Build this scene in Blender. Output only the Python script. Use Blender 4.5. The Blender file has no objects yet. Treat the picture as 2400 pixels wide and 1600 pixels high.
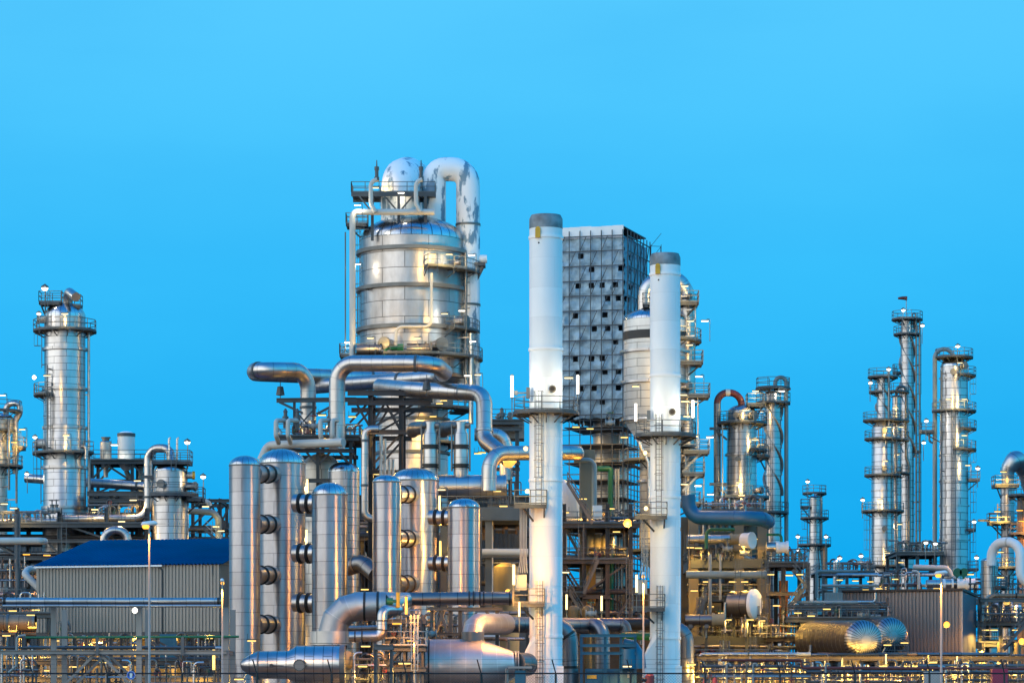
import bpy, math, random
from mathutils import Vector, noise
R = random.Random(11)
scene = bpy.context.scene
COL = scene.collection
# ------------------------------------------------------------------ camera, sky, light, exposure
F, HZ, EYE = 7500.0, 1650.0, 1.7          # focal length and horizon row in photo pixels, eye height in metres
cd = bpy.data.cameras.new('camera'); cam = bpy.data.objects.new('camera', cd); COL.objects.link(cam)
cam.location = (0, 0, EYE); cam.rotation_euler = (math.radians(90), 0, 0)
cd.sensor_width = 36; cd.lens = F/2400*36; cd.shift_y = (HZ-800)/2400
cd.clip_start = 0.5; cd.clip_end = 6000
scene.camera = cam

def srgb(r, g, b):
    f = lambda c: c/12.92 if c <= .04045 else ((c+.055)/1.055)**2.4
    return (f(r/255), f(g/255), f(b/255), 1)

def ramp(nt, fac, stops, interp='EASE'):
    n = nt.nodes.new('ShaderNodeValToRGB'); n.color_ramp.interpolation = interp
    el = n.color_ramp.elements
    while len(el) < len(stops): el.new(.5)
    for e, (p, c) in zip(el, stops): e.position = p; e.color = c if len(c) == 4 else (*c, 1)
    nt.links.new(fac, n.inputs[0]); return n.outputs[0]

W = bpy.data.worlds.new('World'); scene.world = W; W.use_nodes = True
nt = W.node_tree; nt.nodes.clear()
tc = nt.nodes.new('ShaderNodeTexCoord'); sep = nt.nodes.new('ShaderNodeSeparateXYZ')
nt.links.new(tc.outputs['Generated'], sep.inputs[0])
# clear evening sky: saturated blue away from the sunset, paler towards the sunset (west = -X, a little behind the camera)
blue = ramp(nt, sep.outputs['Z'], [(0, srgb(0, 160, 236)), (.03, srgb(2, 164, 238)), (.076, srgb(32, 178, 245)), (.135, srgb(54, 190, 252)),
                                  (.22, srgb(84, 201, 255)), (.34, srgb(84, 201, 255)), (.60, (.030, .36, .98, 1)), (1, (.016, .27, .86, 1))], 'LINEAR')
pale = ramp(nt, sep.outputs['Z'], [(0, (1.36, 1.26, 1.06)), (.10, (1.42, 1.44, 1.25)), (.26, (1.12, 1.36, 1.34)), (.46, (.20, .52, .98)), (.7, (.02, .31, .92)), (1, (.016, .27, .86))], 'LINEAR')
dot = nt.nodes.new('ShaderNodeVectorMath'); dot.operation = 'DOT_PRODUCT'; dot.inputs[1].default_value = (-.80, -.60, 0)
nt.links.new(tc.outputs['Generated'], dot.inputs[0])
wfac = ramp(nt, dot.outputs['Value'], [(0.0, (.0, .0, .0)), (.12, (.03,)*3), (.50, (.42,)*3), (.80, (.92,)*3), (1, (1, 1, 1))])
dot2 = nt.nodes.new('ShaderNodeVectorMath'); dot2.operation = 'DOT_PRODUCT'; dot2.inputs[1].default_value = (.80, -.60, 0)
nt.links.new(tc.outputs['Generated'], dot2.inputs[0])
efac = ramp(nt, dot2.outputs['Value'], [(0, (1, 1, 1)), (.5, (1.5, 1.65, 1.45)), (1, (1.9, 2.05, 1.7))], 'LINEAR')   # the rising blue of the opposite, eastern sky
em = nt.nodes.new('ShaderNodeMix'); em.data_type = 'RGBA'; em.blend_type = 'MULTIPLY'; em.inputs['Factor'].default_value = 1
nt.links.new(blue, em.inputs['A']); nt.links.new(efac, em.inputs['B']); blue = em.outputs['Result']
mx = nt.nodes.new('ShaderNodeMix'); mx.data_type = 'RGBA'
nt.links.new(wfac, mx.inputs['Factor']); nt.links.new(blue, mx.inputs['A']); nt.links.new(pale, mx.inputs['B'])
# very faint high haze so that the sky is not perfectly even
hz = nt.nodes.new('ShaderNodeTexNoise'); hz.inputs['Scale'].default_value = 5; hz.inputs['Detail'].default_value = 5
hm = nt.nodes.new('ShaderNodeMapping'); hm.inputs['Scale'].default_value = (1, 1, 3.5); nt.links.new(tc.outputs['Generated'], hm.inputs[0]); nt.links.new(hm.outputs[0], hz.inputs['Vector'])
hr = ramp(nt, hz.outputs[0], [(.35, (.93, .965, .985)), (.68, (1.10, 1.03, 1.01))], 'EASE')
hx = nt.nodes.new('ShaderNodeMix'); hx.data_type = 'RGBA'; hx.blend_type = 'MULTIPLY'; hx.inputs['Factor'].default_value = 1
nt.links.new(mx.outputs['Result'], hx.inputs['A']); nt.links.new(hr, hx.inputs['B']); mx = hx
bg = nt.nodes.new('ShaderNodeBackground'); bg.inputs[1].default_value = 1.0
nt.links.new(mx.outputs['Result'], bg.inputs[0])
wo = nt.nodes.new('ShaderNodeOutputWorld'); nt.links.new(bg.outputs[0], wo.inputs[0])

sl = bpy.data.lights.new('afterglow_sun', 'SUN'); so = bpy.data.objects.new('afterglow_sun', sl); COL.objects.link(so)
sl.energy = 1.8; sl.angle = math.radians(80); sl.color = (1, .97, .88)
so.rotation_euler = Vector((.86, .50, -.16)).to_track_quat('-Z', 'Y').to_euler(); so.location = (-50, -50, 60)

scene.view_settings.view_transform = 'Standard'; scene.view_settings.look = 'None'
scene.view_settings.exposure = 0; scene.view_settings.gamma = 1
cy = scene.cycles
cy.max_bounces = 6; cy.diffuse_bounces = 2; cy.glossy_bounces = 4; cy.transmission_bounces = 2; cy.caustics_reflective = False
cy.use_denoising = True; cy.sample_clamp_indirect = 4; cy.use_adaptive_sampling = True

def P(px, py, D): return Vector(((px-1200)/F*D, D, EYE+(HZ-py)/F*D))
def ZZ(py, D): return EYE+(HZ-py)/F*D
def XX(px, D): return (px-1200)/F*D

# ------------------------------------------------------------------ materials
M = {}
def nodes(m):
    m.use_nodes = True; t = m.node_tree; return t, t.nodes['Principled BSDF']
def paint(name, c, rough=.5, metallic=0, var=.18, scale=.6, streak=False, bump=0):
    """painted or plain surface with slow procedural wear"""
    m = bpy.data.materials.new(name); t, b = nodes(m)
    co = t.nodes.new('ShaderNodeTexCoord'); src = co.outputs['Object']
    if streak:
        mp = t.nodes.new('ShaderNodeMapping'); mp.inputs['Scale'].default_value = (1, 1, .08); t.links.new(src, mp.inputs[0]); src = mp.outputs[0]
    n = t.nodes.new('ShaderNodeTexNoise'); n.inputs['Scale'].default_value = scale; n.inputs['Detail'].default_value = 6
    t.links.new(src, n.inputs['Vector'])
    lo = tuple(max(0, x*(1-var)) for x in c[:3]); hi = tuple(min(1, x*(1+var)) for x in c[:3])
    t.links.new(ramp(t, n.outputs[0], [(.3, lo), (.7, hi)], 'LINEAR'), b.inputs['Base Color'])
    b.inputs['Roughness'].default_value = rough; b.inputs['Metallic'].default_value = metallic
    if bump:
        bp = t.nodes.new('ShaderNodeBump'); bp.inputs['Strength'].default_value = bump; bp.inputs['Distance'].default_value = .05
        n2 = t.nodes.new('ShaderNodeTexNoise'); n2.inputs['Scale'].default_value = scale*4; t.links.new(co.outputs['Object'], n2.inputs['Vector'])
        t.links.new(n2.outputs[0], bp.inputs['Height']); t.links.new(bp.outputs[0], b.inputs['Normal'])
    M[name] = m; return m
def clad(name, c, rough, bw, bh, seam=.03, aniso=.55, dent=.25, tilt=.12, dark=.35, met=1, stain=.1):
    """sheet metal lagging: UV in metres, brick texture gives sheet joints, noise gives dents and stains"""
    m = bpy.data.materials.new(name); t, b = nodes(m); L = t.links
    uv = t.nodes.new('ShaderNodeUVMap'); uv.uv_map = 'UVMap'
    br = t.nodes.new('ShaderNodeTexBrick'); L.new(uv.outputs[0], br.inputs['Vector'])
    br.inputs['Scale'].default_value = 1; br.inputs['Brick Width'].default_value = bw; br.inputs['Row Height'].default_value = bh
    br.inputs['Mortar Size'].default_value = seam; br.inputs['Mortar Smooth'].default_value = .3; br.inputs['Bias'].default_value = .05
    br.inputs['Color1'].default_value = (*[x*.93 for x in c], 1); br.inputs['Color2'].default_value = (*[min(1, x*1.07) for x in c], 1)
    br.inputs['Mortar'].default_value = (*[x*dark for x in c], 1)
    co = t.nodes.new('ShaderNodeTexCoord')
    st = t.nodes.new('ShaderNodeTexNoise'); st.inputs['Scale'].default_value = .35; st.inputs['Detail'].default_value = 8; st.inputs['Roughness'].default_value = .65
    mp = t.nodes.new('ShaderNodeMapping'); mp.inputs['Scale'].default_value = (1, 1, .35); L.new(co.outputs['Object'], mp.inputs[0]); L.new(mp.outputs[0], st.inputs['Vector'])
    mul = t.nodes.new('ShaderNodeMix'); mul.data_type = 'RGBA'; mul.blend_type = 'MULTIPLY'; mul.inputs['Factor'].default_value = 1
    L.new(br.outputs['Color'], mul.inputs['A'])
    L.new(ramp(t, st.outputs[0], [(.3, (1-stain*2.5, 1-stain*2.7, 1-stain*3)), (.62, (1, 1, 1))], 'LINEAR'), mul.inputs['B'])
    L.new(mul.outputs['Result'], b.inputs['Base Color'])
    rr = t.nodes.new('ShaderNodeMapRange'); rr.inputs['To Min'].default_value = rough*1.35; rr.inputs['To Max'].default_value = rough*.75
    L.new(st.outputs[0], rr.inputs[0]); L.new(rr.outputs[0], b.inputs['Roughness'])
    b.inputs['Metallic'].default_value = met
    b.inputs['Anisotropic'].default_value = aniso
    tg = t.nodes.new('ShaderNodeTangent'); tg.direction_type = 'UV_MAP'; tg.uv_map = 'UVMap'; L.new(tg.outputs[0], b.inputs['Tangent']); b.inputs['Anisotropic Rotation'].default_value = .25
    # every sheet sits at a slightly different angle and is a little dented
    dn = t.nodes.new('ShaderNodeTexNoise'); dn.inputs['Scale'].default_value = .9; dn.inputs['Detail'].default_value = 2; L.new(uv.outputs[0], dn.inputs['Vector'])
    b1 = t.nodes.new('ShaderNodeBump'); b1.inputs['Strength'].default_value = dent; b1.inputs['Distance'].default_value = .12; L.new(dn.outputs[0], b1.inputs['Height'])
    b2 = t.nodes.new('ShaderNodeBump'); b2.inputs['Strength'].default_value = tilt; b2.inputs['Distance'].default_value = 0; b2.invert = True
    L.new(br.outputs['Fac'], b2.inputs['Height']); L.new(b1.outputs[0], b2.inputs['Normal']); L.new(b2.outputs[0], b.inputs['Normal'])
    M[name] = m; return m
def glow(name, c, s):
    m = bpy.data.materials.new(name); t, b = nodes(m)
    b.inputs['Base Color'].default_value = (.02, .02, .02, 1); b.inputs['Specular IOR Level'].default_value = 0; b.inputs['Emission Color'].default_value = (*c, 1); b.inputs['Emission Strength'].default_value = s
    m.cycles.emission_sampling = 'NONE'; M[name] = m
clad('clad', (.535, .515, .52), .34, 2.9, .72, .035, .75, tilt=.25)                       # aluminium lagging in narrow sheets
clad('clad_big', (.545, .52, .52), .42, 5.2, 1.75, .05, .4, dent=.45, tilt=.3, stain=.14)      # large dull sheets of the big column
clad('clad_drum', (.505, .485, .50), .37, 3.1, 1.15, .032, .92, .2, tilt=.25, dark=.5)     # smooth drums in the front row
clad('clad_light', (.70, .70, .69), .45, 3.2, .8, .035, .4, .2, tilt=.25, met=.6)
clad('clad_rough', (.50, .47, .465), .50, 4.5, 1.25, .03, .3, .25, tilt=.25, dark=1.25)
clad('clad_far', (.53, .52, .54), .36, 4.0, 1.0, .06, .7, tilt=.25)
clad('clad_pale', (.62, .60, .57), .48, 2.6, 1.0, .04, .2, met=.75, tilt=.2)
clad('pipe_metal', (.505, .49, .495), .35, 60, 1.1, .03, .3, .2, tilt=.2, dark=.6)
clad('pipe_dull', (.22, .215, .22), .40, 60, 1.4, .035, .2, .25, tilt=.2)
clad('drum_brown', (.055, .05, .05), .45, 60, 60, .01, .2, .15, met=.5)
clad('duct_dark', (.20, .21, .24), .40, 60, 2.0, .03, .2, .2)
clad('dome_rib', (.30, .31, .33), .34, .34, 40, .06, 0, .15, tilt=.55, dark=.25)
clad('dome_big', (.50, .52, .55), .26, 1.15, 40, .07, 0, .15, tilt=.3)
clad('dome', (.52, .53, .55), .24, .55, 40, .022, 0, .12, tilt=.15)
clad('rust_or_orange_lit', (.30, .20, .14), .5, 4, 1.4, .03, .2, .3, met=.5, stain=.2)  # rusty lagging, also orange lamplight painted onto shells that are not rusty
paint('white_paint', (.84, .85, .84), .46, var=.08, scale=.25, streak=True)
paint('white_worn', (.72, .73, .74), .5, var=.08, scale=.3)
paint('pipe_pale', (.46, .46, .435), .45, var=.08)
paint('pipe_grey', (.19, .235, .245), .45, var=.12)
paint('pipe_blue', (.008, .085, .18), .42, var=.2)
paint('steel_dark', (.045, .054, .065), .5, var=.25)
paint('steel_grey', (.070, .082, .092), .5, var=.2)
paint('steel_pale', (.27, .285, .285), .5, var=.15)
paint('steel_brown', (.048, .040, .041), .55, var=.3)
paint('grating', (.050, .058, .066), .6, var=.3, scale=2)
paint('rail', (.085, .105, .12), .5, var=.15)
paint('rail_pale', (.40, .43, .42), .5, var=.15)
paint('galv', (.14, .147, .15), .45, .5, var=.2)
paint('concrete', (.17, .145, .105), .85, var=.15, scale=.5, streak=True, bump=.15)
paint('concrete_grey', (.23, .22, .21), .85, var=.14, scale=.5, streak=True, bump=.15)
paint('green_paint', (.01, .12, .055), .4)
paint('red_paint', (.30, .02, .02), .45)
paint('red_brown', (.115, .022, .018), .45)
paint('cabinet_red', (.26, .012, .05), .45)
paint('yellow_paint', (.72, .36, .02), .45)
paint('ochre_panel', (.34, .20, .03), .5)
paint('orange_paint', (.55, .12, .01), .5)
paint('blue_paint', (.006, .105, .19), .45, var=.2)
paint('blue_sign', (.01, .10, .50), .4, var=.03)
paint('roof_blue', (.0, .088, .235), .6, .0, var=.12, scale=.25); M['roof_blue'].node_tree.nodes['Principled BSDF'].inputs['Specular IOR Level'].default_value = 0
paint('wall_beige', (.29, .272, .245), .45, .15, var=.06, scale=.2)
paint('wall_taupe', (.172, .170, .178), .45, .15, var=.06, scale=.2)
paint('wall_slate', (.085, .095, .125), .5, .15, var=.06, scale=.2)
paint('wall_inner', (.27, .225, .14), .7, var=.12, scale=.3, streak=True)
paint('black', (.012, .012, .014), .55)
paint('bellows', (.03, .028, .028), .5, .3)
paint('brown_dome', (.16, .10, .04), .5)
paint('asphalt', (.055, .055, .06), .9, var=.3, scale=.1)
paint('gravel', (.13, .12, .11), .95, var=.35, scale=.3, bump=.3)
paint('sheeting', (.23, .35, .45), .40, .25, var=.25, scale=1.6, bump=.8)
clad('stack_white', (.80, .845, .86), .48, 7.7, 2.45, .022, 0, .05, tilt=.1, dark=.86, met=0, stain=.035)
paint('sheet_white', (.80, .80, .80), .6, var=.06)
paint('wood', (.32, .24, .15), .8)
clad('worn_white', (.80, .81, .82), .45, 60, 2.6, .02, 0, .1, dark=.7, met=0, stain=.02)
paint('peel', (.78, .80, .82), .45, var=.03)
def _peel():      # white paint that has flaked off in patches down to grey metal
    t, b = nodes(M['peel']); L = t.links
    co = t.nodes.new('ShaderNodeTexCoord'); mp = t.nodes.new('ShaderNodeMapping'); mp.inputs['Scale'].default_value = (1.3, 1.3, .5)
    L.new(co.outputs['Object'], mp.inputs[0])
    n = t.nodes.new('ShaderNodeTexNoise'); n.inputs['Scale'].default_value = .75; n.inputs['Detail'].default_value = 9; n.inputs['Roughness'].default_value = .62
    L.new(mp.outputs[0], n.inputs['Vector'])
    L.new(ramp(t, n.outputs[0], [(.52, (.78, .80, .82)), (.59, (.14, .24, .33))], 'LINEAR'), b.inputs['Base Color'])
_peel()
glow('glow_warm', (1, .74, .34), 2.6); glow('glow_white', (1, .93, .80), 5); glow('glow_orange', (1, .40, .045), 2.6); glow('glow_yellow', (1, .66, .18), 2.1)

# ------------------------------------------------------------------ mesh building
def perp(d):
    a = Vector((0, 0, 1)) if abs(d.z) < .9 else Vector((1, 0, 0))
    u = d.cross(a).normalized(); return u, u.cross(d).normalized()
def fillet(pts, b, n=8):
    out = [pts[0]]
    for i in range(1, len(pts)-1):
        p0, p1, p2 = pts[i-1], pts[i], pts[i+1]
        d1 = (p0-p1); d2 = (p2-p1); l1, l2 = d1.length, d2.length; d1.normalize(); d2.normalize()
        ang = d1.angle(d2)
        if ang > 3.05 or ang < .02 or b <= 0: out.append(p1); continue
        h = ang/2; tt = min(b/math.tan(h), .495*l1 if i > 1 else .98*l1, .495*l2 if i < len(pts)-2 else .98*l2); rr = tt*math.tan(h)
        c = p1+(d1+d2).normalized()*(rr/math.sin(h)); s = p1+d1*tt-c; e = p1+d2*tt-c
        sw = s.angle(e); k = max(2, int(round(n*sw/1.57)))
        for j in range(k+1):
            f = j/k; out.append(c+(s*math.sin((1-f)*sw)+e*math.sin(f*sw))/math.sin(sw))
    out.append(pts[-1]); return out
OFF = {}
class MB:
    def __init__(s): s.v = []; s.f = []; s.uv = []
    def face(s, idx, uvs=None):
        s.f.append(idx); s.uv.extend(uvs if uvs else [(1.0, .36)]*len(idx))
    def box(s, c, size, rz=0):
        x, y, z = size[0]/2, size[1]/2, size[2]/2; ca, sa = math.cos(rz), math.sin(rz); b = len(s.v)
        for dx, dy, dz in ((-1,-1,-1),(1,-1,-1),(1,1,-1),(-1,1,-1),(-1,-1,1),(1,-1,1),(1,1,1),(-1,1,1)):
            X, Y = dx*x, dy*y; s.v.append((c[0]+X*ca-Y*sa, c[1]+X*sa+Y*ca, c[2]+dz*z))
        sx, sy, sz = size
        for q, (a, e) in (((0,3,2,1),(sx,sy)),((4,5,6,7),(sx,sy)),((0,1,5,4),(sx,sz)),((1,2,6,5),(sy,sz)),((2,3,7,6),(sx,sz)),((3,0,4,7),(sy,sz))):
            s.face(tuple(b+i for i in q), [(0,0),(a,0),(a,e),(0,e)])
    def beam(s, p0, p1, w, h=None, up=None):
        h = h or w; p0 = Vector(p0); p1 = Vector(p1); d = p1-p0; ln = d.length
        if ln < 1e-6: return
        d.normalize(); u, v = perp(d); b = len(s.v)
        for p in (p0, p1):
            for a, c in ((-1,-1),(1,-1),(1,1),(-1,1)): s.v.append(tuple(p+u*(a*w/2)+v*(c*h/2)))
        for q in ((3,2,1,0),(4,5,6,7),(0,1,5,4),(1,2,6,5),(2,3,7,6),(3,0,4,7)): s.face(tuple(b+i for i in q), [(0,0),(w,0),(w,ln),(0,ln)])
    def ibeam(s, p0, p1, w, h):
        """rolled H section: two flanges and a web"""
        p0 = Vector(p0); p1 = Vector(p1); d = (p1-p0).normalized(); u, v = perp(d)
        t = .14*h
        s.beam(p0+v*(h/2-t/2), p1+v*(h/2-t/2), w, t); s.beam(p0-v*(h/2-t/2), p1-v*(h/2-t/2), w, t); s.beam(p0, p1, w*.2, h-2*t)
    def sweep(s, path, radii, n=12, caps=True):
        path = [Vector(p) for p in path]; m = len(path)
        if not isinstance(radii, (list, tuple)): radii = [radii]*m
        d = (path[1]-path[0]).normalized(); u, v = perp(d); b = len(s.v); dist = 0; vs = []
        for i, p in enumerate(path):
            if i == 0: t = d
            elif i == m-1: t = (path[i]-path[i-1]).normalized()
            else: t = ((path[i+1]-path[i]).normalized()+(path[i]-path[i-1]).normalized()).normalized()
            if t.length < .5: t = d
            u = (u-t*u.dot(t)).normalized(); v = u.cross(t) if i == 0 and False else t.cross(u).normalized()
            if i: dist += (path[i]-path[i-1]).length
            vs.append(dist)
            for k in range(n):
                a = 2*math.pi*k/n; s.v.append(tuple(p+(u*math.cos(a)+v*math.sin(a))*radii[i]))
        rm = max(radii)
        for i in range(m-1):
            for k in range(n):
                k2 = (k+1) % n; u0, u1 = 2*math.pi*k/n*rm, 2*math.pi*(k+1)/n*rm
                s.face((b+i*n+k, b+i*n+k2, b+(i+1)*n+k2, b+(i+1)*n+k), [(u0, vs[i]), (u1, vs[i]), (u1, vs[i+1]), (u0, vs[i+1])])
        if caps:
            s.face(tuple(b+k for k in range(n))[::-1]); s.face(tuple(b+(m-1)*n+k for k in range(n)))
    def pipe(s, pts, r, bend=None, n=14, segs=8, caps=True):
        s.sweep(fillet([Vector(p) for p in pts], r*3 if bend is None else bend, segs), r, n, caps)
    def cyl(s, p0, p1, r0, r1=None, n=16, caps=True): s.sweep([p0, p1], [r0, r0 if r1 is None else r1], n, caps)
    def lathe(s, c, prof, n=48, a0=0, a1=360, cap_top=True, cap_bot=False):
        """prof: [(r, z)] absolute z, around the vertical axis through c"""
        b = len(s.v); full = abs(a1-a0) >= 359.9; cols = n if full else n+1; rm = max(r for r, z in prof); L = 0; vs = []
        for i, (r, z) in enumerate(prof):
            if i: L += math.hypot(r-prof[i-1][0], z-prof[i-1][1])
            vs.append(L)
            for k in range(cols):
                a = math.radians(a0+(a1-a0)*k/n); s.v.append((c[0]+r*math.cos(a), c[1]+r*math.sin(a), z))
        da = math.radians(a1-a0)/n
        flip = prof[0][1] > prof[-1][1]
        for i in range(len(prof)-1):
            for k in range(n):
                k2 = (k+1) % cols; q = (b+i*cols+k, b+i*cols+k2, b+(i+1)*cols+k2, b+(i+1)*cols+k)
                w = [(k*da*rm, vs[i]), ((k+1)*da*rm, vs[i]), ((k+1)*da*rm, vs[i+1]), (k*da*rm, vs[i+1])]
                if flip: q = q[::-1]; w = w[::-1]
                s.face(q, w)
        if full and cap_top and prof[0][0] > .01: s.face(tuple(b+k for k in range(n))[::(1 if flip else -1)])
        if full and cap_bot and prof[-1][0] > .01: s.face(tuple(b+(len(prof)-1)*cols+k for k in range(n))[::(-1 if flip else 1)])
    def rail(s, pts, h=1.1, closed=False, step=1.5, w=.055, toe=True):
        pts = [Vector(p) for p in pts]
        if closed: pts = pts+[pts[0]]
        up = Vector((0, 0, 1))
        for a, b in zip(pts, pts[1:]):
            for z in (h, h*.55): s.beam(a+up*z, b+up*z, w)
            if toe: s.beam(a+up*.07, b+up*.07, .02, .10)
            k = max(1, int(round((b-a).length/step)))
            for i in range(0 if a is pts[0] else 1, k+1):
                p = a+(b-a)*(i/k); s.beam(p, p+up*h, w)
    def ladder(s, p0, p1, out, cage=True, w=.45):
        """vertical ladder from p0 up to p1; out = unit vector away from the wall"""
        p0 = Vector(p0); p1 = Vector(p1); out = Vector(out); side = out.cross(Vector((0, 0, 1))).normalized(); L = (p1-p0).length; d = (p1-p0).normalized()
        for k in (-1, 1): s.beam(p0+side*(k*w/2), p1+side*(k*w/2), .06)
        for i in range(int(L/.45)+1): s.beam(p0+d*(i*.45)-side*w/2, p0+d*(i*.45)+side*w/2, .035)
        if cage and L > 3.5:
            for i in range(int((L-2.3)/1.4)+1):
                c = p0+d*(2.3+i*1.4); ring = [c+side*(.38*math.cos(a))+out*(.08+.72*math.sin(a)) for a in [math.pi*j/6 for j in range(7)]]
                for a, b in zip(ring, ring[1:]): s.beam(a, b, .045)
            for j in (1, 3, 5):
                a = math.pi*j/6; o = side*(.38*math.cos(a))+out*(.08+.72*math.sin(a)); s.beam(p0+d*2.3+o, p1+o, .035)
    def build(s, name, mat, parent=None, loc=None, smooth=True, angle=38):
        if not parent and loc is None:
            xs, ys, zs = zip(*[q[:3] for q in s.v]); loc = ((min(xs)+max(xs))/2, (min(ys)+max(ys))/2, min(zs))
        off = OFF[parent.name] if parent else Vector(loc)
        me = bpy.data.meshes.new(name); me.from_pydata([(x[0]-off[0], x[1]-off[1], x[2]-off[2]) for x in s.v], [], s.f)
        uvl = me.uv_layers.new(name='UVMap'); flat = [c for q in s.uv for c in q]; uvl.data.foreach_set('uv', flat)
        me.materials.append(M[mat])
        if smooth:
            me.polygons.foreach_set('use_smooth', [True]*len(me.polygons)); me.set_sharp_from_angle(angle=math.radians(angle))
        o = bpy.data.objects.new(name, me); COL.objects.link(o)
        if parent: o.parent = parent
        else: o.location = off
        OFF[o.name] = Vector(off); return o
def tag(o, label=None, cat=None, group=None, kind=None):
    if label: o['label'] = label
    if cat: o['category'] = cat
    if group: o['group'] = group
    if kind: o['kind'] = kind
    return o
def thing(name, label, cat, loc, group=None):
    o = bpy.data.objects.new(name, None); COL.objects.link(o); o.location = loc; o.empty_display_size = .3
    OFF[o.name] = Vector(loc); return tag(o, label, cat, group)
def copy_tree(o, loc, label=None, rz=None, group=None, parent=None):
    c = o.copy(); COL.objects.link(c); OFF[c.name] = Vector(loc) if parent is None else OFF[parent.name]
    if parent is None: c.location = loc
    else: c.parent = parent
    if rz is not None: c.rotation_euler.z = rz
    if label: c['label'] = label
    if group: c['group'] = group
    for ch in list(o.children): copy_tree(ch, None, parent=c)
    return c
def dome(r, z0, h, n=9, top=0.0):
    """profile of an elliptical head from the top down to its shoulder at z0"""
    return [(max(top, r*math.sin(math.pi/2*i/n)), z0+h*math.cos(math.pi/2*i/n)) for i in range(n+1)]
def dirv(a): return Vector((math.cos(math.radians(a)), math.sin(math.radians(a)), 0))
# ------------------------------------------------------------------ builders
class Vessel:
    def __init__(s, name, label, cat, px, D, prof, mat='clad', head=None, n=48, group=None, head_mat='dome', part='shell', base=0.0):
        """prof: [(row, half width)] in photo pixels at distance D, from the shoulder down; row None = ground"""
        k = D/F; s.k = k; s.D = D; s.x = XX(px, D); s.y = D; s.c = (s.x, s.y)
        s.prof = [(h*k, base if r is None else ZZ(r, D)) for r, h in prof]
        s.root = thing(name, label, cat, (s.x, s.y, min(z for r, z in s.prof)), group)
        m = MB(); m.lathe(s.c, s.prof, n, cap_top=head is None, cap_bot=True); s.shell = m.build(part, mat, s.root)
        if head:
            r0, z0 = s.prof[0]; m = MB(); m.lathe(s.c, dome(r0*1.012, z0, ZZ(head, D)-z0), n); m.build('domed_head', head_mat, s.root)
    def r(s, z):
        for (r0, z0), (r1, z1) in zip(s.prof, s.prof[1:]):
            if z0 >= z >= z1: return r0+(r1-r0)*((z0-z)/max(1e-6, z0-z1))
        return s.prof[0][0] if z > s.prof[0][1] else s.prof[-1][0]
    def ring(s, *rows, out=.18, h=.22, mat='clad', name='stiffener_ring'):
        for row in rows:
            z = ZZ(row, s.D); r = s.r(z); m = MB(); m.lathe(s.c, [(r-.02, z+h/2), (r+out, z+h/2), (r+out, z-h/2), (r-.02, z-h/2)], 48, cap_top=False); m.build(name, mat, s.root)
    def platform(s, row, w, a0, a1, rpx=None, mat='grating', rmat='rail', brackets=True, h=1.1, t=.17):
        z = ZZ(row, s.D); r = s.r(z)+.03 if rpx is None else rpx*s.k; ro = r+w; span = a1-a0; n = max(6, int(span/8))
        m = MB(); m.lathe(s.c, [(r, z), (ro, z), (ro, z-t), (r, z-t), (r, z)], n, a0, a1)
        if span < 359:
            for a in (a0, a1):
                d = dirv(a); m.beam((s.x+d.x*r, s.y+d.y*r, z-t/2), (s.x+d.x*ro, s.y+d.y*ro, z-t/2), .08, t)
        if brackets:
            k = max(2, int(span/28))
            for i in range(k+1):
                d = dirv(a0+span*i/k); m.beam((s.x+d.x*ro*.99, s.y+d.y*ro*.99, z-t), (s.x+d.x*r, s.y+d.y*r, z-t-w*.5), .08, .08)
                m.beam((s.x+d.x*ro*.99, s.y+d.y*ro*.99, z-t-.06), (s.x+d.x*r, s.y+d.y*r, z-t-.06), .09, .14)
        o = m.build('platform', mat, s.root)
        n = max(5, int(math.radians(span)*ro/1.45)); m = MB(); pts = [Vector((s.x, s.y, z))+dirv(a0+span*i/n)*(ro-.04) for i in range(n+1)]
        if span < 359: pts = [Vector((s.x, s.y, z))+dirv(a0)*(r+.05)]+pts+[Vector((s.x, s.y, z))+dirv(a1)*(r+.05)]
        m.rail(pts, h, step=1.5, w=.065); m.build('railing', rmat, o); return o
    def slab(s, px0, px1, row, depth, y=None, mat='grating', rmat='rail', h=1.1, sides=True):
        """straight platform hung on the vessel, spanning px0..px1"""
        D = y or s.D; x0, x1, z = XX(px0, D), XX(px1, D), ZZ(row, D)
        m = MB(); m.box(((x0+x1)/2, D, z-.06), (x1-x0, depth, .12)); 
        for yy in (D-depth/2+.05, D+depth/2-.05): m.beam((x0, yy, z-.22), (x1, yy, z-.22), .10, .24)
        for xx in (x0+.1, x1-.1): m.beam((xx, D-depth/2, z-.22), (xx, D+depth/2, z-.22), .1, .24)
        xe = x0 if abs(x0-s.x) > abs(x1-s.x) else x1; r = s.r(z); sg = 1 if xe > s.x else -1
        m.beam((xe-sg*.2, D-depth/2+.1, z-.3), (s.x+sg*r*.9, s.y, z-1.6), .12)
        o = m.build('platform', mat, s.root)
        m = MB(); m.rail([(x0, D-depth/2, z), (x1, D-depth/2, z), (x1, D+depth/2, z), (x0, D+depth/2, z)], h, closed=True, w=.065); m.build('railing', rmat, o); return o
    def ladder(s, a, row0, row1, cage=True, gap=.25, mat='rail', w=.5):
        z1, z0 = ZZ(row0, s.D), ZZ(row1, s.D); d = dirv(a); rr = max(s.r(z0), s.r(z1))+gap; m = MB()
        m.ladder((s.x+d.x*rr, s.y+d.y*rr, z0), (s.x+d.x*rr, s.y+d.y*rr, z1), d, cage, w)
        k = max(1, int((z1-z0)/4)); side = d.cross(Vector((0, 0, 1)))
        for i in range(k+1):
            z = z0+.3+(z1-z0-.6)*i/k
            for q in (-1, 1):
                p = Vector((s.x, s.y, z))+d*rr+side*(q*w/2); m.beam(p, Vector((s.x, s.y, z))+d*(s.r(z)-.05)+side*(q*w/2), .05)
        return m.build('ladder', mat, s.root)
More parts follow.
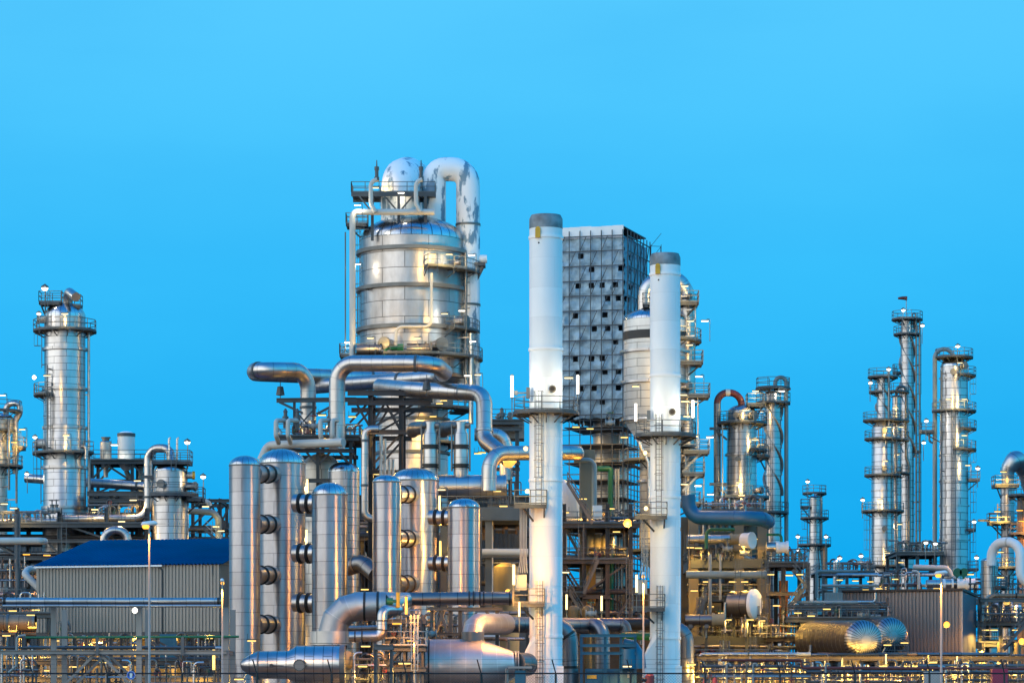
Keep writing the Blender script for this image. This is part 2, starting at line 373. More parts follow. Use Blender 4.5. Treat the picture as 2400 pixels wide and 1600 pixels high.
    def nozzle(s, a, row, rpx, out=.5, mat='clad', flange='galv', name='nozzle'):
        z = ZZ(row, s.D); d = dirv(a); r = s.r(z); m = MB(); rr = rpx*s.k; c = Vector((s.x, s.y, z))
        m.cyl(c+d*(r-.15), c+d*(r+out), rr, n=18); o = m.build(name, mat, s.root)
        m = MB(); m.cyl(c+d*(r+out), c+d*(r+out+.14), rr*1.25, n=20); m.cyl(c+d*(r+out+.14), c+d*(r+out+.26), rr*1.2, n=20); m.build('blind_flange', flange, o)
    def riser(s, px, row0, row1, rpx, mat='pipe_metal', dy=0, name='riser_pipe', clips=True):
        """pipe running up the side of the vessel, clipped to it"""
        y = s.y+dy; x = XX(px, s.D); m = MB(); z0, z1 = ZZ(row1, s.D), ZZ(row0, s.D); r = rpx*s.k; m.cyl((x, y, z0), (x, y, z1), r, n=10)
        if clips:
            k = max(1, int((z1-z0)/6))
            for i in range(k+1):
                z = z0+.4+(z1-z0-.8)*i/k; rr = s.r(z); v = Vector((x-s.x, y-s.y, 0)); q = v.normalized()*(rr-.05); m.beam((x, y, z), (s.x+q.x, s.y+q.y, z), .09, .14)
        return m.build(name, mat, s.root)
    def tubes(s, name, pts, rpx, mat, D=None, bend=None, n=14, dys=None):
        """a pipe of the vessel given by photo pixels at the vessel's own distance (+ offset)"""
        m = MB(); q = [P(p[0], p[1], s.D+(p[2] if len(p) > 2 else 0)) for p in pts]; m.pipe(q, rpx*s.k, bend, n); return m.build(name, mat, s.root)

def flange_ring(m, p, d, r, w=.25): m.cyl(p-d*(w/2), p+d*(w/2), r, n=24)
def pipe(label, pts, rpx, mat='pipe_metal', group=None, bend=None, name='pipe', cat='pipe', flanges=(), n=16, segs=8, fmat='galv', fr=1.16, fw=.22, d0=None):
    """one pipe through [(px, row, distance)]; flanges are fractions of its length"""
    k = (d0 or pts[0][2])/F; q = [P(*p) for p in pts]; r = rpx*k; path = fillet(q, r*3 if bend is None else bend*k, segs)
    m = MB(); m.sweep(path, r, n)
    if not flanges: return tag(m.build(name, mat), label, cat, group)
    lens = [0]
    for a, b in zip(path, path[1:]): lens.append(lens[-1]+(b-a).length)
    lo = min(p.z for p in path); root = thing(name, label, cat, (path[0].x, path[0].y, lo), group)
    m.build('pipe_run', mat, root)
    for t in flanges:
        L = t*lens[-1]
        for i in range(1, len(path)):
            if lens[i] >= L:
                d = (path[i]-path[i-1]).normalized(); p = path[i-1]+d*(L-lens[i-1]); f = MB(); flange_ring(f, p, d, r*fr, fw); f.build('flange', fmat, root); break
    return root
def hpipe(label, px0, px1, row, D, rpx, mat='pipe_metal', **kw): return pipe(label, [(px0, row, D), (px1, row, D)], rpx, mat, **kw)
def vpipe(label, px, row0, row1, D, rpx, mat='pipe_metal', **kw): return pipe(label, [(px, row0, D), (px, row1, D)], rpx, mat, **kw)

def frame(name, label, cat, cols, D, depth, levels, mat='steel_dark', cw=.35, top=None, group=None, rows=2, braces=(), rmat='rail', concrete=False, foot=0.0):
    """open structure: columns at photo columns `cols`, two rows deep; levels: (row, 'deck'|'beam'|'slab', x0, x1)"""
    xs = [XX(c, D) for c in cols]; zt = ZZ(top if top else min(l[0] for l in levels), D)
    root = thing(name, label, cat, ((xs[0]+xs[-1])/2, D+depth/2, foot), group)
    ys = [D+depth*i/max(1, rows-1) for i in range(rows)]
    for x in xs:
        for y in ys:
            m = MB()
            if concrete: m.box((x, y, (foot+zt)/2), (cw, cw, zt-foot))
            else: m.ibeam((x, y, foot), (x, y, zt), cw, cw)
            m.build('column', mat, root, smooth=False)
    for lv in levels:
        z = ZZ(lv[0], D); kind = lv[1]; x0 = XX(lv[2], D) if len(lv) > 2 else xs[0]-.3; x1 = XX(lv[3], D) if len(lv) > 3 else xs[-1]+.3
        bh = lv[4] if len(lv) > 4 else .38
        m = MB()
        if kind == 'slab': m.box(((x0+x1)/2, D+depth/2, z-bh/2), (x1-x0, depth+1.2, bh)); o = m.build('concrete_slab', 'steel_grey' if mat == 'concrete' else mat, root, smooth=False)
        else:
            yo = [y-(cw/2+.16 if y == ys[0] else 0) for y in ys]
            for y in yo: m.ibeam((x0, y, z-bh/2-.06), (x1, y, z-bh/2-.06), .24, bh)
            for x in xs: m.ibeam((x+.02, yo[0]+.13, z-bh/2-.05), (x+.02, yo[-1]-.13, z-bh/2-.05), .2, bh*.9)
            o = m.build('beam', mat, root, smooth=False)
            if kind == 'deck':
                m = MB(); m.box(((x0+x1)/2, D+depth/2-.15, z-.02), (x1-x0, depth+.8, .07)); o = m.build('deck', 'grating', root, smooth=False)
        if kind in ('deck', 'slab'):
            m = MB(); y0, y1 = D-.5, D+depth+.2
            m.rail([(x0, y0, z), (x1, y0, z), (x1, y1, z), (x0, y1, z)], closed=True, w=.06); m.build('railing', rmat, o)
    for i, (c0, r0, c1, r1) in enumerate(braces):
        for y in ys[:1] if len(ys) < 2 else ys:
            m = MB(); dy = .02+.012*(i % 2); m.beam((XX(c0, D), y+dy, ZZ(r0, D)), (XX(c1, D), y+dy, ZZ(r1, D)), .18, .2); m.build('brace', mat, root, smooth=False)
    return root
def stair(label, px0, row0, px1, row1, D, w=.9, mat='rail', group=None):
    """a straight steel stair seen from the side"""
    a, b = P(px0, row0, D), P(px1, row1, D); root = thing('steel_stair', label, 'stair', ((a.x+b.x)/2, D, min(a.z, b.z)), group); up = Vector((0, 0, 1)); d = b-a
    for y in (-w/2, w/2):
        o = Vector((0, y, 0)); m = MB(); m.beam(a+o, b+o, .07, .26); m.build('stringer', 'steel_grey', root, smooth=False)
        m = MB()
        for z in (.95, .5): m.beam(a+o+up*z, b+o+up*z, .05)
        for i in range(int(d.length/1.4)+1): p = a+o+d*min(1, i*1.4/d.length); m.beam(p, p+up*.95, .05)
        m.build('handrail', mat, root, smooth=False)
    m = MB(); k = max(2, int(abs(d.z)/.21))
    for i in range(1, k): p = a+d*(i/k); m.box((p.x, p.y, p.z), (.24, w-.1, .04))
    m.build('treads', 'grating', root, smooth=False); return root

def caged_ladder(label, px, row0, row1, D, mat='rail', group='caged ladders on the structures'):
    p0, p1 = P(px, row1, D), P(px, row0, D); m = MB(); m.ladder(p0, p1, (0, -1, 0), True, .5)
    return tag(m.build('caged_ladder', mat, smooth=False), label, 'ladder', group)

# ------------------------------------------------------------------ lamps: real fittings, each with its own light
WARM, WHITE, ORANGE, YELLOW = (1, .60, .17), (1, .88, .66), (1, .36, .04), (1, .54, .09)
GL = {WARM: 'glow_warm', WHITE: 'glow_white', ORANGE: 'glow_orange', YELLOW: 'glow_yellow'}
def bulb(root, p, color, power, size=.18, shade=False):
    l = bpy.data.lights.new('lamp_light', 'SPOT' if shade else 'POINT'); l.energy = power; l.color = color; l.shadow_soft_size = size
    if shade: l.spot_size = math.radians(172); l.spot_blend = .35      # fittings with a lid throw their light downwards
    o = bpy.data.objects.new('lamp_light', l); COL.objects.link(o); o.parent = root; o.location = p; OFF[o.name] = OFF[root.name]
PROTO = {}
def proto(kind, color):
    """a lamp with its lens at the origin; built once, then copied"""
    if (kind, color) in PROTO: return PROTO[kind, color]
    root = thing({'tube': 'fluorescent_lamp', 'flood': 'floodlight', 'batten': 'walkway_lamp', 'ceiling': 'ceiling_lamp', 'bulkhead': 'wall_lamp'}[kind], '', 'lamp', (0, 0, 0)); g = GL[color]
    if kind == 'tube':                         # upright fluorescent tube on a rail post
        m = MB(); m.cyl((0, 0, -.75), (0, 0, .75), .11, n=10); m.build('tube', g, root)
        m = MB(); m.beam((0, .16, -2.3), (0, .16, .8), .07); m.box((0, .1, -.8), (.2, .2, .1)); m.box((0, .1, .8), (.2, .2, .1)); m.build('post', 'rail', root)
    elif kind == 'flood':                      # lamp head on a thin mast
        m = MB(); m.lathe((0, 0), [(.1, .12), (.25, .02), (.27, -.1)], 14); m.build('lamp_head', 'steel_dark', root)
        m = MB(); m.lathe((0, 0), [(.05, -.30), (.17, -.26), (.24, -.12)][::-1], 14, cap_bot=True); m.build('lens', g, root)
        m = MB(); m.cyl((.0, .3, -2.2), (0, .3, .15), .045, n=6); m.beam((0, .3, .15), (0, 0, .15), .07); m.build('mast', 'rail', root)
    elif kind == 'batten':                     # short fluorescent fitting on a bent stanchion
        m = MB(); m.box((0, 0, .06), (.75, .22, .08)); m.build('lamp_housing', 'steel_dark', root)
        m = MB(); m.box((0, 0, -.02), (.66, .16, .08)); m.build('lens', g, root)
        m = MB(); m.pipe([(.5, .1, -2.0), (.5, .1, .2), (.2, .1, .2), (.2, .0, .13)], .035, .12, 6); m.build('stanchion', 'rail', root)
    elif kind == 'ceiling':                    # fitting hung under a deck
        m = MB(); m.box((0, 0, .06), (.85, .24, .09)); m.build('lamp_housing', 'steel_dark', root)
        m = MB(); m.box((0, 0, -.03), (.70, .17, .09)); m.build('lens', g, root)
        m = MB(); m.beam((-.35, 0, .14), (-.35, 0, .55), .04); m.beam((.35, 0, .14), (.35, 0, .55), .04); m.build('hanger', 'rail', root)
    else:                                      # round bulkhead light on a wall
        m = MB(); m.cyl((0, .2, 0), (0, .02, 0), .2, n=14); m.build('lamp_housing', 'steel_dark', root)
        m = MB(); m.sweep([(0, .03, 0), (0, -.06, 0), (0, -.12, 0)], [.17, .15, .05], 12); m.build('lens', g, root)
    PROTO[kind, color] = root; return root
LAMPN = [0]; USED = set()
def lamp(px, row, D, kind, where, power=220, color=WARM, group='lit lamps on the plant', rz=0, dy=-.35, sc=1.0, dz=-.2, bare=False):
    p0 = proto(kind, color); loc = P(px, row, D)
    kinds = {'tube': 'upright fluorescent lamp', 'flood': 'mast floodlight', 'batten': 'walkway lamp', 'ceiling': 'lit ceiling lamp', 'bulkhead': 'round wall lamp'}
    hue = {WARM: 'warm', WHITE: 'white', ORANGE: 'orange', YELLOW: 'yellow'}[color]
    label = f'{hue} {kinds[kind]} {where}'
    if p0.name not in USED: o = p0; o.location = loc; USED.add(p0.name); o['label'] = label; o['group'] = group; o.rotation_euler.z = rz; OFF[o.name] = loc
    else: o = copy_lamp(p0, loc, label, rz, group)
    o.scale = (sc,)*3; power *= {YELLOW: 1.25, WARM: .80, WHITE: .45, ORANGE: 1.5}[color]
    if kind == 'batten': dy = .6; power *= 1.15
    bulb(o, (0, dy/sc, dz/sc), color, power*(2.6 if kind == 'ceiling' and not bare else 1), shade=kind == 'ceiling' and not bare); LAMPN[0] += 1; return o
def copy_lamp(src, loc, label, rz, group):
    c = src.copy(); COL.objects.link(c); c.location = loc; c.rotation_euler.z = rz; c['label'] = label; c['group'] = group; OFF[c.name] = loc
    for ch in list(src.children):
        if ch.type == 'MESH': d = ch.copy(); COL.objects.link(d); d.parent = c
    return c
def street_lamp(label, px, row, D, power, color, head=1.0, yaw=0, white=False, group='street lamps along the fence'):
    p = P(px, row, D); root = thing('street_lamp', label, 'street lamp', (p.x, p.y, 0), group)
    m = MB(); m.sweep([(p.x, p.y, 0), (p.x, p.y, 1.2), (p.x, p.y, 1.25), (p.x, p.y, p.z)], [.11, .11, .085, .055], 12); m.build('pole', 'steel_pale', root)
    m = MB(); m.box((p.x, p.y, .05), (.4, .4, .1)); m.build('base_plate', 'galv', root)
    d = Vector((math.cos(yaw), math.sin(yaw), 0)); q = Vector(p)
    m = MB(); m.sweep([q-d*.52*head+Vector((0, 0, .05)), q-d*.4*head+Vector((0, 0, .1)), q+d*.3*head+Vector((0, 0, .16)), q+d*.5*head+Vector((0, 0, .12))], [.05, .15*head, .17*head, .06], 12); m.build('lamp_head', 'white_worn', root)
    m = MB(); c = q-d*.22*head+Vector((0, 0, -.06)); m.sweep([c-d*.24*head, c-d*.15*head, c+d*.15*head, c+d*.24*head], [.04, .16*head, .16*head, .04], 10); m.build('lens', GL[color], root)
    bulb(root, c+Vector((0, -.45, -.55))-OFF[root.name], color, power*2.0, .2, True); return root
# ------------------------------------------------------------------ ground
m = MB(); m.box((0, 1400, -.25), (5000, 3200, .5)); tag(m.build('ground', 'gravel', loc=(0, 0, 0), smooth=False), kind='structure')
m = MB(); m.box((0, 310, .002), (420, 400, .004)); m.v = [(x, y, .004 if z > 0 else -.1) for x, y, z in m.v]; tag(m.build('plant_yard', 'asphalt', loc=(0, 0, 0), smooth=False), kind='structure')

# ------------------------------------------------------------------ main distillation column
V = Vessel('distillation_column', 'huge silver column with domed top and two white overhead pipes, tallest on the plant', 'column', 966, 347.25,
           [(566, 122), (880, 122), (915, 84), (1130, 84), (1190, 84), (None, 84)], 'clad_big', head=508, n=72, head_mat='dome_big')
MAIN = V
V.ring(595, 682, 776, out=.45, h=.4, mat='galv'); V.ring(885, out=.4, h=.35, mat='rust_or_orange_lit'); V.ring(985, 1063, out=.25, h=.3, mat='steel_grey')
V.platform(640, 1.7, -75, 12); V.platform(778, 1.7, -50, 20); V.platform(842, 2.0, -215, 25); V.platform(960, 1.9, -80, 30, rpx=100); V.platform(1040, 1.6, -60, 40)
V.slab(812, 862, 527, 2.6, V.D-1.5); V.slab(797, 850, 832, 2.5, V.D-4)
V.ladder(-20, 640, 778); V.ladder(-30, 778, 842); V.ladder(200, 527, 842); V.ladder(-12, 842, 960); V.ladder(188, 690, 842, False)
# overhead platform on legs above the head
z = ZZ(466, V.D); x0, x1 = XX(828, V.D), XX(1022, V.D)
m = MB(); m.box(((x0+x1)/2, V.D-2.5, z-.05), (x1-x0, 4.2, .12))
for yy in (V.D-4.5, V.D-.5): m.beam((x0, yy, z-.28), (x1, yy, z-.28), .2, .34)
for px in (877, 938, 1000):
    for yy in (V.D-4.5,): m.beam((XX(px, V.D), yy, z-.4), (XX(px, V.D), yy, ZZ(578, V.D)), .3, .3)
for a, b in ((877, 846), (938, 905), (938, 971)): m.beam((XX(a, V.D), V.D-4.5, z-2.2), (XX(b, V.D), V.D-4.5, z-.4), .16)
o = m.build('overhead_platform', 'steel_dark', V.root, smooth=False)
m = MB(); m.rail([(x0, V.D-4.6, z), (x1, V.D-4.6, z), (x1, V.D-.4, z), (x0, V.D-.4, z)], closed=True, w=.07); m.build('railing', 'rail', o)
for (pts, r) in (([(938, 552, -1.5), (938, 505, -1.5), (938, 420, -1.5), (955, 413, 3), (975, 425, 9), (985, 470, 10), (985, 700, 10)], 45),
                 ([(1017, 560, 0), (1017, 450, 0), (1017, 397, 0), (1097, 397, 0), (1097, 470, 0), (1097, 905, 0)], 28)):
    m = MB(); q = [P(a, b, V.D+c) for a, b, c in pts]; m.sweep(fillet(q, 2.3, 7), r*V.k, 28); o = m.build('overhead_pipe', 'peel', V.root)
m = MB()
for row in (527, 715): m.lathe((XX(1097, V.D), V.D), [(28*V.k, ZZ(row, V.D)+.12), (29.5*V.k, ZZ(row, V.D)+.12), (29.5*V.k, ZZ(row, V.D)-.12), (28*V.k, ZZ(row, V.D)-.12)], 32, cap_top=False)
m.build('pipe_band', 'galv', V.root)
# support bracket of the downcomer
m = MB(); c = P(1124, 607, V.D); m.cyl(c-Vector((1.2, 0, 0)), c+Vector((.8, 0, 0)), 9*V.k*1.1, n=20); m.build('support_trunnion', 'worn_white', V.root)
m = MB(); a, b = P(1095, 622, V.D), P(1138, 622, V.D); m.box((a+b)/2, ((b-a).length, 2.2, .35)); m.beam(P(1132, 624, V.D-.6), P(1098, 690, V.D-.6), .3, .4); m.beam(P(1132, 624, V.D+.6), P(1098, 690, V.D+.6), .3, .4); m.build('support_bracket', 'steel_dark', V.root, smooth=False)
V.tubes('relief_header', [(1018, 497, -6.2), (830, 497, -6.2), (826, 510, -6.2), (826, 836, -6.2)], 7, 'pipe_pale', bend=1.0)
for px in (872, 978): V.tubes('vent_pipe', [(px+8, 497, -6.6), (px-3, 478, -6.6), (px-3, 425, -6.6), (px+12, 421, -6.6)], 5, 'pipe_pale', bend=.7)
for px in (883, 987):
    m = MB(); p = P(px, 424, V.D-6.4); m.sweep([p+Vector((0, 0, z)) for z in (0, .4, .42, 1.1, 1.12, 1.5, 1.52, 2.2)], [.28, .28, .2, .2, .26, .26, .08, .05], 10); m.build('safety_valve', 'steel_grey', V.root)
V.tubes('drain_pipe', [(1011, 640, -6.9), (1011, 765, -6.9), (928, 765, -6.6), (928, 832, -6.6)], 3.4, 'pipe_pale', bend=.7)
V.riser(1093, 600, 950, 3, 'pipe_dull', -3); V.riser(1105, 790, 1000, 6, 'pipe_metal', -3.5)
V.nozzle(-62, 822, 13, 1.4); V.nozzle(-112, 820, 12, 1.6); V.nozzle(-30, 625, 11, .6); V.nozzle(-28, 762, 13, .9); V.nozzle(-38, 948, 15, .9, 'clad_pale')
for px, row, rz in ((862, 820, 0), (980, 818, 0)):     # horizontal condensers on the walkway
    m = MB(); c = P(px, row, V.D-6.6); m.cyl(c-Vector((1.2, 0, 0)), c+Vector((1.2, 0, 0)), .62, n=18); m.cyl(c+Vector((.7, 0, 0)), c+Vector((.9, 0, 0)), .78, n=20); m.cyl(c+Vector((1.3, 0, 0)), c+Vector((1.5, 0, 0)), .72, n=20); m.build('condenser', 'pipe_dull', V.root)
m = MB(); c = P(938, 815, V.D-6.8); m.sweep([c+Vector((x, 0, 0)) for x in (-.9, -.3, -.28, .35)], [.25, .25, .42, .4], 12); m.pipe([c+Vector((-.8, 0, 0)), c+Vector((-1.6, 0, 0)), c+Vector((-1.6, 0, -1.6))], .2, .4); m.build('valve_actuator', 'green_paint', V.root)
V.riser(836, 540, 836, 2.2, 'rail', -4.4); V.riser(815, 560, 836, 1.6, 'rail', -5, clips=False)

# ------------------------------------------------------------------ leftmost tall column
V = Vessel('fractionating_column', 'tall silver column with ringed platforms standing behind the blue-roofed building', 'column', 152, 339.75,
           [(744, 48), (1003, 48), (1008, 49.5), (1188, 50), (1192, 52), (None, 52)], 'clad', head=708); LCOL = V
V.ring(819, 912, 1003, 1096, 1190, out=.2, h=.28)
V.platform(775, 1.15, -250, 70); V.platform(925, 1.1, -215, -120); V.platform(1061, 1.15, -230, -20)
V.slab(94, 146, 709, 1.9, V.D-.6); V.slab(172, 191, 717, 1.8, V.D-.3)
V.ladder(-135, 690, 775, False); V.ladder(190, 775, 862); V.ladder(-124, 925, 1061); V.ladder(185, 1061, 1180)
V.riser(208, 778, 1210, 3.2, 'pipe_metal'); V.riser(118, 860, 1061, 1.6, 'rail', -2.2); V.riser(213, 1061, 1210, 2, 'pipe_grey', -1)
V.nozzle(185, 1040, 12, .6, 'clad_pale'); V.nozzle(192, 750, 9, .5, 'clad_pale')
V.tubes('vapour_elbow', [(158, 720), (158, 697), (162, 684, -1.2), (178, 696, -3)], 11, 'pipe_metal', bend=.9)
for px in (148, 164): V.riser(px, 683, 712, 1.1, 'galv', -1, clips=False)
V.tubes('outlet_elbow', [(190, 1046, -2.2), (202, 1046, -2.2), (202, 1075, -2.2)], 5, 'clad', bend=.3)

# half hidden column at the picture's edge
V = Vessel('stripper_column', 'pale lagged column with gooseneck pipe, cut off by the picture edge', 'column', 0, 353.5,
           [(985, 33), (1010, 33), (1014, 17), (1180, 17), (None, 18)], 'clad_pale', head=966)
V.platform(963, .9, -180, 20, rpx=33); V.platform(1008, 1.0, -150, 10, rpx=17); V.platform(1092, 1.7, -130, 30); V.slab(30, 58, 1048, 1.8)
V.tubes('gooseneck', [(14, 975), (14, 945), (47, 945), (47, 968), (36, 985), (36, 1110)], 7, 'pipe_metal', bend=1.0)
V.ladder(-20, 1008, 1092); V.riser(26, 985, 1150, 3, 'pipe_dull', -1.5); V.riser(42, 1050, 1180, 2.6, 'pipe_dull', -1); V.nozzle(-60, 1030, 5)

# two small vessels on a steel table
V = Vessel('hopper_vessel', 'small beige vessel with flanged neck standing on the steel table', 'vessel', 248, 353.5, [(1036, 13.5), (1085, 13.5), (1100, 6), (1118, 5)], 'clad_pale', head=1031, n=28, base=0)
m = MB(); m.lathe(V.c, [(9*V.k, ZZ(1024, 353.5)), (15*V.k*.75, ZZ(1024, 353.5)), (15*V.k*.75, ZZ(1027, 353.5)), (8.5*V.k, ZZ(1027, 353.5)), (8.5*V.k, ZZ(1035, 353.5))], 20); m.build('flanged_neck', 'galv', V.root)
V = Vessel('hopper_vessel', 'white cylindrical vessel with dark band near its top beside the beige hopper', 'vessel', 296, 353.5, [(1019, 20), (1085, 20), (1098, 12), (1104, 5)], 'white_paint', head=1010, n=32, head_mat='white_paint')
V.ring(1019, out=.06, h=.35, mat='steel_grey', name='dark_band')
frame('steel_table', 'dark steel table with railing carrying two small vessels', 'steel structure', (216, 310, 346), 350.38, 5, [(1078, 'deck', 208, 352), (1122, 'beam'), (1160, 'beam'), (1215, 'beam')],
      braces=[(216, 1122, 248, 1088), (248, 1088, 300, 1122), (310, 1088, 346, 1122), (216, 1160, 300, 1122), (216, 1210, 300, 1165)])
tag(MB.build((lambda m: (m.cyl(P(330, 1092, 353.5), P(330, 1150, 353.5), .3), m.pipe([P(296, 1103, 353.5), P(300, 1112, 353.5), P(312, 1130, 353.5), P(312, 1160, 353.5)], .28, .6), m)[-1])(MB()), 'chute', 'pipe_grey'), 'bent grey chute under the white hopper vessel', 'chute')

# ------------------------------------------------------------------ short fat vessel with gooseneck
V = Vessel('absorber_vessel', 'short fat silver vessel with railed top platform rising behind the blue roof', 'vessel', 400, 331.0, [(1104, 39), (1150, 41), (1156, 42), (None, 42)], 'clad', head=1086)
V.platform(1158, 1.0, -130, 30, t=.3); V.ring(1182, 1228, out=.05, h=.12)
m = MB(); m.lathe(V.c, [(20*V.k, ZZ(1080, V.D)), (20*V.k, ZZ(1094, V.D))], 24); m.build('neck', 'steel_grey', V.root)
V.slab(360, 448, 1082, 3.2, V.D); V.ladder(-75, 1070, 1106, False); V.slab(440, 478, 1168, 3)
for px in (396, 415): V.tubes('vent_pipe', [(px, 1085), (px, 1026), (px+4, 1026)], 2.4, 'clad_pale', bend=.2)
V.nozzle(8, 1113, 8, .5, 'clad_pale', 'yellow_paint'); V.nozzle(-110, 1136, 8, .4); V.nozzle(-10, 1140, 9, .7, 'pipe_dull')
pipe('fat silver gooseneck pipe looping into the top of the absorber vessel', [(134, 1216, 334.75), (347, 1214, 334.75), (347, 1050, 334.75), (398, 1050, 333.5), (402, 1084, 332.25)], 10, 'pipe_metal', bend=32, flanges=(.03, .55), fmat='steel_grey', fr=1.1)
m = MB(); m.beam(P(333, 1117, 332.88), P(361, 1117, 332.88), .3, .3); m.beam(P(352, 1118, 332.88), P(361, 1130, 332.88), .2); tag(m.build('pipe_bracket', 'steel_grey', smooth=False), 'grey bracket holding the gooseneck pipe against the absorber vessel', 'bracket')

# ------------------------------------------------------------------ drums of the front row
def drum(label, px, D, half, row_top, row_sh, bottom=None):
    v = Vessel('storage_drum', label, 'drum', px, D, [(row_sh, half), (bottom, half)], 'clad_drum', head=row_top, n=56, group='upright drums in the front row')
    m = MB(); z = v.prof[0][1]; r = v.prof[0][0]; m.lathe(v.c, [(r, z+.07), (r*1.022, z+.05), (r*1.022, z-.05), (r, z-.07)], 56, cap_top=False); m.build('lap_band', 'galv', v.root); return v
d1 = drum('slim silver drum nearest the blue-roofed building', 573.5, 276.0, 36.5, 1067, 1091)
d2 = drum('broad silver drum tucked behind the slim one beside the blue-roofed building', 661, 286.0, 55, 1051, 1087)
d3 = drum('slim silver drum with an orange reflection above the mitred elbow', 773, 276.0, 42, 1130, 1160)
d4 = drum('slim silver drum in front of the broad pair partner right of the elbow', 906.5, 276.0, 33.5, 1112, 1130); d4.root['label'] = 'slim silver drum above the green valve actuator'
d5 = drum('broad silver drum standing behind the drum above the green valve', 972, 286.0, 57, 1096, 1127)
d6 = drum('lowest silver drum, beside the concrete deck', 1087, 276.0, 38, 1167, 1190)
def bellows(label, px0, px1, row, D, rpx, D1=None):
    a, b = P(px0, row, D), P(px1, row, D1 or D); d = (b-a).normalized(); L = (b-a).length; r = rpx*D/F
    root = thing('expansion_joint', label, 'expansion joint', (a+b)/2, 'bellows between drums')
    m = MB(); m.cyl(a, b, r*.86, n=28); m.build('duct', 'pipe_metal', root)
    for t in (.32, .72): m = MB(); m.sweep([a+d*(L*t+q) for q in (-.16, -.12, -.05, 0, .05, .12, .16)], [r*.87, r, r*.96, r*1.02, r*.96, r, r*.87], 28); m.build('bellow', 'bellows', root)
for row, w in ((1110, 'topmost'), (1228, 'second'), (1347, 'third'), (1462, 'lowest')): bellows(f'{w} bellows joint between the slim drum and the broad drum by the blue roof', 596, 640, row, 277.88, 23, 283.5)
for row, w in ((1179, 'topmost'), (1296, 'middle'), (1412, 'lowest')): bellows(f'{w} bellows joint bridging the broad drum and the orange-lit drum', 690, 738, row, 278.5, 24, 277.88)
for row, w in ((1158, 'topmost'), (1262, 'middle'), (1368, 'lowest')): bellows(f'{w} bellows joint tucked behind the drum above the green valve', 925, 966, row, 277.88, 22, 283.5)
for row, w in ((1212, 'upper'), (1319, 'lower')): bellows(f'{w} bellows joint beside the lowest drum', 1008, 1056, row, 278.5, 20, 277.88)
# vessels behind the drums
v = Vessel('storage_drum', 'beige-lit drum half hidden behind the front row', 'drum', 752, 308.5, [(1102, 46), (None, 46)], 'clad_pale', head=1062, n=40, head_mat='clad_pale')
v = Vessel('storage_drum', 'shaded blue-grey drum half hidden behind the orange-lit drum', 'drum', 806, 301.0, [(1106, 37), (None, 37)], 'clad', head=1082, n=40)

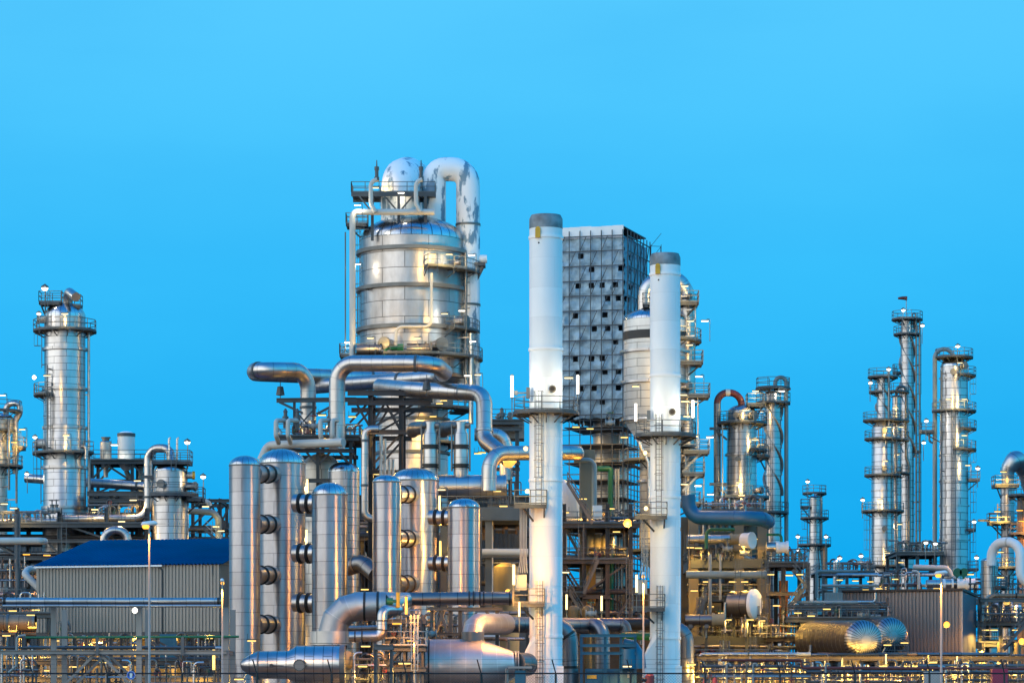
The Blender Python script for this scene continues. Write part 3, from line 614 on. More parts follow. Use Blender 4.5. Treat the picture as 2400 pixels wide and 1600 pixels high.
# ------------------------------------------------------------------ white chimneys
def chimney(label, px, D, half, top, cap, rings, plat, plat2, plat3, ladder_x):
    fr = 1-half/F; top, cap, plat, plat2, plat3 = [HZ-(HZ-q)*fr for q in (top, cap, plat, plat2, plat3)]; rings = [HZ-(HZ-q)*fr for q in rings]
    v = Vessel('chimney', label, 'chimney', px, D, [(cap, half), (plat+6, half), (1575, half*1.0), (1592, half*1.05), (None, half*1.08)], 'stack_white', n=64, group='white chimneys')
    m = MB(); m.lathe(v.c, [(half*.82*v.k, ZZ(top+14, D)), (half*.84*v.k, ZZ(top, D)), (half*.9*v.k, ZZ(top, D)), (half*1.01*v.k, ZZ(top+9, D)), (half*1.015*v.k, ZZ(cap, D)), (half*.9*v.k, ZZ(cap, D))], 64); m.build('cap', 'pipe_grey_worn', v.root)
    v.ring(*rings, out=.07, h=.22, mat='white_paint')
    m = MB(); a = P(px-19*half/38.5, cap-2, D-half*v.k*.93); m.box(a+Vector((0, -.05, -.42)), (.42, .22, .72)); m.sweep([a+Vector((0, .04, -.08)), a+Vector((0, -.16, -.08))], .21, 14); m.build('inspection_plate', 'yellow_paint', v.root)
    m = MB(); a = P(px-17, cap+37, D); m.cyl((a.x, v.y-v.r(a.z)*.92, a.z), (a.x, v.y-v.r(a.z)*.8, a.z), .07); m.build('test_port', 'black', v.root)
    a = P(px+15, plat-51, D); m = MB(); yy = v.y-math.sqrt(max(.1, v.r(a.z)**2-(a.x-v.x)**2)); m.cyl((a.x, yy-.22, a.z), (a.x, yy+.2, a.z), .30, n=20); o = m.build('sampling_port', 'galv', v.root)
    m = MB(); m.cyl((a.x, yy-.24, a.z), (a.x, yy-.21, a.z), .2, n=18); m.build('port_glass', 'black', o)
    v.platform(plat, 1.35, 0, 360, t=.24, rmat='steel_grey'); z = ZZ(plat, D)
    m = MB(); lx = XX(ladder_x, D); yf = v.y-half*v.k-.3; m.ladder((lx, yf, ZZ(plat2+2, D)), (lx, yf, ZZ(plat-45, D)), (0, -1, 0)); m.build('ladder', 'steel_grey', v.root)
    m = MB(); m.ladder((lx+.1, yf, .2), (lx+.1, yf, ZZ(plat3-52, D)), (0, -1, 0))
    for i in range(5): m.beam((lx+.1, yf, 1+i*2.2), (lx+.1, yf+.6, 1+i*2.2), .07)
    m.build('ladder', 'steel_grey', v.root)
    # instrument arm above the main platform
    m = MB(); a = P(px-half-3, plat-45, D-1); m.beam(a, a+Vector((-.9, 0, 0)), .12); m.box(a+Vector((0, 0, 0)), (.3, .3, .9)); m.box(a+Vector((-1.0, 0, 0)), (.3, .3, .35)); m.pipe([a+Vector((-.4, 0, -.2)), a+Vector((-.4, 0, -1.2)), a+Vector((.8, 0, -1.6))], .03, .3, 5); m.build('gas_analyser', 'steel_grey', v.root)
    for row, w0, w1 in ((plat2, 74, 5), (plat3, 78, 10)):
        x0, x1, zz = XX(px-w0, D), XX(px-w1+6, D), ZZ(row, D); y1 = v.y-half*v.k*.3; y0 = v.y-half*v.k-1.3
        m = MB(); m.box(((x0+x1)/2, (y0+y1)/2, zz-.08), (x1-x0, y1-y0, .14)); m.beam((x0, y0+.05, zz-.24), (x1, y0+.05, zz-.24), .1, .2); m.beam((x1-.2, y0+.2, zz-.3), (x1-.2, v.y-half*v.k*.6, zz-1.3), .12); m.beam((x0+.7, y0+.2, zz-.3), (v.x-half*v.k*.75, v.y-.8, zz-1.3), .12)
        o = m.build('platform', 'grating', v.root, smooth=False); m = MB(); m.rail([(x0, y1, zz), (x0, y0, zz), (x1, y0, zz), (x1, y1, zz)], 1.15, w=.07); m.build('railing', 'rail', o)
    # cable risers on the shaded flank, fanning out into a cabinet
    for i in range(5):
        m = MB(); x = XX(px-half-7-i*3.6, D); m.pipe([(x, v.y-1.6, ZZ(plat2+4, D)), (x, v.y-1.6, ZZ(plat3-98, D)), (XX(px-half-5-i*5.6, D), v.y-1.8, ZZ(plat3-70, D))], .045, .2, 6); m.build('cable_riser', 'steel_pale', v.root)
    m = MB(); m.box(P(px-half-20, plat3-50, D-1.8), (.95, .6, 1.25)); m.build('analyser_cabinet', 'steel_pale', v.root, smooth=False)
    # flue inlet transition at the base, towards the boiler
    m = MB(); h0, h1 = ZZ(1490, D), 0; r = half*v.k
    m.v += [(v.x-r*.7, v.y-r*.6, ZZ(1480, D)), (v.x-r*.7, v.y+r*.6, ZZ(1480, D)), (v.x-r-.5, v.y-1.3, ZZ(1535, D)), (v.x-r-.5, v.y+1.3, ZZ(1535, D)), (v.x-r-.5, v.y-1.3, 0), (v.x-r-.5, v.y+1.3, 0), (v.x-r*.3, v.y-1.3, 0), (v.x-r*.3, v.y+1.3, 0), (v.x-r*.3, v.y-1.2, ZZ(1480, D)), (v.x-r*.3, v.y+1.2, ZZ(1480, D))]
    for q in ((0, 1, 3, 2), (2, 3, 5, 4), (0, 2, 4, 6, 8), (1, 9, 7, 5, 3), (0, 8, 9, 1)): m.face(q)
    m.build('flue_inlet', 'white_paint', v.root, smooth=False)
    for s in (-1, 1): m = MB(); m.beam((v.x+r*.75, v.y-r*.8*1, 0), (v.x+r*.8, v.y-r*.75, ZZ(1560, D)), .08, .7); m.build('base_gusset', 'white_paint', v.root, smooth=False); break
    return v
paint('pipe_grey_worn', (.16, .19, .21), .5, var=.5, scale=1.2)
ST1 = chimney('taller white chimney with grey cap in front of the wrapped scaffold tower', 1279.5, 263.5, 38.8, 499, 531, (552, 815, 1123, 1490), 962, 1183, 1413, 1262)
ST2 = chimney('shorter white chimney with grey cap in front of the black-banded column', 1559, 278.5, 35.5, 590, 618, (639, 877, 1163, 1494), 1016, 1209, 1424, 1542)

# ------------------------------------------------------------------ scaffold tower wrapped in silver sheeting
def scaffold():
    D = 333.5; k = D/F; xa, xb = XX(1312, D), XX(1462, D); zt, zb = ZZ(532, D), ZZ(978, D)
    # front face turned slightly; flank goes back to the right
    A = Vector((xa, D+1.8, 0)); B = Vector((xb, D, 0)); dep = Vector((2.7, 8.8, 0)); C = B+dep; E = A+dep
    root = thing('scaffold_tower', 'square scaffold tower wrapped in silver sheeting with small dark openings', 'scaffold', ((A.x+C.x)/2, (A.y+C.y)/2, 0))
    rng = random.Random(5)
    lift = 1.55; H = zt-zb
    def face(p, q, name, holes):
        d = q-p; L = d.length; d.normalize(); nrm = d.cross(Vector((0, 0, 1))); nx = int(L/.28); nz = int((H-.9)/.28); m = MB()
        hs = set()
        if holes:
            for li in range(1, 14):
                z = (H-.9)-2.0-(li-1)*lift
                for cx in (1.9, 3.4, 4.9, 6.1, 7.2) if holes == 1 else (.9, 1.9, 3.4):
                    if cx < L-.3 and rng.random() < (.66 if li < 11 else .1): hs.add((int((cx+rng.uniform(-.35, .35))/L*nx), int(z/(H-.9)*nz)))
        hole = set()
        for i, j in hs: hole |= {(i, j), (i, j+1), (i+1, j), (i+1, j+1)}
        for j in range(nz+1):
            for i in range(nx+1):
                w = p+d*(L*i/nx); z = zb+(H-.9)*j/nz
                g = noise.noise(Vector((i*.35+p.x, j*.22, 1.7)))*.12+noise.noise(Vector((i*.9-j*.55, j*.35, 4.2)))*.16+noise.noise(Vector((i*1.9+j*1.1, j*.9, 7.7)))*.14
                g += .06*abs(math.sin(math.pi*(z-zb)/lift)); e = .25*noise.noise(Vector((i*.4, 0, 9))) if j == 0 else 0
                m.v.append(tuple(w+nrm*g+Vector((0, 0, z+e))))
        for j in range(nz):
            for i in range(nx):
                if (i, j) in hole: continue
                a = j*(nx+1)+i; m.face((a, a+1, a+nx+2, a+nx+1))
        m.build(name, 'sheeting', root)
    face(A, B, 'sheeting', 1); face(B, C, 'sheeting', 2); face(C, E, 'sheeting', 0); face(E, A, 'sheeting', 0)
    m = MB(); c0 = (A+C)/2; m.box((c0.x, c0.y, (zt+zb)/2), ((B-A).length-2.2, 6.6, zt-zb-.5), math.atan2((B-A).y, (B-A).x)); m.build('dark_core', 'steel_dark', root, smooth=False)  # solid dark core added so the openings in the sheeting look shaded
    m = MB(); o = .15   # white skirt of the roof
    for p, q in ((A, B),):
        d = (q-p).normalized(); nrm = d.cross(Vector((0, 0, 1))); n = 6
        for i in range(n): a, b = p+(q-p)*(i/n), p+(q-p)*((i+1)/n); m.box(((a+b)/2)+nrm*(o+.02*(i % 2))+Vector((0, 0, zt-.45)), ((b-a).length+.02, .06, 1.15+.06*(i % 3)), math.atan2(d.y, d.x))
    m.build('roof_skirt', 'sheet_white', root, smooth=False)
    m = MB(); q = [A, B, C, E]; b0 = 0
    m.v = [(p.x, p.y, zt+dz) for dz in (.0, .12) for p in q]; m.face((3, 2, 1, 0)); m.face((4, 5, 6, 7))
    for i in range(4): m.face((i, (i+1) % 4, 4+(i+1) % 4, 4+i))
    m.build('roof_deck', 'steel_dark', root, smooth=False)
    m = MB()      # scaffold tubes outside the sheet
    for p, q, n in ((A, B, 6), (B, C, 7)):
        d = (q-p).normalized(); nrm = d.cross(Vector((0, 0, 1))); L = (q-p).length
        for i in range(n+1): w = p+(q-p)*(i/n)+nrm*.42; m.beam((w.x, w.y, 0), (w.x, w.y, zt-.3), .10)
        k2 = int(zt/lift)
        for j in range(k2+1):
            z = zt-.9-j*lift
            if z < .3: break
            m.beam(p+nrm*.42+Vector((0, 0, z)), q+nrm*.42+Vector((0, 0, z)), .10)
            if z > zb-1:
                for i in range(n): 
                    if (i+j) % 2 == 0: a = p+(q-p)*(i/n)+nrm*.46; b = p+(q-p)*((i+.6)/n)+nrm*.46; m.beam(a+Vector((0, 0, z-lift)), b+Vector((0, 0, z)), .07)
            else:
                m.beam(p+nrm*.3+Vector((0, 0, z+1)), q+nrm*.3+Vector((0, 0, z+1)), .05)
    m.build('scaffold_tubes', 'steel_dark', root, smooth=False)
    m = MB()      # boarded lifts below the sheeting and the hoist frame at the far corner
    for j in range(11):
        z = zb-.9-j*1.85
        if z < 1: break
        c = (A+C)/2; m.box((c.x, c.y, z), ((B-A).length-.5, 8.4, .09), math.atan2((B-A).y, (B-A).x))
    m.build('scaffold_lift', 'steel_brown', root, smooth=False)
    m = MB(); w = C+Vector((.5, -.5, 0))
    for dx, dy in ((0, 0), (1.1, .3), (0, 1.2), (1.1, 1.5)): m.beam((w.x+dx, w.y+dy, zt-12), (w.x+dx, w.y+dy, zt-.6), .06)
    for j in range(9):
        z = zt-12+j*1.4; m.beam((w.x, w.y, z), (w.x+1.1, w.y+.3, z), .05); m.beam((w.x, w.y, z), (w.x+1.1, w.y+.3, z+1.4), .045)
    m.build('hoist_frame', 'steel_dark', root, smooth=False)
    return A, B, C
SA, SB, SC = scaffold()
v = Vessel('wrapped_column', 'beige column enclosed by the scaffold tower, seen under its sheeting', 'column', 1432, 342.25, [(560, 42), (None, 42)], 'clad_pale', head=545, n=40); v.ring(1020, 1100, out=.15)
for px in (1452, 1462): v.riser(px, 985, 1300, 3, 'pipe_metal', -2.2)

# ------------------------------------------------------------------ black-banded column behind the shorter chimney
V = Vessel('reactor_column', 'fat silver column with a black band, behind the shorter white chimney', 'column', 1535, 321.0, [(752, 73.5), (985, 73.5), (1042, 36), (1300, 36), (1318, 30), (1330, 12), (1420, 12)], 'clad_light', head=722, n=56)
V.ring(826, 898, 985, out=.4, h=.25); V.ring(1128, out=.3, h=.25)
m = MB(); z = ZZ(789, V.D); m.lathe(V.c, [(73.5*V.k, z+.42), (73.5*V.k+.05, z+.42), (73.5*V.k+.05, z-.42), (73.5*V.k, z-.42)], 56, cap_top=False); m.build('black_band', 'black', V.root)
V.platform(1078, 1.6, -215, -60, rpx=36); V.platform(1047, 1.7, -60, 60, rpx=58); V.platform(1290, 1.5, -200, -60, rpx=36)
V.tubes('vapour_line', [(1513, 735), (1513, 672), (1548, 652), (1590, 652), (1612, 690), (1613, 1180)], 18, 'pipe_metal', bend=2.0)
for row, x0, x1 in ((711, 1590, 1636), (850, 1590, 1646), (927, 1590, 1662), (1180, 1590, 1640)): V.slab(x0, x1, row, 3.0, V.D-1.0)
V.slab(1600, 1661, 1058, 3, V.D-1.6); V.slab(1506, 1522, 714, 1.5, V.D-1)
V.platform(800, 1.0, -80, 45, rpx=86); V.ladder(-14, 711, 800); V.ladder(-22, 850, 927)
for px, r0, r1 in ((1628, 720, 800), (1634, 935, 1060), (1648, 1060, 1190), (1605, 1060, 1180)): V.riser(px, r0, r1, 2, 'pipe_metal', -1.5)
m = MB()
for a, b in (((1600, 1105), (1642, 1062)), ((1600, 1150), (1640, 1110))): m.beam(P(*a, V.D-2.4), P(*b, V.D-2.4), .22)
m.build('platform_brace', 'steel_pale', V.root, smooth=False)
V.slab(1596, 1650, 1110, 2.8, V.D-1.4); V.nozzle(-35, 1100, 8, .8); V.nozzle(-30, 910, 9, .6); V.nozzle(-28, 700, 6, .6)
V.tubes('bent_downpipe', [(1500, 1020, -3.5), (1500, 1042, -3.5), (1520, 1085, -3.5), (1520, 1180, -3.5)], 4.2, 'pipe_metal', bend=.6)
m = MB(); yy = V.D-36*V.k-.9
for i in range(7): a = math.pi*(i/6); m.beam((V.x+1.6*math.cos(a), V.D-36*V.k*.6-1.2*math.sin(a), ZZ(1225, V.D)), (V.x+1.6*math.cos(a), V.D-36*V.k*.6-1.2*math.sin(a), ZZ(1308, V.D)), .05)
m.build('cage_bars', 'rail', V.root, smooth=False)
# ------------------------------------------------------------------ great looped transfer pipes in the middle
pipe('fat silver pipe rising from the valve deck and looping out against the sky', [(722, 1052, 306.0), (722, 868, 306.0), (598, 866, 301.0), (598, 876, 321.0), (975, 890, 326.0)], 18.5, bend=44, flanges=(.085, .27, .44, .9), fmat='steel_grey', fr=1.08, fw=.25)
pipe('fat silver pipe rising beside the steel truss and looping in front of the big column', [(790, 1052, 298.5), (790, 851, 298.5), (1016, 851, 294.75), (1042, 872, 301.0), (1030, 884, 313.5), (740, 905, 323.5)], 19, bend=44, flanges=(.30, .52, .78), fmat='steel_grey', fr=1.08, fw=.25)
pipe('silver pipe bending down past the big column to the lower elbow loop', [(890, 905, 313.5), (960, 912, 308.5), (1135, 922, 303.5), (1135, 1030, 302.25), (1195, 1078, 298.5)], 18.5, bend=36, flanges=(.5, .76), fmat='clad', fr=1.1, fw=.25)
pipe('blue-sheened silver elbow behind the lower end of the bent pipe', [(1112, 1018, 313.5), (1186, 1018, 313.5), (1186, 1125, 313.5)], 15, bend=30)
pipe('silver pipe leaving the horizontal header and running behind the taller chimney', [(1146, 1150, 283.5), (1146, 1062, 283.5), (1352, 1060, 288.5), (1352, 1064, 313.5)], 17.5, bend=44, flanges=(.22, .5), fmat='clad', fr=1.05)
for px, w in ((648, 'outermost'), (676, 'second'), (752, 'third'), (780, 'innermost')):
    pipe(f'{w} pale bent vent pipe on the valve deck header', [(px+5, 1038, 298.5), (px-1, 1020, 297.25), (px-1, 985, 297.25), (px+22, 985, 298.5)], 5.5, 'pipe_pale', group='bent vent pipes on the header', bend=7, name='vent_pipe', cat='vent pipe')
    m = MB(); p = P(px+21, 988, 298.5); m.sweep([p+Vector((0, 0, z)) for z in (-.6, .1, .12, .5, .52, .9, .92, 1.25)], [.22, .22, .3, .3, .18, .18, .25, .06], 10)
    tag(m.build('relief_valve', 'steel_grey'), f'relief valve at the end of the {w} bent vent pipe', 'valve', 'relief valves on the header')
pipe('pale header pipe sloping under the valve deck above the broad drum', [(612, 1078, 301.0), (628, 1043, 301.0), (805, 1036, 296.0)], 10, 'pipe_pale', bend=20)
frame('valve_deck', 'railed steel valve deck under the two fat riser pipes', 'steel structure', (668, 745, 822), 301.0, 8, [(1022, 'deck', 646, 842), (1050, 'beam', 660, 830), (1120, 'beam'), (1200, 'beam')], cw=.3,
      braces=[(668, 1090, 700, 1052), (745, 1090, 712, 1052), (745, 1090, 780, 1052), (822, 1090, 790, 1052)])
m = MB()
for i in range(3):
    a, b = P(648, 938, 302.25), P(835, 936, 302.25)
    if i == 0: m.ibeam(a, b, .3, .42)
m.beam(P(655, 942, 302.25), P(710, 968, 302.25), .22); m.beam(P(742, 970, 302.25), P(800, 940, 302.25), .22)
for px in (690, 735): m.ibeam(P(px, 938, 302.25), P(px, 1024, 302.25), .25, .25)
m.beam(P(690, 1010, 302.25), P(735, 960, 302.25), .14); m.beam(P(690, 960, 302.25), P(735, 1010, 302.38), .14)
tag(m.build('pipe_hanger_beam', 'steel_dark', smooth=False), 'cantilevered dark beam hanging off the riser pipes above the valve deck', 'beam')
def hanger(label, px, row, D, h=28):
    m = MB(); p = P(px, row, D); k = D/F; m.beam(p+Vector((0, 0, .9)), p+Vector((0, 0, -h*k)), .07); m.sweep([p+Vector((0, 0, z)) for z in (.3, .25, -.55, -.6)], [.12, .28, .42, .2], 4); tag(m.build('spring_hanger', 'steel_grey'), label, 'hanger', 'spring hangers')
hanger('spring hanger under the far end of the outreaching pipe loop', 657, 912, 306.0); hanger('spring hanger under the pipe loop in front of the big column', 1000, 900, 302.25)
frame('pipe_truss', 'brown steel truss tower carrying the fat looped pipes', 'steel structure', (868, 940), 308.5, 7, [(914, 'beam', 815, 1010, .5), (938, 'beam', 815, 1010, .45), (1006, 'beam', 850, 960, .45), (1100, 'beam'), (1190, 'beam')], 'steel_brown', .45, top=912,
      braces=[(868, 1000, 832, 940), (868, 1000, 905, 940), (940, 1008, 902, 940), (875, 1000, 1000, 930), (868, 1095, 940, 1015), (820, 990, 866, 940)])
pipe('silver pipe with curved top running down in front of the steel truss', [(888, 1005, 296.0), (855, 1005, 296.0), (855, 1212, 296.0), (890, 1217, 296.0)], 8.5, 'pipe_metal', bend=18, flanges=(.2, .6), fmat='steel_grey', fr=1.1)
for i, (px, t) in enumerate(((893, 1020), (902, 1028), (912, 1075), (921, 1075))):
    vpipe(f'thin silver pipe {("hugging the truss", "next to the truss post", "short beside the green-valve drum", "short nearest the big column")[i]}', px, t, 1215, 303.5+i, 3.5, 'pipe_metal', group='thin pipes behind the drums')
# twin silencers on the header
HD = pipe('big horizontal header duct behind the drums with flat end plate', [(985, 1140, 292.25), (1187, 1140, 292.25)], 27, 'pipe_metal', flanges=(.78, .86, .985), fmat='clad', fr=1.06, name='header_duct', cat='duct')
for px, w in ((1009, 'nearer the steel truss'), (1080, 'nearer the bent silver pipe')):
    c = P(px, 1120, 292.25); k = 292.25/F; root = thing('silencer', f'upright flanged silencer on the header duct, {w}', 'silencer', c, 'twin silencers')
    m = MB(); m.lathe((c.x, c.y), [(13*k, ZZ(988, 292.25)), (13*k, ZZ(1010, 292.25)), (17*k, ZZ(1018, 292.25)), (17*k, ZZ(1108, 292.25)), (15*k, ZZ(1122, 292.25))], 32); m.build('body', 'pipe_metal', root)
    for row in (1047, 1092):
        z = ZZ(row, 292.25); m = MB(); m.lathe((c.x, c.y), [(16.5*k, z+.2), (19.5*k, z+.2), (19.5*k, z+.06), (17.2*k, z+.05), (17.2*k, z-.05), (19.5*k, z-.06), (19.5*k, z-.2), (16.5*k, z-.2)], 32, cap_top=False); m.build('flange_pair', 'bellows', root)
    for s in (-1, 1):
        m = MB(); m.cyl((c.x+s*21*k, c.y-.2, ZZ(1104, 292.25)), (c.x+s*21*k, c.y-.2, ZZ(994, 292.25)), .09, n=8); m.cyl((c.x+s*21*k, c.y-.2, ZZ(997, 292.25)), (c.x+s*12*k, c.y-.1, ZZ(997, 292.25)), .28, n=12); m.build('tie_rod', 'galv', root)
    pipe(f'dark elbow duct feeding the silencer {w}', [(px-42, 1010, 298.5), (px-38, 1004, 297.25), (px-5, 1002, 293.5)], 16, 'pipe_dull', bend=12, name='elbow_duct', cat='duct', group='elbow ducts into the silencers')

# ------------------------------------------------------------------ elbow duct, front vessels
D = 254.75
root = thing('mitred_elbow_duct', 'large mitred silver elbow duct bending down to a flat collar, front centre', 'duct', P(775, 1600, D)); k = D/F
m = MB(); m.sweep(fillet([P(780, 1482, D), P(780, 1420, D), P(905, 1420, D)], 2.1, 3), 34*k, 32); m.build('elbow', 'clad_rough', root, angle=12)
m = MB(); m.sweep([P(893, 1420, D), P(920, 1416, D+1), P(958, 1403, D+2)], [34*k, 30*k, 16*k], 28); m.build('reducer', 'pipe_metal', root)
for px in (855, 886): m = MB(); flange_ring(m, P(px, 1420, D), Vector((1, 0, 0)), 35.6*k, .18); m.build('flange', 'bellows', root)
m = MB(); c = P(773, 1495, D); m.lathe((c.x, c.y), [(46*k, ZZ(1479, D)), (47*k, ZZ(1479, D)), (47*k, ZZ(1511, D)), (40*k, ZZ(1511, D))], 48); m.build('collar', 'clad_pale', root)
m = MB(); m.lathe((c.x, c.y), [(27*k, ZZ(1511, D)), (26*k, ZZ(1518, D)), (18*k, ZZ(1525, D)), (8*k, ZZ(1528, D))], 32, cap_bot=True); m.build('bottom_head', 'clad_pale', root)
for px in (738, 808):
    m = MB(); m.beam((XX(px, D), D+.5, 0), (XX(px, D), D+.5, ZZ(1511, D)), .3); m.build('support_leg', 'steel_dark', root, smooth=False)
pipe('long silver pipe from the elbow reducer to the taller chimney platform', [(950, 1403, D+2), (1200, 1401, D+2)], 15.5, 'pipe_dull', flanges=(.60, .64, .70, .735, .98), fmat='bellows', fr=1.14, fw=.12)
pipe('small silver S-bend pipe under the mitred elbow', [(818, 1491, 251.0), (896, 1491, 251.0), (896, 1428, 251.0), (935, 1428, 252.25)], 12.5, 'pipe_metal', bend=18, flanges=(.08, .17, .48, .60), fmat='bellows', fr=1.12, fw=.1)
pipe('thin silver pipe behind the S-bend', [(815, 1472, 257.25), (890, 1470, 257.25)], 6, 'pipe_metal')
frame('pipe_support', 'steel trestle under the long silver pipe', 'steel structure', (1012, 1055, 1078, 1165), 266.62, 3, [(1421, 'beam', 1000, 1178, .26), (1480, 'beam', 1000, 1078, .24)], 'steel_grey', .3, braces=[(1165, 1465, 1135, 1425), (1012, 1500, 1040, 1430), (1055, 1500, 1030, 1430)])
D = 248.5; k = D/F
root = thing('horizontal_drum', 'small horizontal silver drum with pointed nose and round manhole', 'drum', P(690, 1600, D))
m = MB(); Y = 1557
m.sweep([P(564, Y, D), P(567, Y, D), P(580, Y, D), P(604, Y, D), P(612, Y, D), P(676, Y, D), P(696, Y, D), P(800, Y, D)], [5*k, 11*k, 21*k, 32*k, 32*k, 33*k, 45*k, 45*k], 40); m.build('shell', 'clad', root)
m = MB(); flange_ring(m, P(803, Y, D), Vector((1, 0, 0)), 47*k, .4); m.build('end_flange', 'galv', root)
m = MB(); flange_ring(m, P(606, Y, D), Vector((1, 0, 0)), 33.5*k, .12); m.build('band', 'galv', root)
c = P(702, 1558, D-44*k); m = MB(); m.cyl(c+Vector((0, .5, 0)), c+Vector((0, -.15, 0)), 11.5*k, n=24); m.cyl(c+Vector((0, -.15, 0)), c+Vector((0, -.26, 0)), 14*k, n=24); o = m.build('manhole', 'pipe_dull', root)
m = MB()
for i in range(20): a = math.pi*i/10; q = c+Vector((math.cos(a)*12.6*k, -.26, math.sin(a)*12.6*k)); m.cyl(q, q+Vector((0, -.07, 0)), .045, n=6)
m.build('bolts', 'black', o)
m = MB(); m.pipe([P(707, 1548, D-45*k), P(716, 1543, D-45*k), P(716, 1560, D-45*k)], .04, .2, 6); m.build('davit', 'galv', root)
m = MB(); m.cyl(P(640, 1559, D-31*k), P(665, 1559, D-31*k), .07, n=8); m.cyl(P(636, 1559, D-30*k), P(636, 1559, D-34*k), .16, n=12); m.build('level_gauge', 'steel_brown', root)
for px in (640, 740, 785): m = MB(); m.box((XX(px, D), D, .9), (.5, 2.2, 1.8)); m.build('saddle', 'concrete_grey', root, smooth=False)
root = thing('yellow_dome', 'pale yellow domed end cover behind the flanged end of the small drum', 'dome', P(822, 1560, 252.25)); m = MB(); m.sweep([P(812, 1545, 252.25), P(818, 1545, 252.25), P(828, 1545, 252.25), P(834, 1545, 252.25)], [.88, .86, .55, .1], 24); m.build('cover', 'wall_inner', root); m = MB(); m.box((XX(818, 252.25), 252.25, ZZ(1545, 252.25)/2-.4), (.4, 1, ZZ(1545, 252.25)-.8)); m.build('stand', 'steel_grey', root)
D = 258.5; k = D/F; Y = 1562
root = thing('horizontal_vessel', 'big horizontal silver vessel with tapered end feeding the taller chimney', 'vessel', P(1080, 1640, D))
m = MB(); m.sweep([P(984, Y, D), P(1130, Y, D)], 65*k, 56); m.build('shell', 'clad_rough', root)
m = MB(); m.sweep([P(1130, Y, D), P(1206, 1556, D)], [65*k, 31*k], 56); m.build('cone', 'clad_rough', root)
m = MB(); m.sweep([P(1206, 1556, D), P(1236, 1556, D+2)], [29*k, 27*k], 40); m.build('neck', 'pipe_dull', root)
for px, r in ((1209, 32), (1215, 31)): m = MB(); flange_ring(m, P(px, 1556, D+.3), Vector((1, 0, 0)), r*k, .12); m.build('flange', 'steel_pale', root)
m = MB(); flange_ring(m, P(1006, Y, D), Vector((1, 0, 0)), 65.6*k, .14); m.build('dark_band', 'bellows', root)
m = MB(); m.sweep([P(984, Y, D), P(976, Y, D), P(970, Y, D)], [65*k, 50*k, 8*k], 48); m.build('end_head', 'clad_rough', root)
for px in (1030, 1110): m = MB(); m.box((XX(px, D), D, .45), (.7, 3.4, .9)); m.build('saddle', 'concrete_grey', root, smooth=False)
m = MB(); m.sweep(fillet([P(1108, 1510, D), P(1108, 1462, D+.5), P(1185, 1462, D+6)], 1.35, 3), 25.5*k, 28); m.build('outlet_elbow', 'clad_rough', root, angle=12)
m = MB(); c = P(1108, 1495, D); m.lathe((c.x, c.y), [(26.5*k, ZZ(1480, D)), (26.5*k, ZZ(1502, D))], 28, cap_top=False); m.build('saddle_band', 'galv', root)
pipe('dark silver duct running from the elbow behind the taller chimney', [(1150, 1462, D+5), (1400, 1466, 276.0), ], 19, 'duct_dark', flanges=(.06, .12), fmat='pipe_dull', fr=1.1, name='duct', cat='duct')

# ------------------------------------------------------------------ ducts and blue machinery around the chimneys
pipe('dark blue-grey duct bending to the ground beside the taller chimney', [(1290, 1462, 268.5), (1335, 1478, 268.5), (1337, 1640, 268.5)], 20, 'duct_dark', bend=34, name='duct', cat='duct', flanges=(.25, .62), fmat='bellows', fr=1.06, segs=4)
pipe('dark blue-grey duct bending down into the blue fan housing', [(1355, 1466, 276.0), (1412, 1466, 273.5), (1412, 1580, 273.5)], 17.5, 'duct_dark', bend=26, name='duct', cat='duct', flanges=(.09, .17), fmat='bellows', fr=1.1, segs=5)
pipe('short dark duct with round end behind the fan housing', [(1400, 1463, 279.75), (1462, 1464, 279.75), (1466, 1480, 279.75)], 15.5, 'duct_dark', bend=10, name='duct', cat='duct', flanges=(.75,), fmat='pipe_dull')
pipe('black duct reaching the shorter chimney from behind the fan', [(1462, 1462, 286.0), (1540, 1462, 286.0)], 14, 'black', name='duct', cat='duct')
pipe('green pipe low behind the shorter chimney', [(1455, 1489, 288.5), (1540, 1491, 288.5)], 9, 'green_paint')
pipe('dark duct bending to the ground beside the shorter chimney', [(1560, 1466, 284.75), (1608, 1480, 284.75), (1610, 1650, 284.75)], 18, 'duct_dark', bend=30, name='duct', cat='duct', flanges=(.6,), fmat='bellows', fr=1.06, segs=4)
D = 266.0; k = D/F
root = thing('fan_housing', 'blue fan housing with open blue steel frame between the chimneys', 'fan', P(1435, 1650, D))
m = MB(); m.box((XX(1430, D), D+1.5, ZZ(1566, D)/2), (115*k, 3, ZZ(1566, D))); m.build('housing', 'blue_paint', root, smooth=False)
m = MB()
for i in range(7): x = XX(1373+i*19, D); m.beam((x, D-.06, .1), (x, D-.06, ZZ(1568, D)), .07)
m.beam((XX(1373, D), D-.07, ZZ(1571, D)), (XX(1487, D), D-.07, ZZ(1571, D)), .12); m.build('stiffener', 'blue_paint', root, smooth=False)
m = MB()
for px in (1362, 1418, 1455, 1488):
    m.ibeam((XX(px, D), D-.6, 0), (XX(px, D), D-.6, ZZ(1487, D)), .22, .22)
for row in (1489, 1512, 1530): m.ibeam((XX(1360, D), D-.75, ZZ(row, D)), (XX(1490, D), D-.75, ZZ(row, D)), .2, .24)
m.build('frame', 'blue_paint', root, smooth=False)
m = MB(); m.sweep([P(1460, 1505, D), P(1480, 1512, D), P(1492, 1535, D), P(1494, 1566, D)], [.4, .55, .7, .75], 20); m.build('scroll', 'blue_paint', root)
m = MB(); m.lathe((XX(1472, D), D-.3), [(.7, ZZ(1520, D)), (.75, ZZ(1548, D)), (.75, ZZ(1566, D))], 22); m.build('motor', 'blue_paint', root)
m = MB(); m.box(P(1387, 1585, D-.08), (.8, .1, .3)); m.build('warning_plate', 'yellow_paint', root, smooth=False)
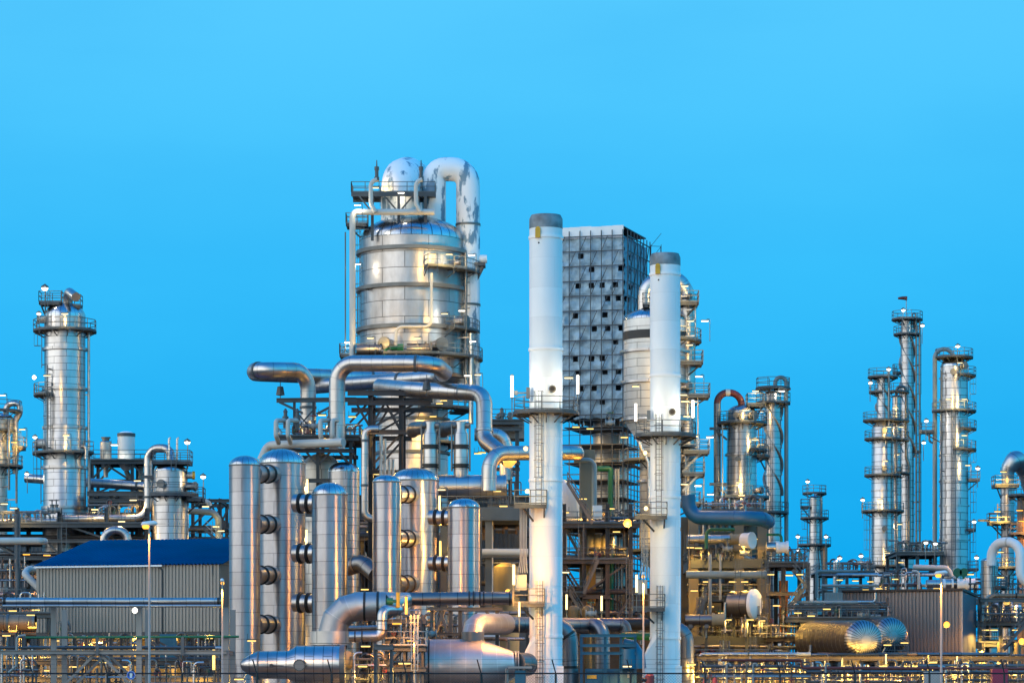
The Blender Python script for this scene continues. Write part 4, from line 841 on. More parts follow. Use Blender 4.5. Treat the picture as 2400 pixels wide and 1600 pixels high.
m = MB(); m.box((XX(1475, D), D-.05, ZZ(1580, D)), (.35, .12, .5)); m.build('nameplate', 'steel_pale', root, smooth=False)
D = 241.0; k = D/F
root = thing('switch_cabinet', 'blue electrical cabinet with bent cable tubes in front of the tapered vessel', 'cabinet', P(1220, 1650, D))
m = MB(); m.box((XX(1219, D), D, ZZ(1570, D)/2), (24*k, .8, ZZ(1570, D))); m.build('cabinet_body', 'blue_paint', root, smooth=False)
m = MB(); m.box((XX(1219, D), D, ZZ(1563, D)), (56*k, 1.2, .16)); 
for px in (1190, 1231): m.beam((XX(px, D), D+.2, 0), (XX(px, D), D+.2, ZZ(1563, D)), .12)
m.build('canopy', 'pipe_grey', root, smooth=False)
m = MB(); m.pipe([P(1236, 1562, D), P(1236, 1571, D), P(1252, 1571, D), P(1255, 1562, D)], .05, .15, 6); m.pipe([P(1192, 1563, D-.3), P(1186, 1566, D-.3), P(1186, 1600, D-.3)], .05, .15, 6); m.build('cable_tube', 'pipe_dull', root)
m = MB(); m.box((XX(1195, D), D-.1, 1.6), (.4, .3, .8)); m.build('meter', 'steel_pale', root, smooth=False)
for px, w in ((1345, 'beside the taller chimney'), (1378, 'next to the green valve')):
    c = P(px, 1440, 283.5); k = 283.5/F; v = Vessel('domed_filter', f'brown egg-topped filter vessel {w}', 'filter', px, 283.5, [(1430, 14), (1462, 14), (1475, 9), (None, 9)], 'brown_dome', head=1418, n=24, head_mat='brown_dome', group='brown filters')

# ------------------------------------------------------------------ blue-roofed building
A = P(85, 1327, 308.5); B = P(515, 1320, 303.38); B.z = A.z
u = (B-A); u.z = 0; Lb = u.length; u.normalize(); n = Vector((-u.y, u.x, 0)); wd = 13.5; rise = 3.05; zb = ZZ(1480, 306.0)
root = thing('blue_roofed_building', 'beige corrugated building with a blue pitched roof, raised on posts', 'building', (A+B)/2-Vector((0, 0, A.z)))
def corr(m, p, d, L, up, H, nrm, pitch=.31, dep=.05):
    """corrugated sheet from p along d (length L), rising along `up` by H"""
    k = int(L/pitch); prof = []
    for i in range(k):
        for f, e in ((0, 0), (.42, 0), (.52, 1), (.90, 1)): prof.append(((i+f)*L/k, e*dep))
    prof.append((L, 0)); b = len(m.v)
    for s, e in prof:
        q = p+d*s+nrm*e; m.v.append(tuple(q)); m.v.append(tuple(q+up*H))
    for i in range(len(prof)-1): m.face((b+2*i, b+2*i+2, b+2*i+3, b+2*i+1))
Z = Vector((0, 0, 1)); Ab = Vector((A.x, A.y, zb)); Bb = Vector((B.x, B.y, zb))
m = MB(); corr(m, Ab, u, Lb, Z, A.z-zb, -n, .34, .10); m.build('front_wall', 'wall_beige', root, smooth=False)
m = MB(); corr(m, Bb, n, 2*wd, Z, A.z-zb, u); m.v += [tuple(B), tuple(B+n*2*wd), tuple(B+n*wd+Z*(rise-.05))]; m.face((len(m.v)-3, len(m.v)-2, len(m.v)-1)); m.build('gable_wall', 'wall_beige', root, smooth=False)
m = MB(); corr(m, Ab, n, 2*wd, Z, A.z-zb, -u); m.v += [tuple(A), tuple(A+n*2*wd), tuple(A+n*wd+Z*(rise-.05))]; m.face((len(m.v)-3, len(m.v)-2, len(m.v)-1)); m.build('gable_wall', 'wall_beige', root, smooth=False)
m = MB(); corr(m, Ab+n*2*wd, u, Lb, Z, A.z-zb, n); m.build('rear_wall', 'wall_beige', root, smooth=False)
m = MB(); sl = (n*wd+Z*rise).normalized(); SL = math.hypot(wd, rise); rn = Vector(u).cross(sl); rn = rn if rn.z > 0 else -rn
corr(m, A-u*.35-sl*.35+rn*.06, u, Lb+.7, sl, SL+.36, rn, .42, .10)
sl2 = (-n*wd+Z*rise).normalized(); rn2 = u.cross(sl2); rn2 = rn2 if rn2.z > 0 else -rn2
corr(m, A+n*2*wd-u*.35-sl2*.35+rn2*.06, u, Lb+.7, sl2, SL+.36, rn2, .42, .10); m.build('roof', 'roof_blue', root, smooth=False)
m = MB(); q = A-sl*.4-n*.12; m.beam(q, q+u*(Lb*.70), .14, .16); m.build('gutter', 'white_paint', root, smooth=False)
m = MB(); q = A+u*(Lb*.692)-n*.16; m.pipe([q-Z*.2+u*-.3, q-Z*.5, Vector((q.x, q.y, zb-.3))], .07, .2, 8); m.build('downpipe', 'steel_grey', root)
m = MB(); m.box((A+B)/2+n*wd+Z*(zb-A.z-.18), (Lb, 2*wd, .34), math.atan2(u.y, u.x)); m.build('floor_slab', 'steel_dark', root, smooth=False)
for t in (.02, .25, .5, .75, .98):
    for w in (.3, wd, 2*wd-.3):
        q = A+u*(Lb*t)+n*w; m = MB(); m.box((q.x, q.y, (zb-.35)/2), (.5, .5, zb-.35)); m.build('post', 'concrete', root, smooth=False)
m = MB(); m.box(A+u*(Lb*.96)-n*.1+Z*(-.5), (.05, .2, 1)); m.build('corner_trim', 'steel_pale', root, smooth=False)

# ------------------------------------------------------------------ taupe corrugated building
A = P(1975, 1389, 321.0); B = P(2255, 1385, 315.38); B.z = A.z
u = (B-A); Lb = u.length; u.normalize(); n = Vector((-u.y, u.x, 0)); n = n if n.y > 0 else -n; wd = 8.2; zb = ZZ(1546, 314.75)
root = thing('taupe_building', 'windowless taupe corrugated building on posts with dark slate side', 'building', (A+B)/2-Vector((0, 0, A.z)))
Ab = Vector((A.x, A.y, zb)); Bb = Vector((B.x, B.y, zb)); dr = Z*-.35
m = MB(); corr(m, Ab, u, Lb, Z, A.z-zb, -n, .36, .13); m.build('front_wall', 'wall_taupe', root, smooth=False)
sd = Vector((.305, .952, 0))
m = MB(); b = 0; m.v = [tuple(Bb), tuple(Bb+sd*wd), tuple(Bb+sd*wd+Z*(A.z-zb-.35)), tuple(B)]; m.face((0, 1, 2, 3)); m.build('side_wall', 'wall_slate', root, smooth=False)
m = MB(); m.v = [tuple(Ab), tuple(Ab+n*wd), tuple(Bb+sd*wd), tuple(Ab+n*wd+Z*(A.z-zb-.35)), tuple(Bb+sd*wd+Z*(A.z-zb-.35)), tuple(A)]; m.face((1, 0, 5, 3)); m.face((2, 1, 3, 4)); m.build('rear_wall', 'wall_slate', root, smooth=False)
m = MB(); m.v = [tuple(A+Z*.05-n*.3), tuple(B+Z*.05-n*.3+u*.2), tuple(B+sd*wd-Z*.3+u*.2), tuple(A+n*wd-Z*.3)]; m.v += [(x, y, z+.22) for x, y, z in m.v]
for q in ((3, 2, 1, 0), (4, 5, 6, 7), (0, 1, 5, 4), (1, 2, 6, 5), (2, 3, 7, 6), (3, 0, 4, 7)): m.face(q)
m.build('roof', 'black', root, smooth=False)
m = MB(); q = B-n*.09; m.box((q.x, q.y, (A.z+zb)/2), (.18, .1, A.z-zb), math.atan2(u.y, u.x)); m.build('corner_trim', 'steel_pale', root, smooth=False)
m = MB(); c = (A+B)/2+n*wd/2; m.box((c.x, c.y, zb-.15), (Lb, wd, .25), math.atan2(u.y, u.x)); m.build('floor_slab', 'steel_dark', root, smooth=False)
for t in (.03, .2, .4, .6, .8, .97):
    for w in (.4, wd-.5): q = A+u*(Lb*t)+n*w; m = MB(); m.box((q.x, q.y, (zb-.28)/2), (.35, .35, zb-.28)); m.build('post', 'steel_grey', root, smooth=False)

# ------------------------------------------------------------------ ribbed horizontal drums beside the taupe building
def hdrum(label, px0, px1, row, D0, D1, rpx, headl):
    a, b = P(px0, row, D0), P(px1, row, D1); d = (b-a).normalized(); r = rpx*D1/F
    root = thing('ribbed_drum', label, 'drum', ((a.x+b.x)/2, (a.y+b.y)/2, 0), 'ribbed horizontal drums')
    m = MB(); m.sweep([a, b], r, 44); m.build('shell', 'drum_brown', root)
    m = MB(); m.sweep([b+d*(headl*math.sin(t)) for t in (0, .3, .6, .9, 1.2, 1.5)], [r*1.01*math.cos(t)**.55+.02 for t in (0, .3, .6, .9, 1.2, 1.5)], 44); m.build('domed_end', 'dome_rib', root)
    L = (b-a).length; k = int(L/1.05)
    for i in range(1, k+1): m = MB(); flange_ring(m, a+d*(L*i/k), d, r*1.012, .05); m.build('seam_band', 'galv', root)
    for t in (.25, .8): q = a+d*(L*t); m = MB(); m.box((q.x, q.y, (q.z-r*.55)/2), (.9, r*1.7, q.z-r*.55)); m.build('saddle', 'concrete_grey', root, smooth=False)
hdrum('nearer ribbed horizontal drum with shiny domed end beside the taupe building', 1905, 2022, 1500, 306.0, 293.5, 47, .9)
hdrum('farther ribbed horizontal drum half behind the nearer one by the taupe building', 1985, 2086, 1489, 316.0, 304.75, 42, .9)
# ------------------------------------------------------------------ columns right of the chimneys
V = Vessel('gooseneck_column', 'silver column with ribbed dome and a brown gooseneck pipe', 'column', 1738, 343.5, [(968, 34), (1165, 36), (1180, 36), (1196, 36)], 'clad', head=948, n=40)
V.ring(1066, 1160, out=.2); V.platform(991, 1.15, 0, 360); V.platform(1054, 1.1, -60, 40); V.platform(1068, 1.0, -35, 60, rpx=42); V.platform(1165, 1.3, -160, 20)
V.ladder(-75, 1060, 1165); V.ladder(-15, 991, 1054); V.nozzle(-50, 976, 9, .3, 'clad_pale'); V.nozzle(-110, 976, 6, .4); V.nozzle(-105, 1078, 5, .5); V.nozzle(-25, 1150, 7, .5, 'clad_pale')
m = MB(); m.sweep(fillet([P(1681, 945, 343.5), P(1681, 920, 343.5), P(1738, 920, 343.5), P(1738, 955, 343.5)], 1.5, 8), 8.2*V.k, 16); m.build('gooseneck', 'red_brown', V.root)
m = MB(); m.cyl(P(1681, 945, 343.5), P(1681, 1200, 343.5), 8.4*V.k, n=18); m.build('downcomer', 'pipe_dull', V.root); m = MB(); flange_ring(m, P(1706, 920, 343.5), Vector((1, 0, 0)), 8.6*V.k, .5); m.build('pipe_band', 'pipe_pale', V.root)
for row in (1004, 1134): m = MB(); m.beam(P(1663, row, 342.88), P(1704, row, 342.88), .3, .28); m.beam(P(1676, row+3, 342.88), P(1704, row+26, 342.88), .2); m.build('pipe_bracket', 'steel_grey', V.root, smooth=False)
V.riser(1690, 1000, 1170, 1.8, 'steel_pale', -2.2, clips=False); V.slab(1750, 1790, 948, 2.4)
V = Vessel('slim_column', 'slim pale column wound with spiral strakes beside the brown gooseneck', 'column', 1812, 361.0, [(922, 19), (1190, 19.5), (1290, 19.5), (None, 20)], 'clad', head=914, n=32)
V.platform(943, 1.0, 0, 360); V.platform(909, 1.6, -200, 20, rpx=8); V.platform(1200, .8, -180, 0); V.ring(983, 1048, 1112, 1236, out=.12, h=.14); V.ladder(195, 943, 1068); V.slab(1775, 1800, 1070, 1.8)
V.tubes('overhead_pipe', [(1817, 918), (1817, 884), (1843, 884), (1843, 1320)], 5, 'pipe_grey', bend=.68)
def strake(v, row0, row1, turns, a0, name='strake'):
    m = MB(); n = 40; z1, z0 = ZZ(row0, v.D), ZZ(row1, v.D)
    for i in range(n+1):
        z = z1+(z0-z1)*i/n; d = dirv(a0+360*turns*i/n); r = v.r(z)
        for q in (.0, .26): m.v.append((v.x+d.x*(r+q), v.y+d.y*(r+q), z)); m.v.append((v.x+d.x*(r+q), v.y+d.y*(r+q), z-.06))
    for i in range(n):
        a = 4*i; b = a+4
        m.face((a, a+2, b+2, b)); m.face((a+1, b+1, b+3, a+3)); m.face((a+2, a+3, b+3, b+2))
    m.build(name, 'steel_pale', v.root)
for a in (-30, 90, 210): strake(V, 945, 1160, 1.1, a)
V = Vessel('small_column', 'small distant column with ring platforms behind the taupe building', 'column', 1909, 473.5, [(1168, 12), (1280, 13), (1330, 17), (None, 18)], 'clad_far', head=1160, n=24)
V.platform(1155, 1.0, -180, 20); V.platform(1213, 1.3, 0, 360); V.platform(1276, 1.6, 0, 360); V.slab(1877, 1895, 1187, 1.8); V.riser(1925, 1165, 1400, 3, 'pipe_dull'); V.riser(1932, 1280, 1400, 6, 'rust_or_orange_lit', -1); V.ladder(185, 1213, 1276)
V.tubes('vapour_elbow', [(1909, 1165), (1909, 1158), (1924, 1158), (1926, 1180)], 3, 'clad_far', bend=.6)
# far group
V = Vessel('stepped_column', 'stepped silver column, narrow above and wide below, with many ring platforms', 'column', 2069, 451.0, [(886, 13), (980, 15), (986, 16), (1003, 26), (1400, 27), (None, 27)], 'clad_far', head=880, n=36)
for row, w, a0, a1, rp in ((883, 1.3, 0, 360, 14), (918, 1.0, 120, 260, 16), (985, 1.6, 0, 360, 20), (1028, 1.0, 0, 360, None), (1113, 1.0, 0, 360, None), (1197, 1.4, -250, 60, None), (1326, 1.5, 0, 360, None)): V.platform(row, w, a0, a1, rp)
V.ladder(-30, 1028, 1113); V.ladder(-35, 1113, 1197); V.ladder(185, 1197, 1326); V.ring(1150, 1240, 1290, out=.1, h=.14); V.riser(2080, 866, 1000, 3, 'pipe_dull', -1.8, clips=False); V.riser(2098, 1000, 1330, 2.5, 'pipe_dull', -1)
for a in (-40, 80, 200): strake(V, 890, 975, .8, a)
for row in (1010, 1100, 1205, 1240): V.nozzle(-90, row, 5, .3, 'clad_pale')
V = Vessel('slim_gooseneck_column', 'slim column with a small gooseneck squeezed between stepped and spiral columns', 'column', 2101, 456.0, [(930, 10), (1300, 12), (None, 12)], 'clad_far', head=925, n=24)
V.tubes('gooseneck', [(2101, 930), (2101, 905), (2124, 905), (2124, 1070), (2131, 1090), (2131, 1300)], 3.6, 'pipe_dull', bend=1.0)
for row in (918, 985, 1030, 1108): V.platform(row, 1.2, -190, 10)
V.ring(960, 1150, 1210, out=.1, h=.14)
V = Vessel('spiral_column', 'tallest slim column of the far group, wound with spiral strakes', 'column', 2126, 461.0, [(752, 15), (1000, 16.5), (1300, 17), (None, 17)], 'clad_far', head=744, n=32)
V.platform(748, 1.3, 0, 360); V.platform(783, 1.0, 0, 360); V.platform(872, 1.1, 130, 200); V.platform(1057, 1.0, -30, 40); V.ring(803, 850, 904, 958, 1013, 1070, 1160, out=.1, h=.14); V.ladder(0, 783, 960); V.ladder(4, 960, 1057); V.ladder(4, 1057, 1280)
for a in (-20, 100, 220): strake(V, 755, 1060, 1.7, a)
for px in (2146, 2154): V.riser(px, 745, 1290, 2.6, 'pipe_dull', -.8)
V.tubes('vent_loop', [(2138, 745, -1), (2138, 734, -1), (2146, 734, -1), (2146, 760, -1)], 2, 'pipe_dull', bend=.4)
root = thing('wind_sock', 'red and white wind sock on a pole atop the tallest slim column', 'wind sock', P(2124, 742, 459.75)); m = MB(); m.cyl(P(2124, 742, 459.75), P(2124, 697, 459.75), .06, n=6); m.build('pole', 'steel_pale', root)
m = MB(); a = P(2126, 699, 459.75); m.sweep([a, a+Vector((-.7, 0, .04)), a+Vector((-1.3, 0, .0))], [.3, .24, .15], 10); m.build('sock', 'red_brown', root)
V = Vessel('domed_column', 'far column with ribbed dome and tall overhead pipe beside it', 'column', 2236, 438.5, [(860, 32), (1000, 33), (1340, 33.5), (None, 34)], 'clad_far', head=838, n=40)
V.platform(837, 1.8, 0, 360, rpx=14); V.platform(880, 1.1, -80, 40); V.platform(963, 1.1, -180, 40); V.platform(1005, 1.1, -75, 35); V.platform(1053, 1.1, -100, 35); V.slab(2266, 2294, 1123, 2.2); V.platform(1240, 1.0, -30, 30); V.platform(1333, 1.4, -20, 200)
V.ring(887, 938, 1068, 1128, 1185, 1265, out=.15, h=.2); V.ladder(-8, 880, 963); V.ladder(-8, 1053, 1123); V.ladder(-100, 963, 1330); V.ladder(-6, 1123, 1240); V.ladder(2, 1240, 1333)
V.tubes('overhead_pipe', [(2235, 850), (2235, 818), (2191, 818), (2191, 1335)], 5.2, 'pipe_grey', bend=1.6); V.riser(2203, 870, 1340, 2, 'rail', -1.4); V.slab(2158, 2188, 1010, 2.2); V.tubes('bent_pipe', [(2178, 1010), (2178, 1037), (2192, 1037)], 2.4, 'pipe_dull', bend=.5)
V.nozzle(-100, 875, 6, .5); V.nozzle(-60, 860, 7, .4)
V = Vessel('reformer_column', 'silver column crowned by a fat blue-silver return bend near the picture edge', 'column', 2361, 383.5, [(1140, 16.5), (1215, 17), (1222, 15), (1415, 16), (None, 17)], 'clad_far', head=1132, n=32)
m = MB(); q = fillet([P(2362, 1140, 383.5), P(2362, 1100, 383.5), P(2380, 1072, 383.5), P(2400, 1100, 386.0), P(2412, 1150, 386.0)], 1.4, 8); m.sweep(q, [14*V.k+8*V.k*math.sin(math.pi*i/(len(q)-1)) for i in range(len(q))], 24); m.build('return_bend', 'pipe_metal', V.root)
V.slab(2328, 2384, 1137, 3); V.platform(1225, 1.5, -210, 30); V.platform(1330, 1.5, -190, 40); V.ring(1146, 1182, out=.1, h=.12); V.slab(2316, 2340, 1224, 2); V.nozzle(-70, 1167, 5, .3); V.riser(2338, 1180, 1300, 1.6, 'steel_pale')
m = MB(); m.beam(P(2292, 1219, 383.5), P(2320, 1219, 383.5), .25); m.build('outrigger', 'steel_grey', V.root, smooth=False)
V = Vessel('orange_tinted_column', 'orange-lit column cut off by the picture edge', 'column', 2402, 371.0, [(1165, 18), (None, 19)], 'rust_or_orange_lit', head=1155, n=32); V.platform(1160, 1.0, -200, 20); V.platform(1250, 1.0, -200, 20); V.ladder(-130, 1160, 1250)  # orange lamplight is painted into the shell colour
pipe('thick pale inverted-U pipe above the small round tank', [(2324, 1325, 341.0), (2324, 1270, 341.0), (2392, 1270, 338.5), (2392, 1355, 338.5), (2425, 1375, 338.5)], 11.5, 'white_worn', bend=34, flanges=(.38,), fmat='pipe_pale', fr=1.02)
V = Vessel('small_tank', 'small upright silver tank with ladder under the pale inverted-U pipe', 'tank', 2319, 343.5, [(1314, 20), (1400, 20), (None, 20)], 'clad', head=1306, n=32); V.ladder(-60, 1318, 1400); V.platform(1375, 1.0, -60, 10)
for px, D, w in ((2334, 333.5, 'nearer the taupe building'), (2373, 333.5, 'nearer the picture edge')):
    pipe(f'fat shiny elbow pipe on the railed deck, {w}', [(px-16, 1440, D+4), (px-16, 1418, D+2), (px+6, 1416, D-1), (px+12, 1460, D-2)], 14, 'pipe_metal', bend=15, name='elbow_pipe', cat='pipe', flanges=(.9,), fmat='bellows', group='shiny elbows on the railed deck')

# ------------------------------------------------------------------ process structures
SG = 'open process structures'
frame('process_structure', 'concrete deck on dark posts between the drums and the taller chimney', 'steel structure', (1040, 1145, 1225), 286.0, 9, [(1192, 'slab', 1030, 1232, 1.05), (1295, 'beam', 1030, 1232), (1385, 'beam')], 'steel_grey', .6, top=1192, concrete=True)
pipe('pale horizontal U pipe under the concrete deck', [(1130, 1294, 283.5), (1238, 1294, 283.5)], 9, 'pipe_pale'); vpipe('beige upright pipe under the concrete deck', 1147, 1222, 1400, 287.25, 9, 'pipe_pale')
m = MB(); c = P(1185, 1360, 289.75); m.lathe((c.x, c.y), [(.4, ZZ(1318, 289.75)), (1.2, ZZ(1328, 289.75)), (1.25, ZZ(1395, 289.75)), (1.25, 0)], 30); tag(m.build('beige_tank', 'wall_inner'), 'plain beige upright tank glowing under the concrete deck', 'tank')
frame('process_structure', 'brown steel stair tower between the two chimneys', 'steel structure', (1322, 1369, 1424, 1478), 306.0, 9, [(1226, 'deck', 1316, 1500), (1310, 'deck', 1316, 1470), (1388, 'deck', 1316, 1372), (1392, 'beam', 1366, 1430), (1500, 'beam')], 'steel_brown', .4, top=1180,
      braces=[(1369, 1390, 1475, 1315), (1322, 1320, 1360, 1380), (1424, 1480, 1369, 1396), (1424, 1480, 1478, 1396)])
stair('steel stair climbing beside the concrete wall above the orange lamp', 1330, 1130, 1388, 1226, 301.0); stair('steel stair rising to the middle deck of the brown stair tower', 1368, 1390, 1402, 1312, 303.5); stair('steel stair below the middle deck close to the taller chimney', 1365, 1310, 1322, 1232, 308.5); stair('lowest steel stair of the brown stair tower', 1372, 1450, 1335, 1390, 304.75)
m = MB(); m.box(P(1384, 1372, 309.12), (1.0, .4, 3.8)); tag(m.build('ochre_panel', 'ochre_panel', smooth=False), 'ochre wall panel in the brown stair tower', 'panel')
m = MB(); m.box(P(1376, 1125, 316.0), (34*316.0/F, 5, 135*316.0/F)); m.v = [(x, y, 0 if z < 23.5 else z) for x, y, z in m.v]; tag(m.build('concrete_shaft', 'concrete', smooth=False), 'plain concrete shaft left of the scaffolded column', 'shaft').__setitem__('label', 'plain concrete shaft beside the scaffolded column')
pipe('grey pipe curving down the concrete shaft', [(1345, 1078, 311.0), (1393, 1078, 311.0), (1393, 1215, 311.0)], 6, 'pipe_grey', bend=16)
pipe('thick green pipe running down in front of the scaffolded column', [(1400, 1098, 321.0), (1431, 1098, 321.0), (1431, 1205, 321.0)], 6.5, 'green_paint', bend=6)
for px, w in ((1443, 'next to the green pipe'), (1449, 'just beyond the green pipe')): vpipe(f'thin pale pipe {w}', px, 1098, 1240, 319.75, 2.2, 'steel_pale', group='thin pipes by the green pipe')
vpipe('dark green pipe running down through the brown stair tower', 1433, 1312, 1480, 309.75, 5.5, 'green_paint')
for i, px in enumerate((1442, 1449, 1456)): vpipe(f'slender pipe {("beside the dark green one", "in the middle of three", "outermost of three")[i]} in the brown stair tower', px, 1316, 1480, 309.75, 2.4, 'pipe_dull', group='slender pipes in the stair tower')
m = MB(); c = P(1318, 1170, 321.0); m.lathe((c.x, c.y), dome(1.9, c.z-2.6, 4.6, 10)+[(1.9, c.z-3)], 30); m.cyl((c.x, c.y, 0), (c.x, c.y, c.z-3), .5); tag(m.build('egg_vessel', 'white_worn'), 'pale egg-shaped vessel beside the taller chimney, half hidden', 'vessel')
frame('process_structure', 'dark steel frame behind the taller chimney with bent silver pipes', 'steel structure', (1150, 1212), 326.0, 8, [(985, 'deck', 1145, 1225), (1000, 'beam', 1145, 1225), (1080, 'beam'), (1180, 'beam')], 'steel_grey', .4)
m = MB(); c = P(1190, 1008, 331.0); m.box(c, (3.4, 4, 2.0)); tag(m.build('air_cooler', 'steel_pale', smooth=False), 'grey box cooler under the frame deck behind the taller chimney', 'cooler')
for i, (px, row, w) in enumerate(((1168, 968, 'beside the fat bend'), (1176, 955, 'tallest'), (1195, 965, 'close to the taller chimney'))):
    m = MB(); p = P(px, 985, 328.5); h = (985-row)*328.5/F; m.sweep([p+Vector((0, 0, z*h)) for z in (0, .3, .32, .6, .62, .9, 1)], [.22, .22, .34, .34, .2, .2, .05], 10); tag(m.build('valve_stack', 'galv'), f'small valve stack on the steel frame deck, {w}', 'valve', 'valve stacks behind the chimney')
# right-hand concrete compressor structure
root = frame('process_structure', 'concrete process structure lit yellow inside, right of the chimneys', 'steel structure', (1625, 1731, 1786), 316.0, 14, [(1192, 'slab', 1648, 1788, .9), (1312, 'slab', 1618, 1795, .8), (1492, 'slab', 1612, 1795, .95)], 'concrete', .95, top=1192, concrete=True)
root['label'] = 'concrete process structure lit yellow inside, between shorter chimney and ribbed drums'
frame('process_structure', 'dark steel annex with stairs beside the yellow-lit concrete structure', 'steel structure', (1800, 1836, 1893), 313.5, 9, [(1318, 'deck', 1790, 1892), (1385, 'beam', 1796, 1870), (1492, 'deck', 1796, 1910)], 'steel_brown', .4, braces=[(1836, 1530, 1870, 1498), (1836, 1440, 1893, 1385)])
stair('steel stair on the dark annex climbing towards the ribbed drums', 1846, 1435, 1890, 1370, 311.0); stair('upper steel stair on the dark annex', 1888, 1370, 1858, 1335, 312.0)
m = MB(); m.box(P(1836, 1420, 317.25), (20*317.25/F, 1, 120*317.25/F)); tag(m.build('orange_panel', 'orange_paint', smooth=False), 'orange panel post in the dark steel annex', 'panel')
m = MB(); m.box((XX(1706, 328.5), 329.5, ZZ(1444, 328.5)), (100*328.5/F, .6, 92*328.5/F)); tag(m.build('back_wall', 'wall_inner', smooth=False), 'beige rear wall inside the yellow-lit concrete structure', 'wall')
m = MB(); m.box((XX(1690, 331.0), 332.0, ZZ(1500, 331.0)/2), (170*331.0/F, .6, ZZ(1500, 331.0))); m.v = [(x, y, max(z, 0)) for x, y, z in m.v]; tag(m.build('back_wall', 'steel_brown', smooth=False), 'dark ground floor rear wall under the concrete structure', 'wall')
pipe('fat blue-painted pipe sweeping under the gooseneck column deck', [(1612, 1160, 309.75), (1616, 1212, 309.75), (1785, 1214, 306.0), (1800, 1222, 313.5)], 17, 'pipe_blue', bend=38, flanges=(.42, .60, .86), fmat='pipe_blue', fr=1.05)
def exchanger(label, px0, px1, row, D, rpx, end='white_worn', mat='pipe_metal', D1=None, g='shell exchangers'):
    a, b = P(px0, row, D), P(px1, row, D1 or D); d = (b-a).normalized(); r = rpx*D/F; root = thing('heat_exchanger', label, 'heat exchanger', ((a.x+b.x)/2, D, a.z-r*1.5), g)
    m = MB(); m.sweep([a, b], r, 28); m.build('shell', mat, root)
    m = MB(); flange_ring(m, b+d*.15, d, r*1.25, .3); o = m.build('tube_sheet', end, root); m = MB(); m.sweep([b+d*.3, b+d*1.0], r*1.08, 24); m.build('channel_head', end, root)
    m = MB(); flange_ring(m, b+d*1.1, d, r*1.25, .24); m.build('cover_flange', end, root)
    for t in (.2, .8): q = a+(b-a)*t; m = MB(); m.box((q.x, q.y, q.z-r*1.15), (.4, r*1.5, r*.7)); m.build('saddle', 'steel_grey', root, smooth=False)
exchanger('silver exchanger under the fat blue pipe with cream end flanges', 1612, 1710, 1263, 313.5, 11, 'wall_inner'); exchanger('short exchanger with white domed head on the concrete deck edge', 1796, 1818, 1282, 312.25, 12)
exchanger('lower silver exchanger with yellow-lit head beside the shorter chimney', 1605, 1668, 1452, 308.5, 13, 'wall_inner', 'pipe_dull')
m = MB(); c = P(1757, 1266, 312.25); m.cyl(c+Vector((-.6, .3, 0)), c+Vector((.1, -.25, 0)), .74, n=28); m.cyl(c+Vector((.1, -.25, 0)), c+Vector((.25, -.36, 0)), .82, n=28); tag(m.build('round_cover', 'white_worn'), 'round white cover plate between the concrete posts', 'cover')
root = thing('large_disc_head', 'big pale oval vessel head facing out of the yellow-lit structure', 'vessel head', P(1771, 1415, 309.75)); c = P(1771, 1415, 309.75); d = Vector((.88, -.48, 0)).normalized()
m = MB(); m.sweep([c-d*.35, c, c+d*.22, c+d*.3], [1.46, 1.46, 1.2, .3], 40); m.build('head', 'white_worn', root); m = MB(); m.sweep([c-d*2.6, c-d*.5], 1.3, 40); m.build('shell', 'pipe_dull', root)
pipe('green pipe bending down beside the exchanger under the fat blue pipe', [(1722, 1240, 311.0), (1656, 1240, 311.0), (1655, 1285, 311.0)], 4.2, 'green_paint', bend=14); pipe('green pipe reaching the white domed exchanger', [(1796, 1252, 312.25), (1831, 1252, 312.25), (1832, 1270, 312.25)], 3, 'green_paint', bend=8)
hpipe('long pale blue pipe on the middle of the yellow-lit structure', 1608, 1796, 1346, 311.0, 9, 'pipe_grey', flanges=(.3, .98), fmat='pipe_grey'); 
for px, w in ((1664, 'thicker'), (1688, 'thinner')): vpipe(f'{w} pale upright pipe in front of the yellow-lit structure', px, 1298, 1440 if px < 1670 else 1405, 311.0, 4.2 if px < 1670 else 2.8, 'steel_pale', group='upright pipes before the yellow structure')
frame('process_structure', 'light access gallery inside the yellow-lit structure', 'steel structure', (1655, 1700, 1750), 312.25, 4, [(1398, 'deck', 1650, 1758)], 'steel_grey', .25)
# decks behind the taupe building
frame('process_structure', 'far steel deck at the foot of the spiral column', 'steel structure', (2105, 2150, 2208), 432.25, 12, [(1293, 'deck', 2098, 2212), (1330, 'beam'), (1380, 'beam')], 'steel_dark', .45)
frame('process_structure', 'low far pipe deck reaching from the small column to the stepped column', 'steel structure', (1930, 1985, 2040), 426.0, 12, [(1338, 'deck', 1920, 2050), (1375, 'beam')], 'steel_grey', .4)
frame('process_structure', 'railed pipe deck beside the slate side of the taupe building', 'steel structure', (2296, 2345, 2405), 323.5, 9, [(1455, 'deck', 2292, 2420), (1505, 'deck', 2290, 2340), (1400, 'beam', 2296, 2420)], 'steel_grey', .4, braces=[(2345, 1560, 2405, 1500)])
for px, w in ((2205, 'first'), (2238, 'second'), (2262, 'third')):
    exchanger(f'white-headed exchanger behind the taupe roof, {w} counted from the street lamp', px-34, px+4, 1368, 366.0, 12 if px > 2210 else 10, 'white_worn', g='white-headed exchangers')
m = MB()
for px in (2243, 2258): c = P(px, 1341, 366.0); m.cyl(c, c+Vector((0, -.5, 0)), .5, n=14); m.cyl(c+Vector((0, 0, -1)), c, .12)
tag(m.build('green_valve', 'green_paint'), 'pair of green valve wheels above the white-headed exchangers', 'valve')
pipe('pale bent pipe above the white-headed exchangers', [(2140, 1328, 371.0), (2220, 1330, 371.0), (2232, 1350, 371.0)], 6, 'pipe_pale', bend=14); pipe('thin pale riser bent beside the white-headed exchangers', [(2138, 1338, 368.5), (2152, 1338, 368.5), (2154, 1385, 368.5)], 3, 'pipe_pale', bend=6)
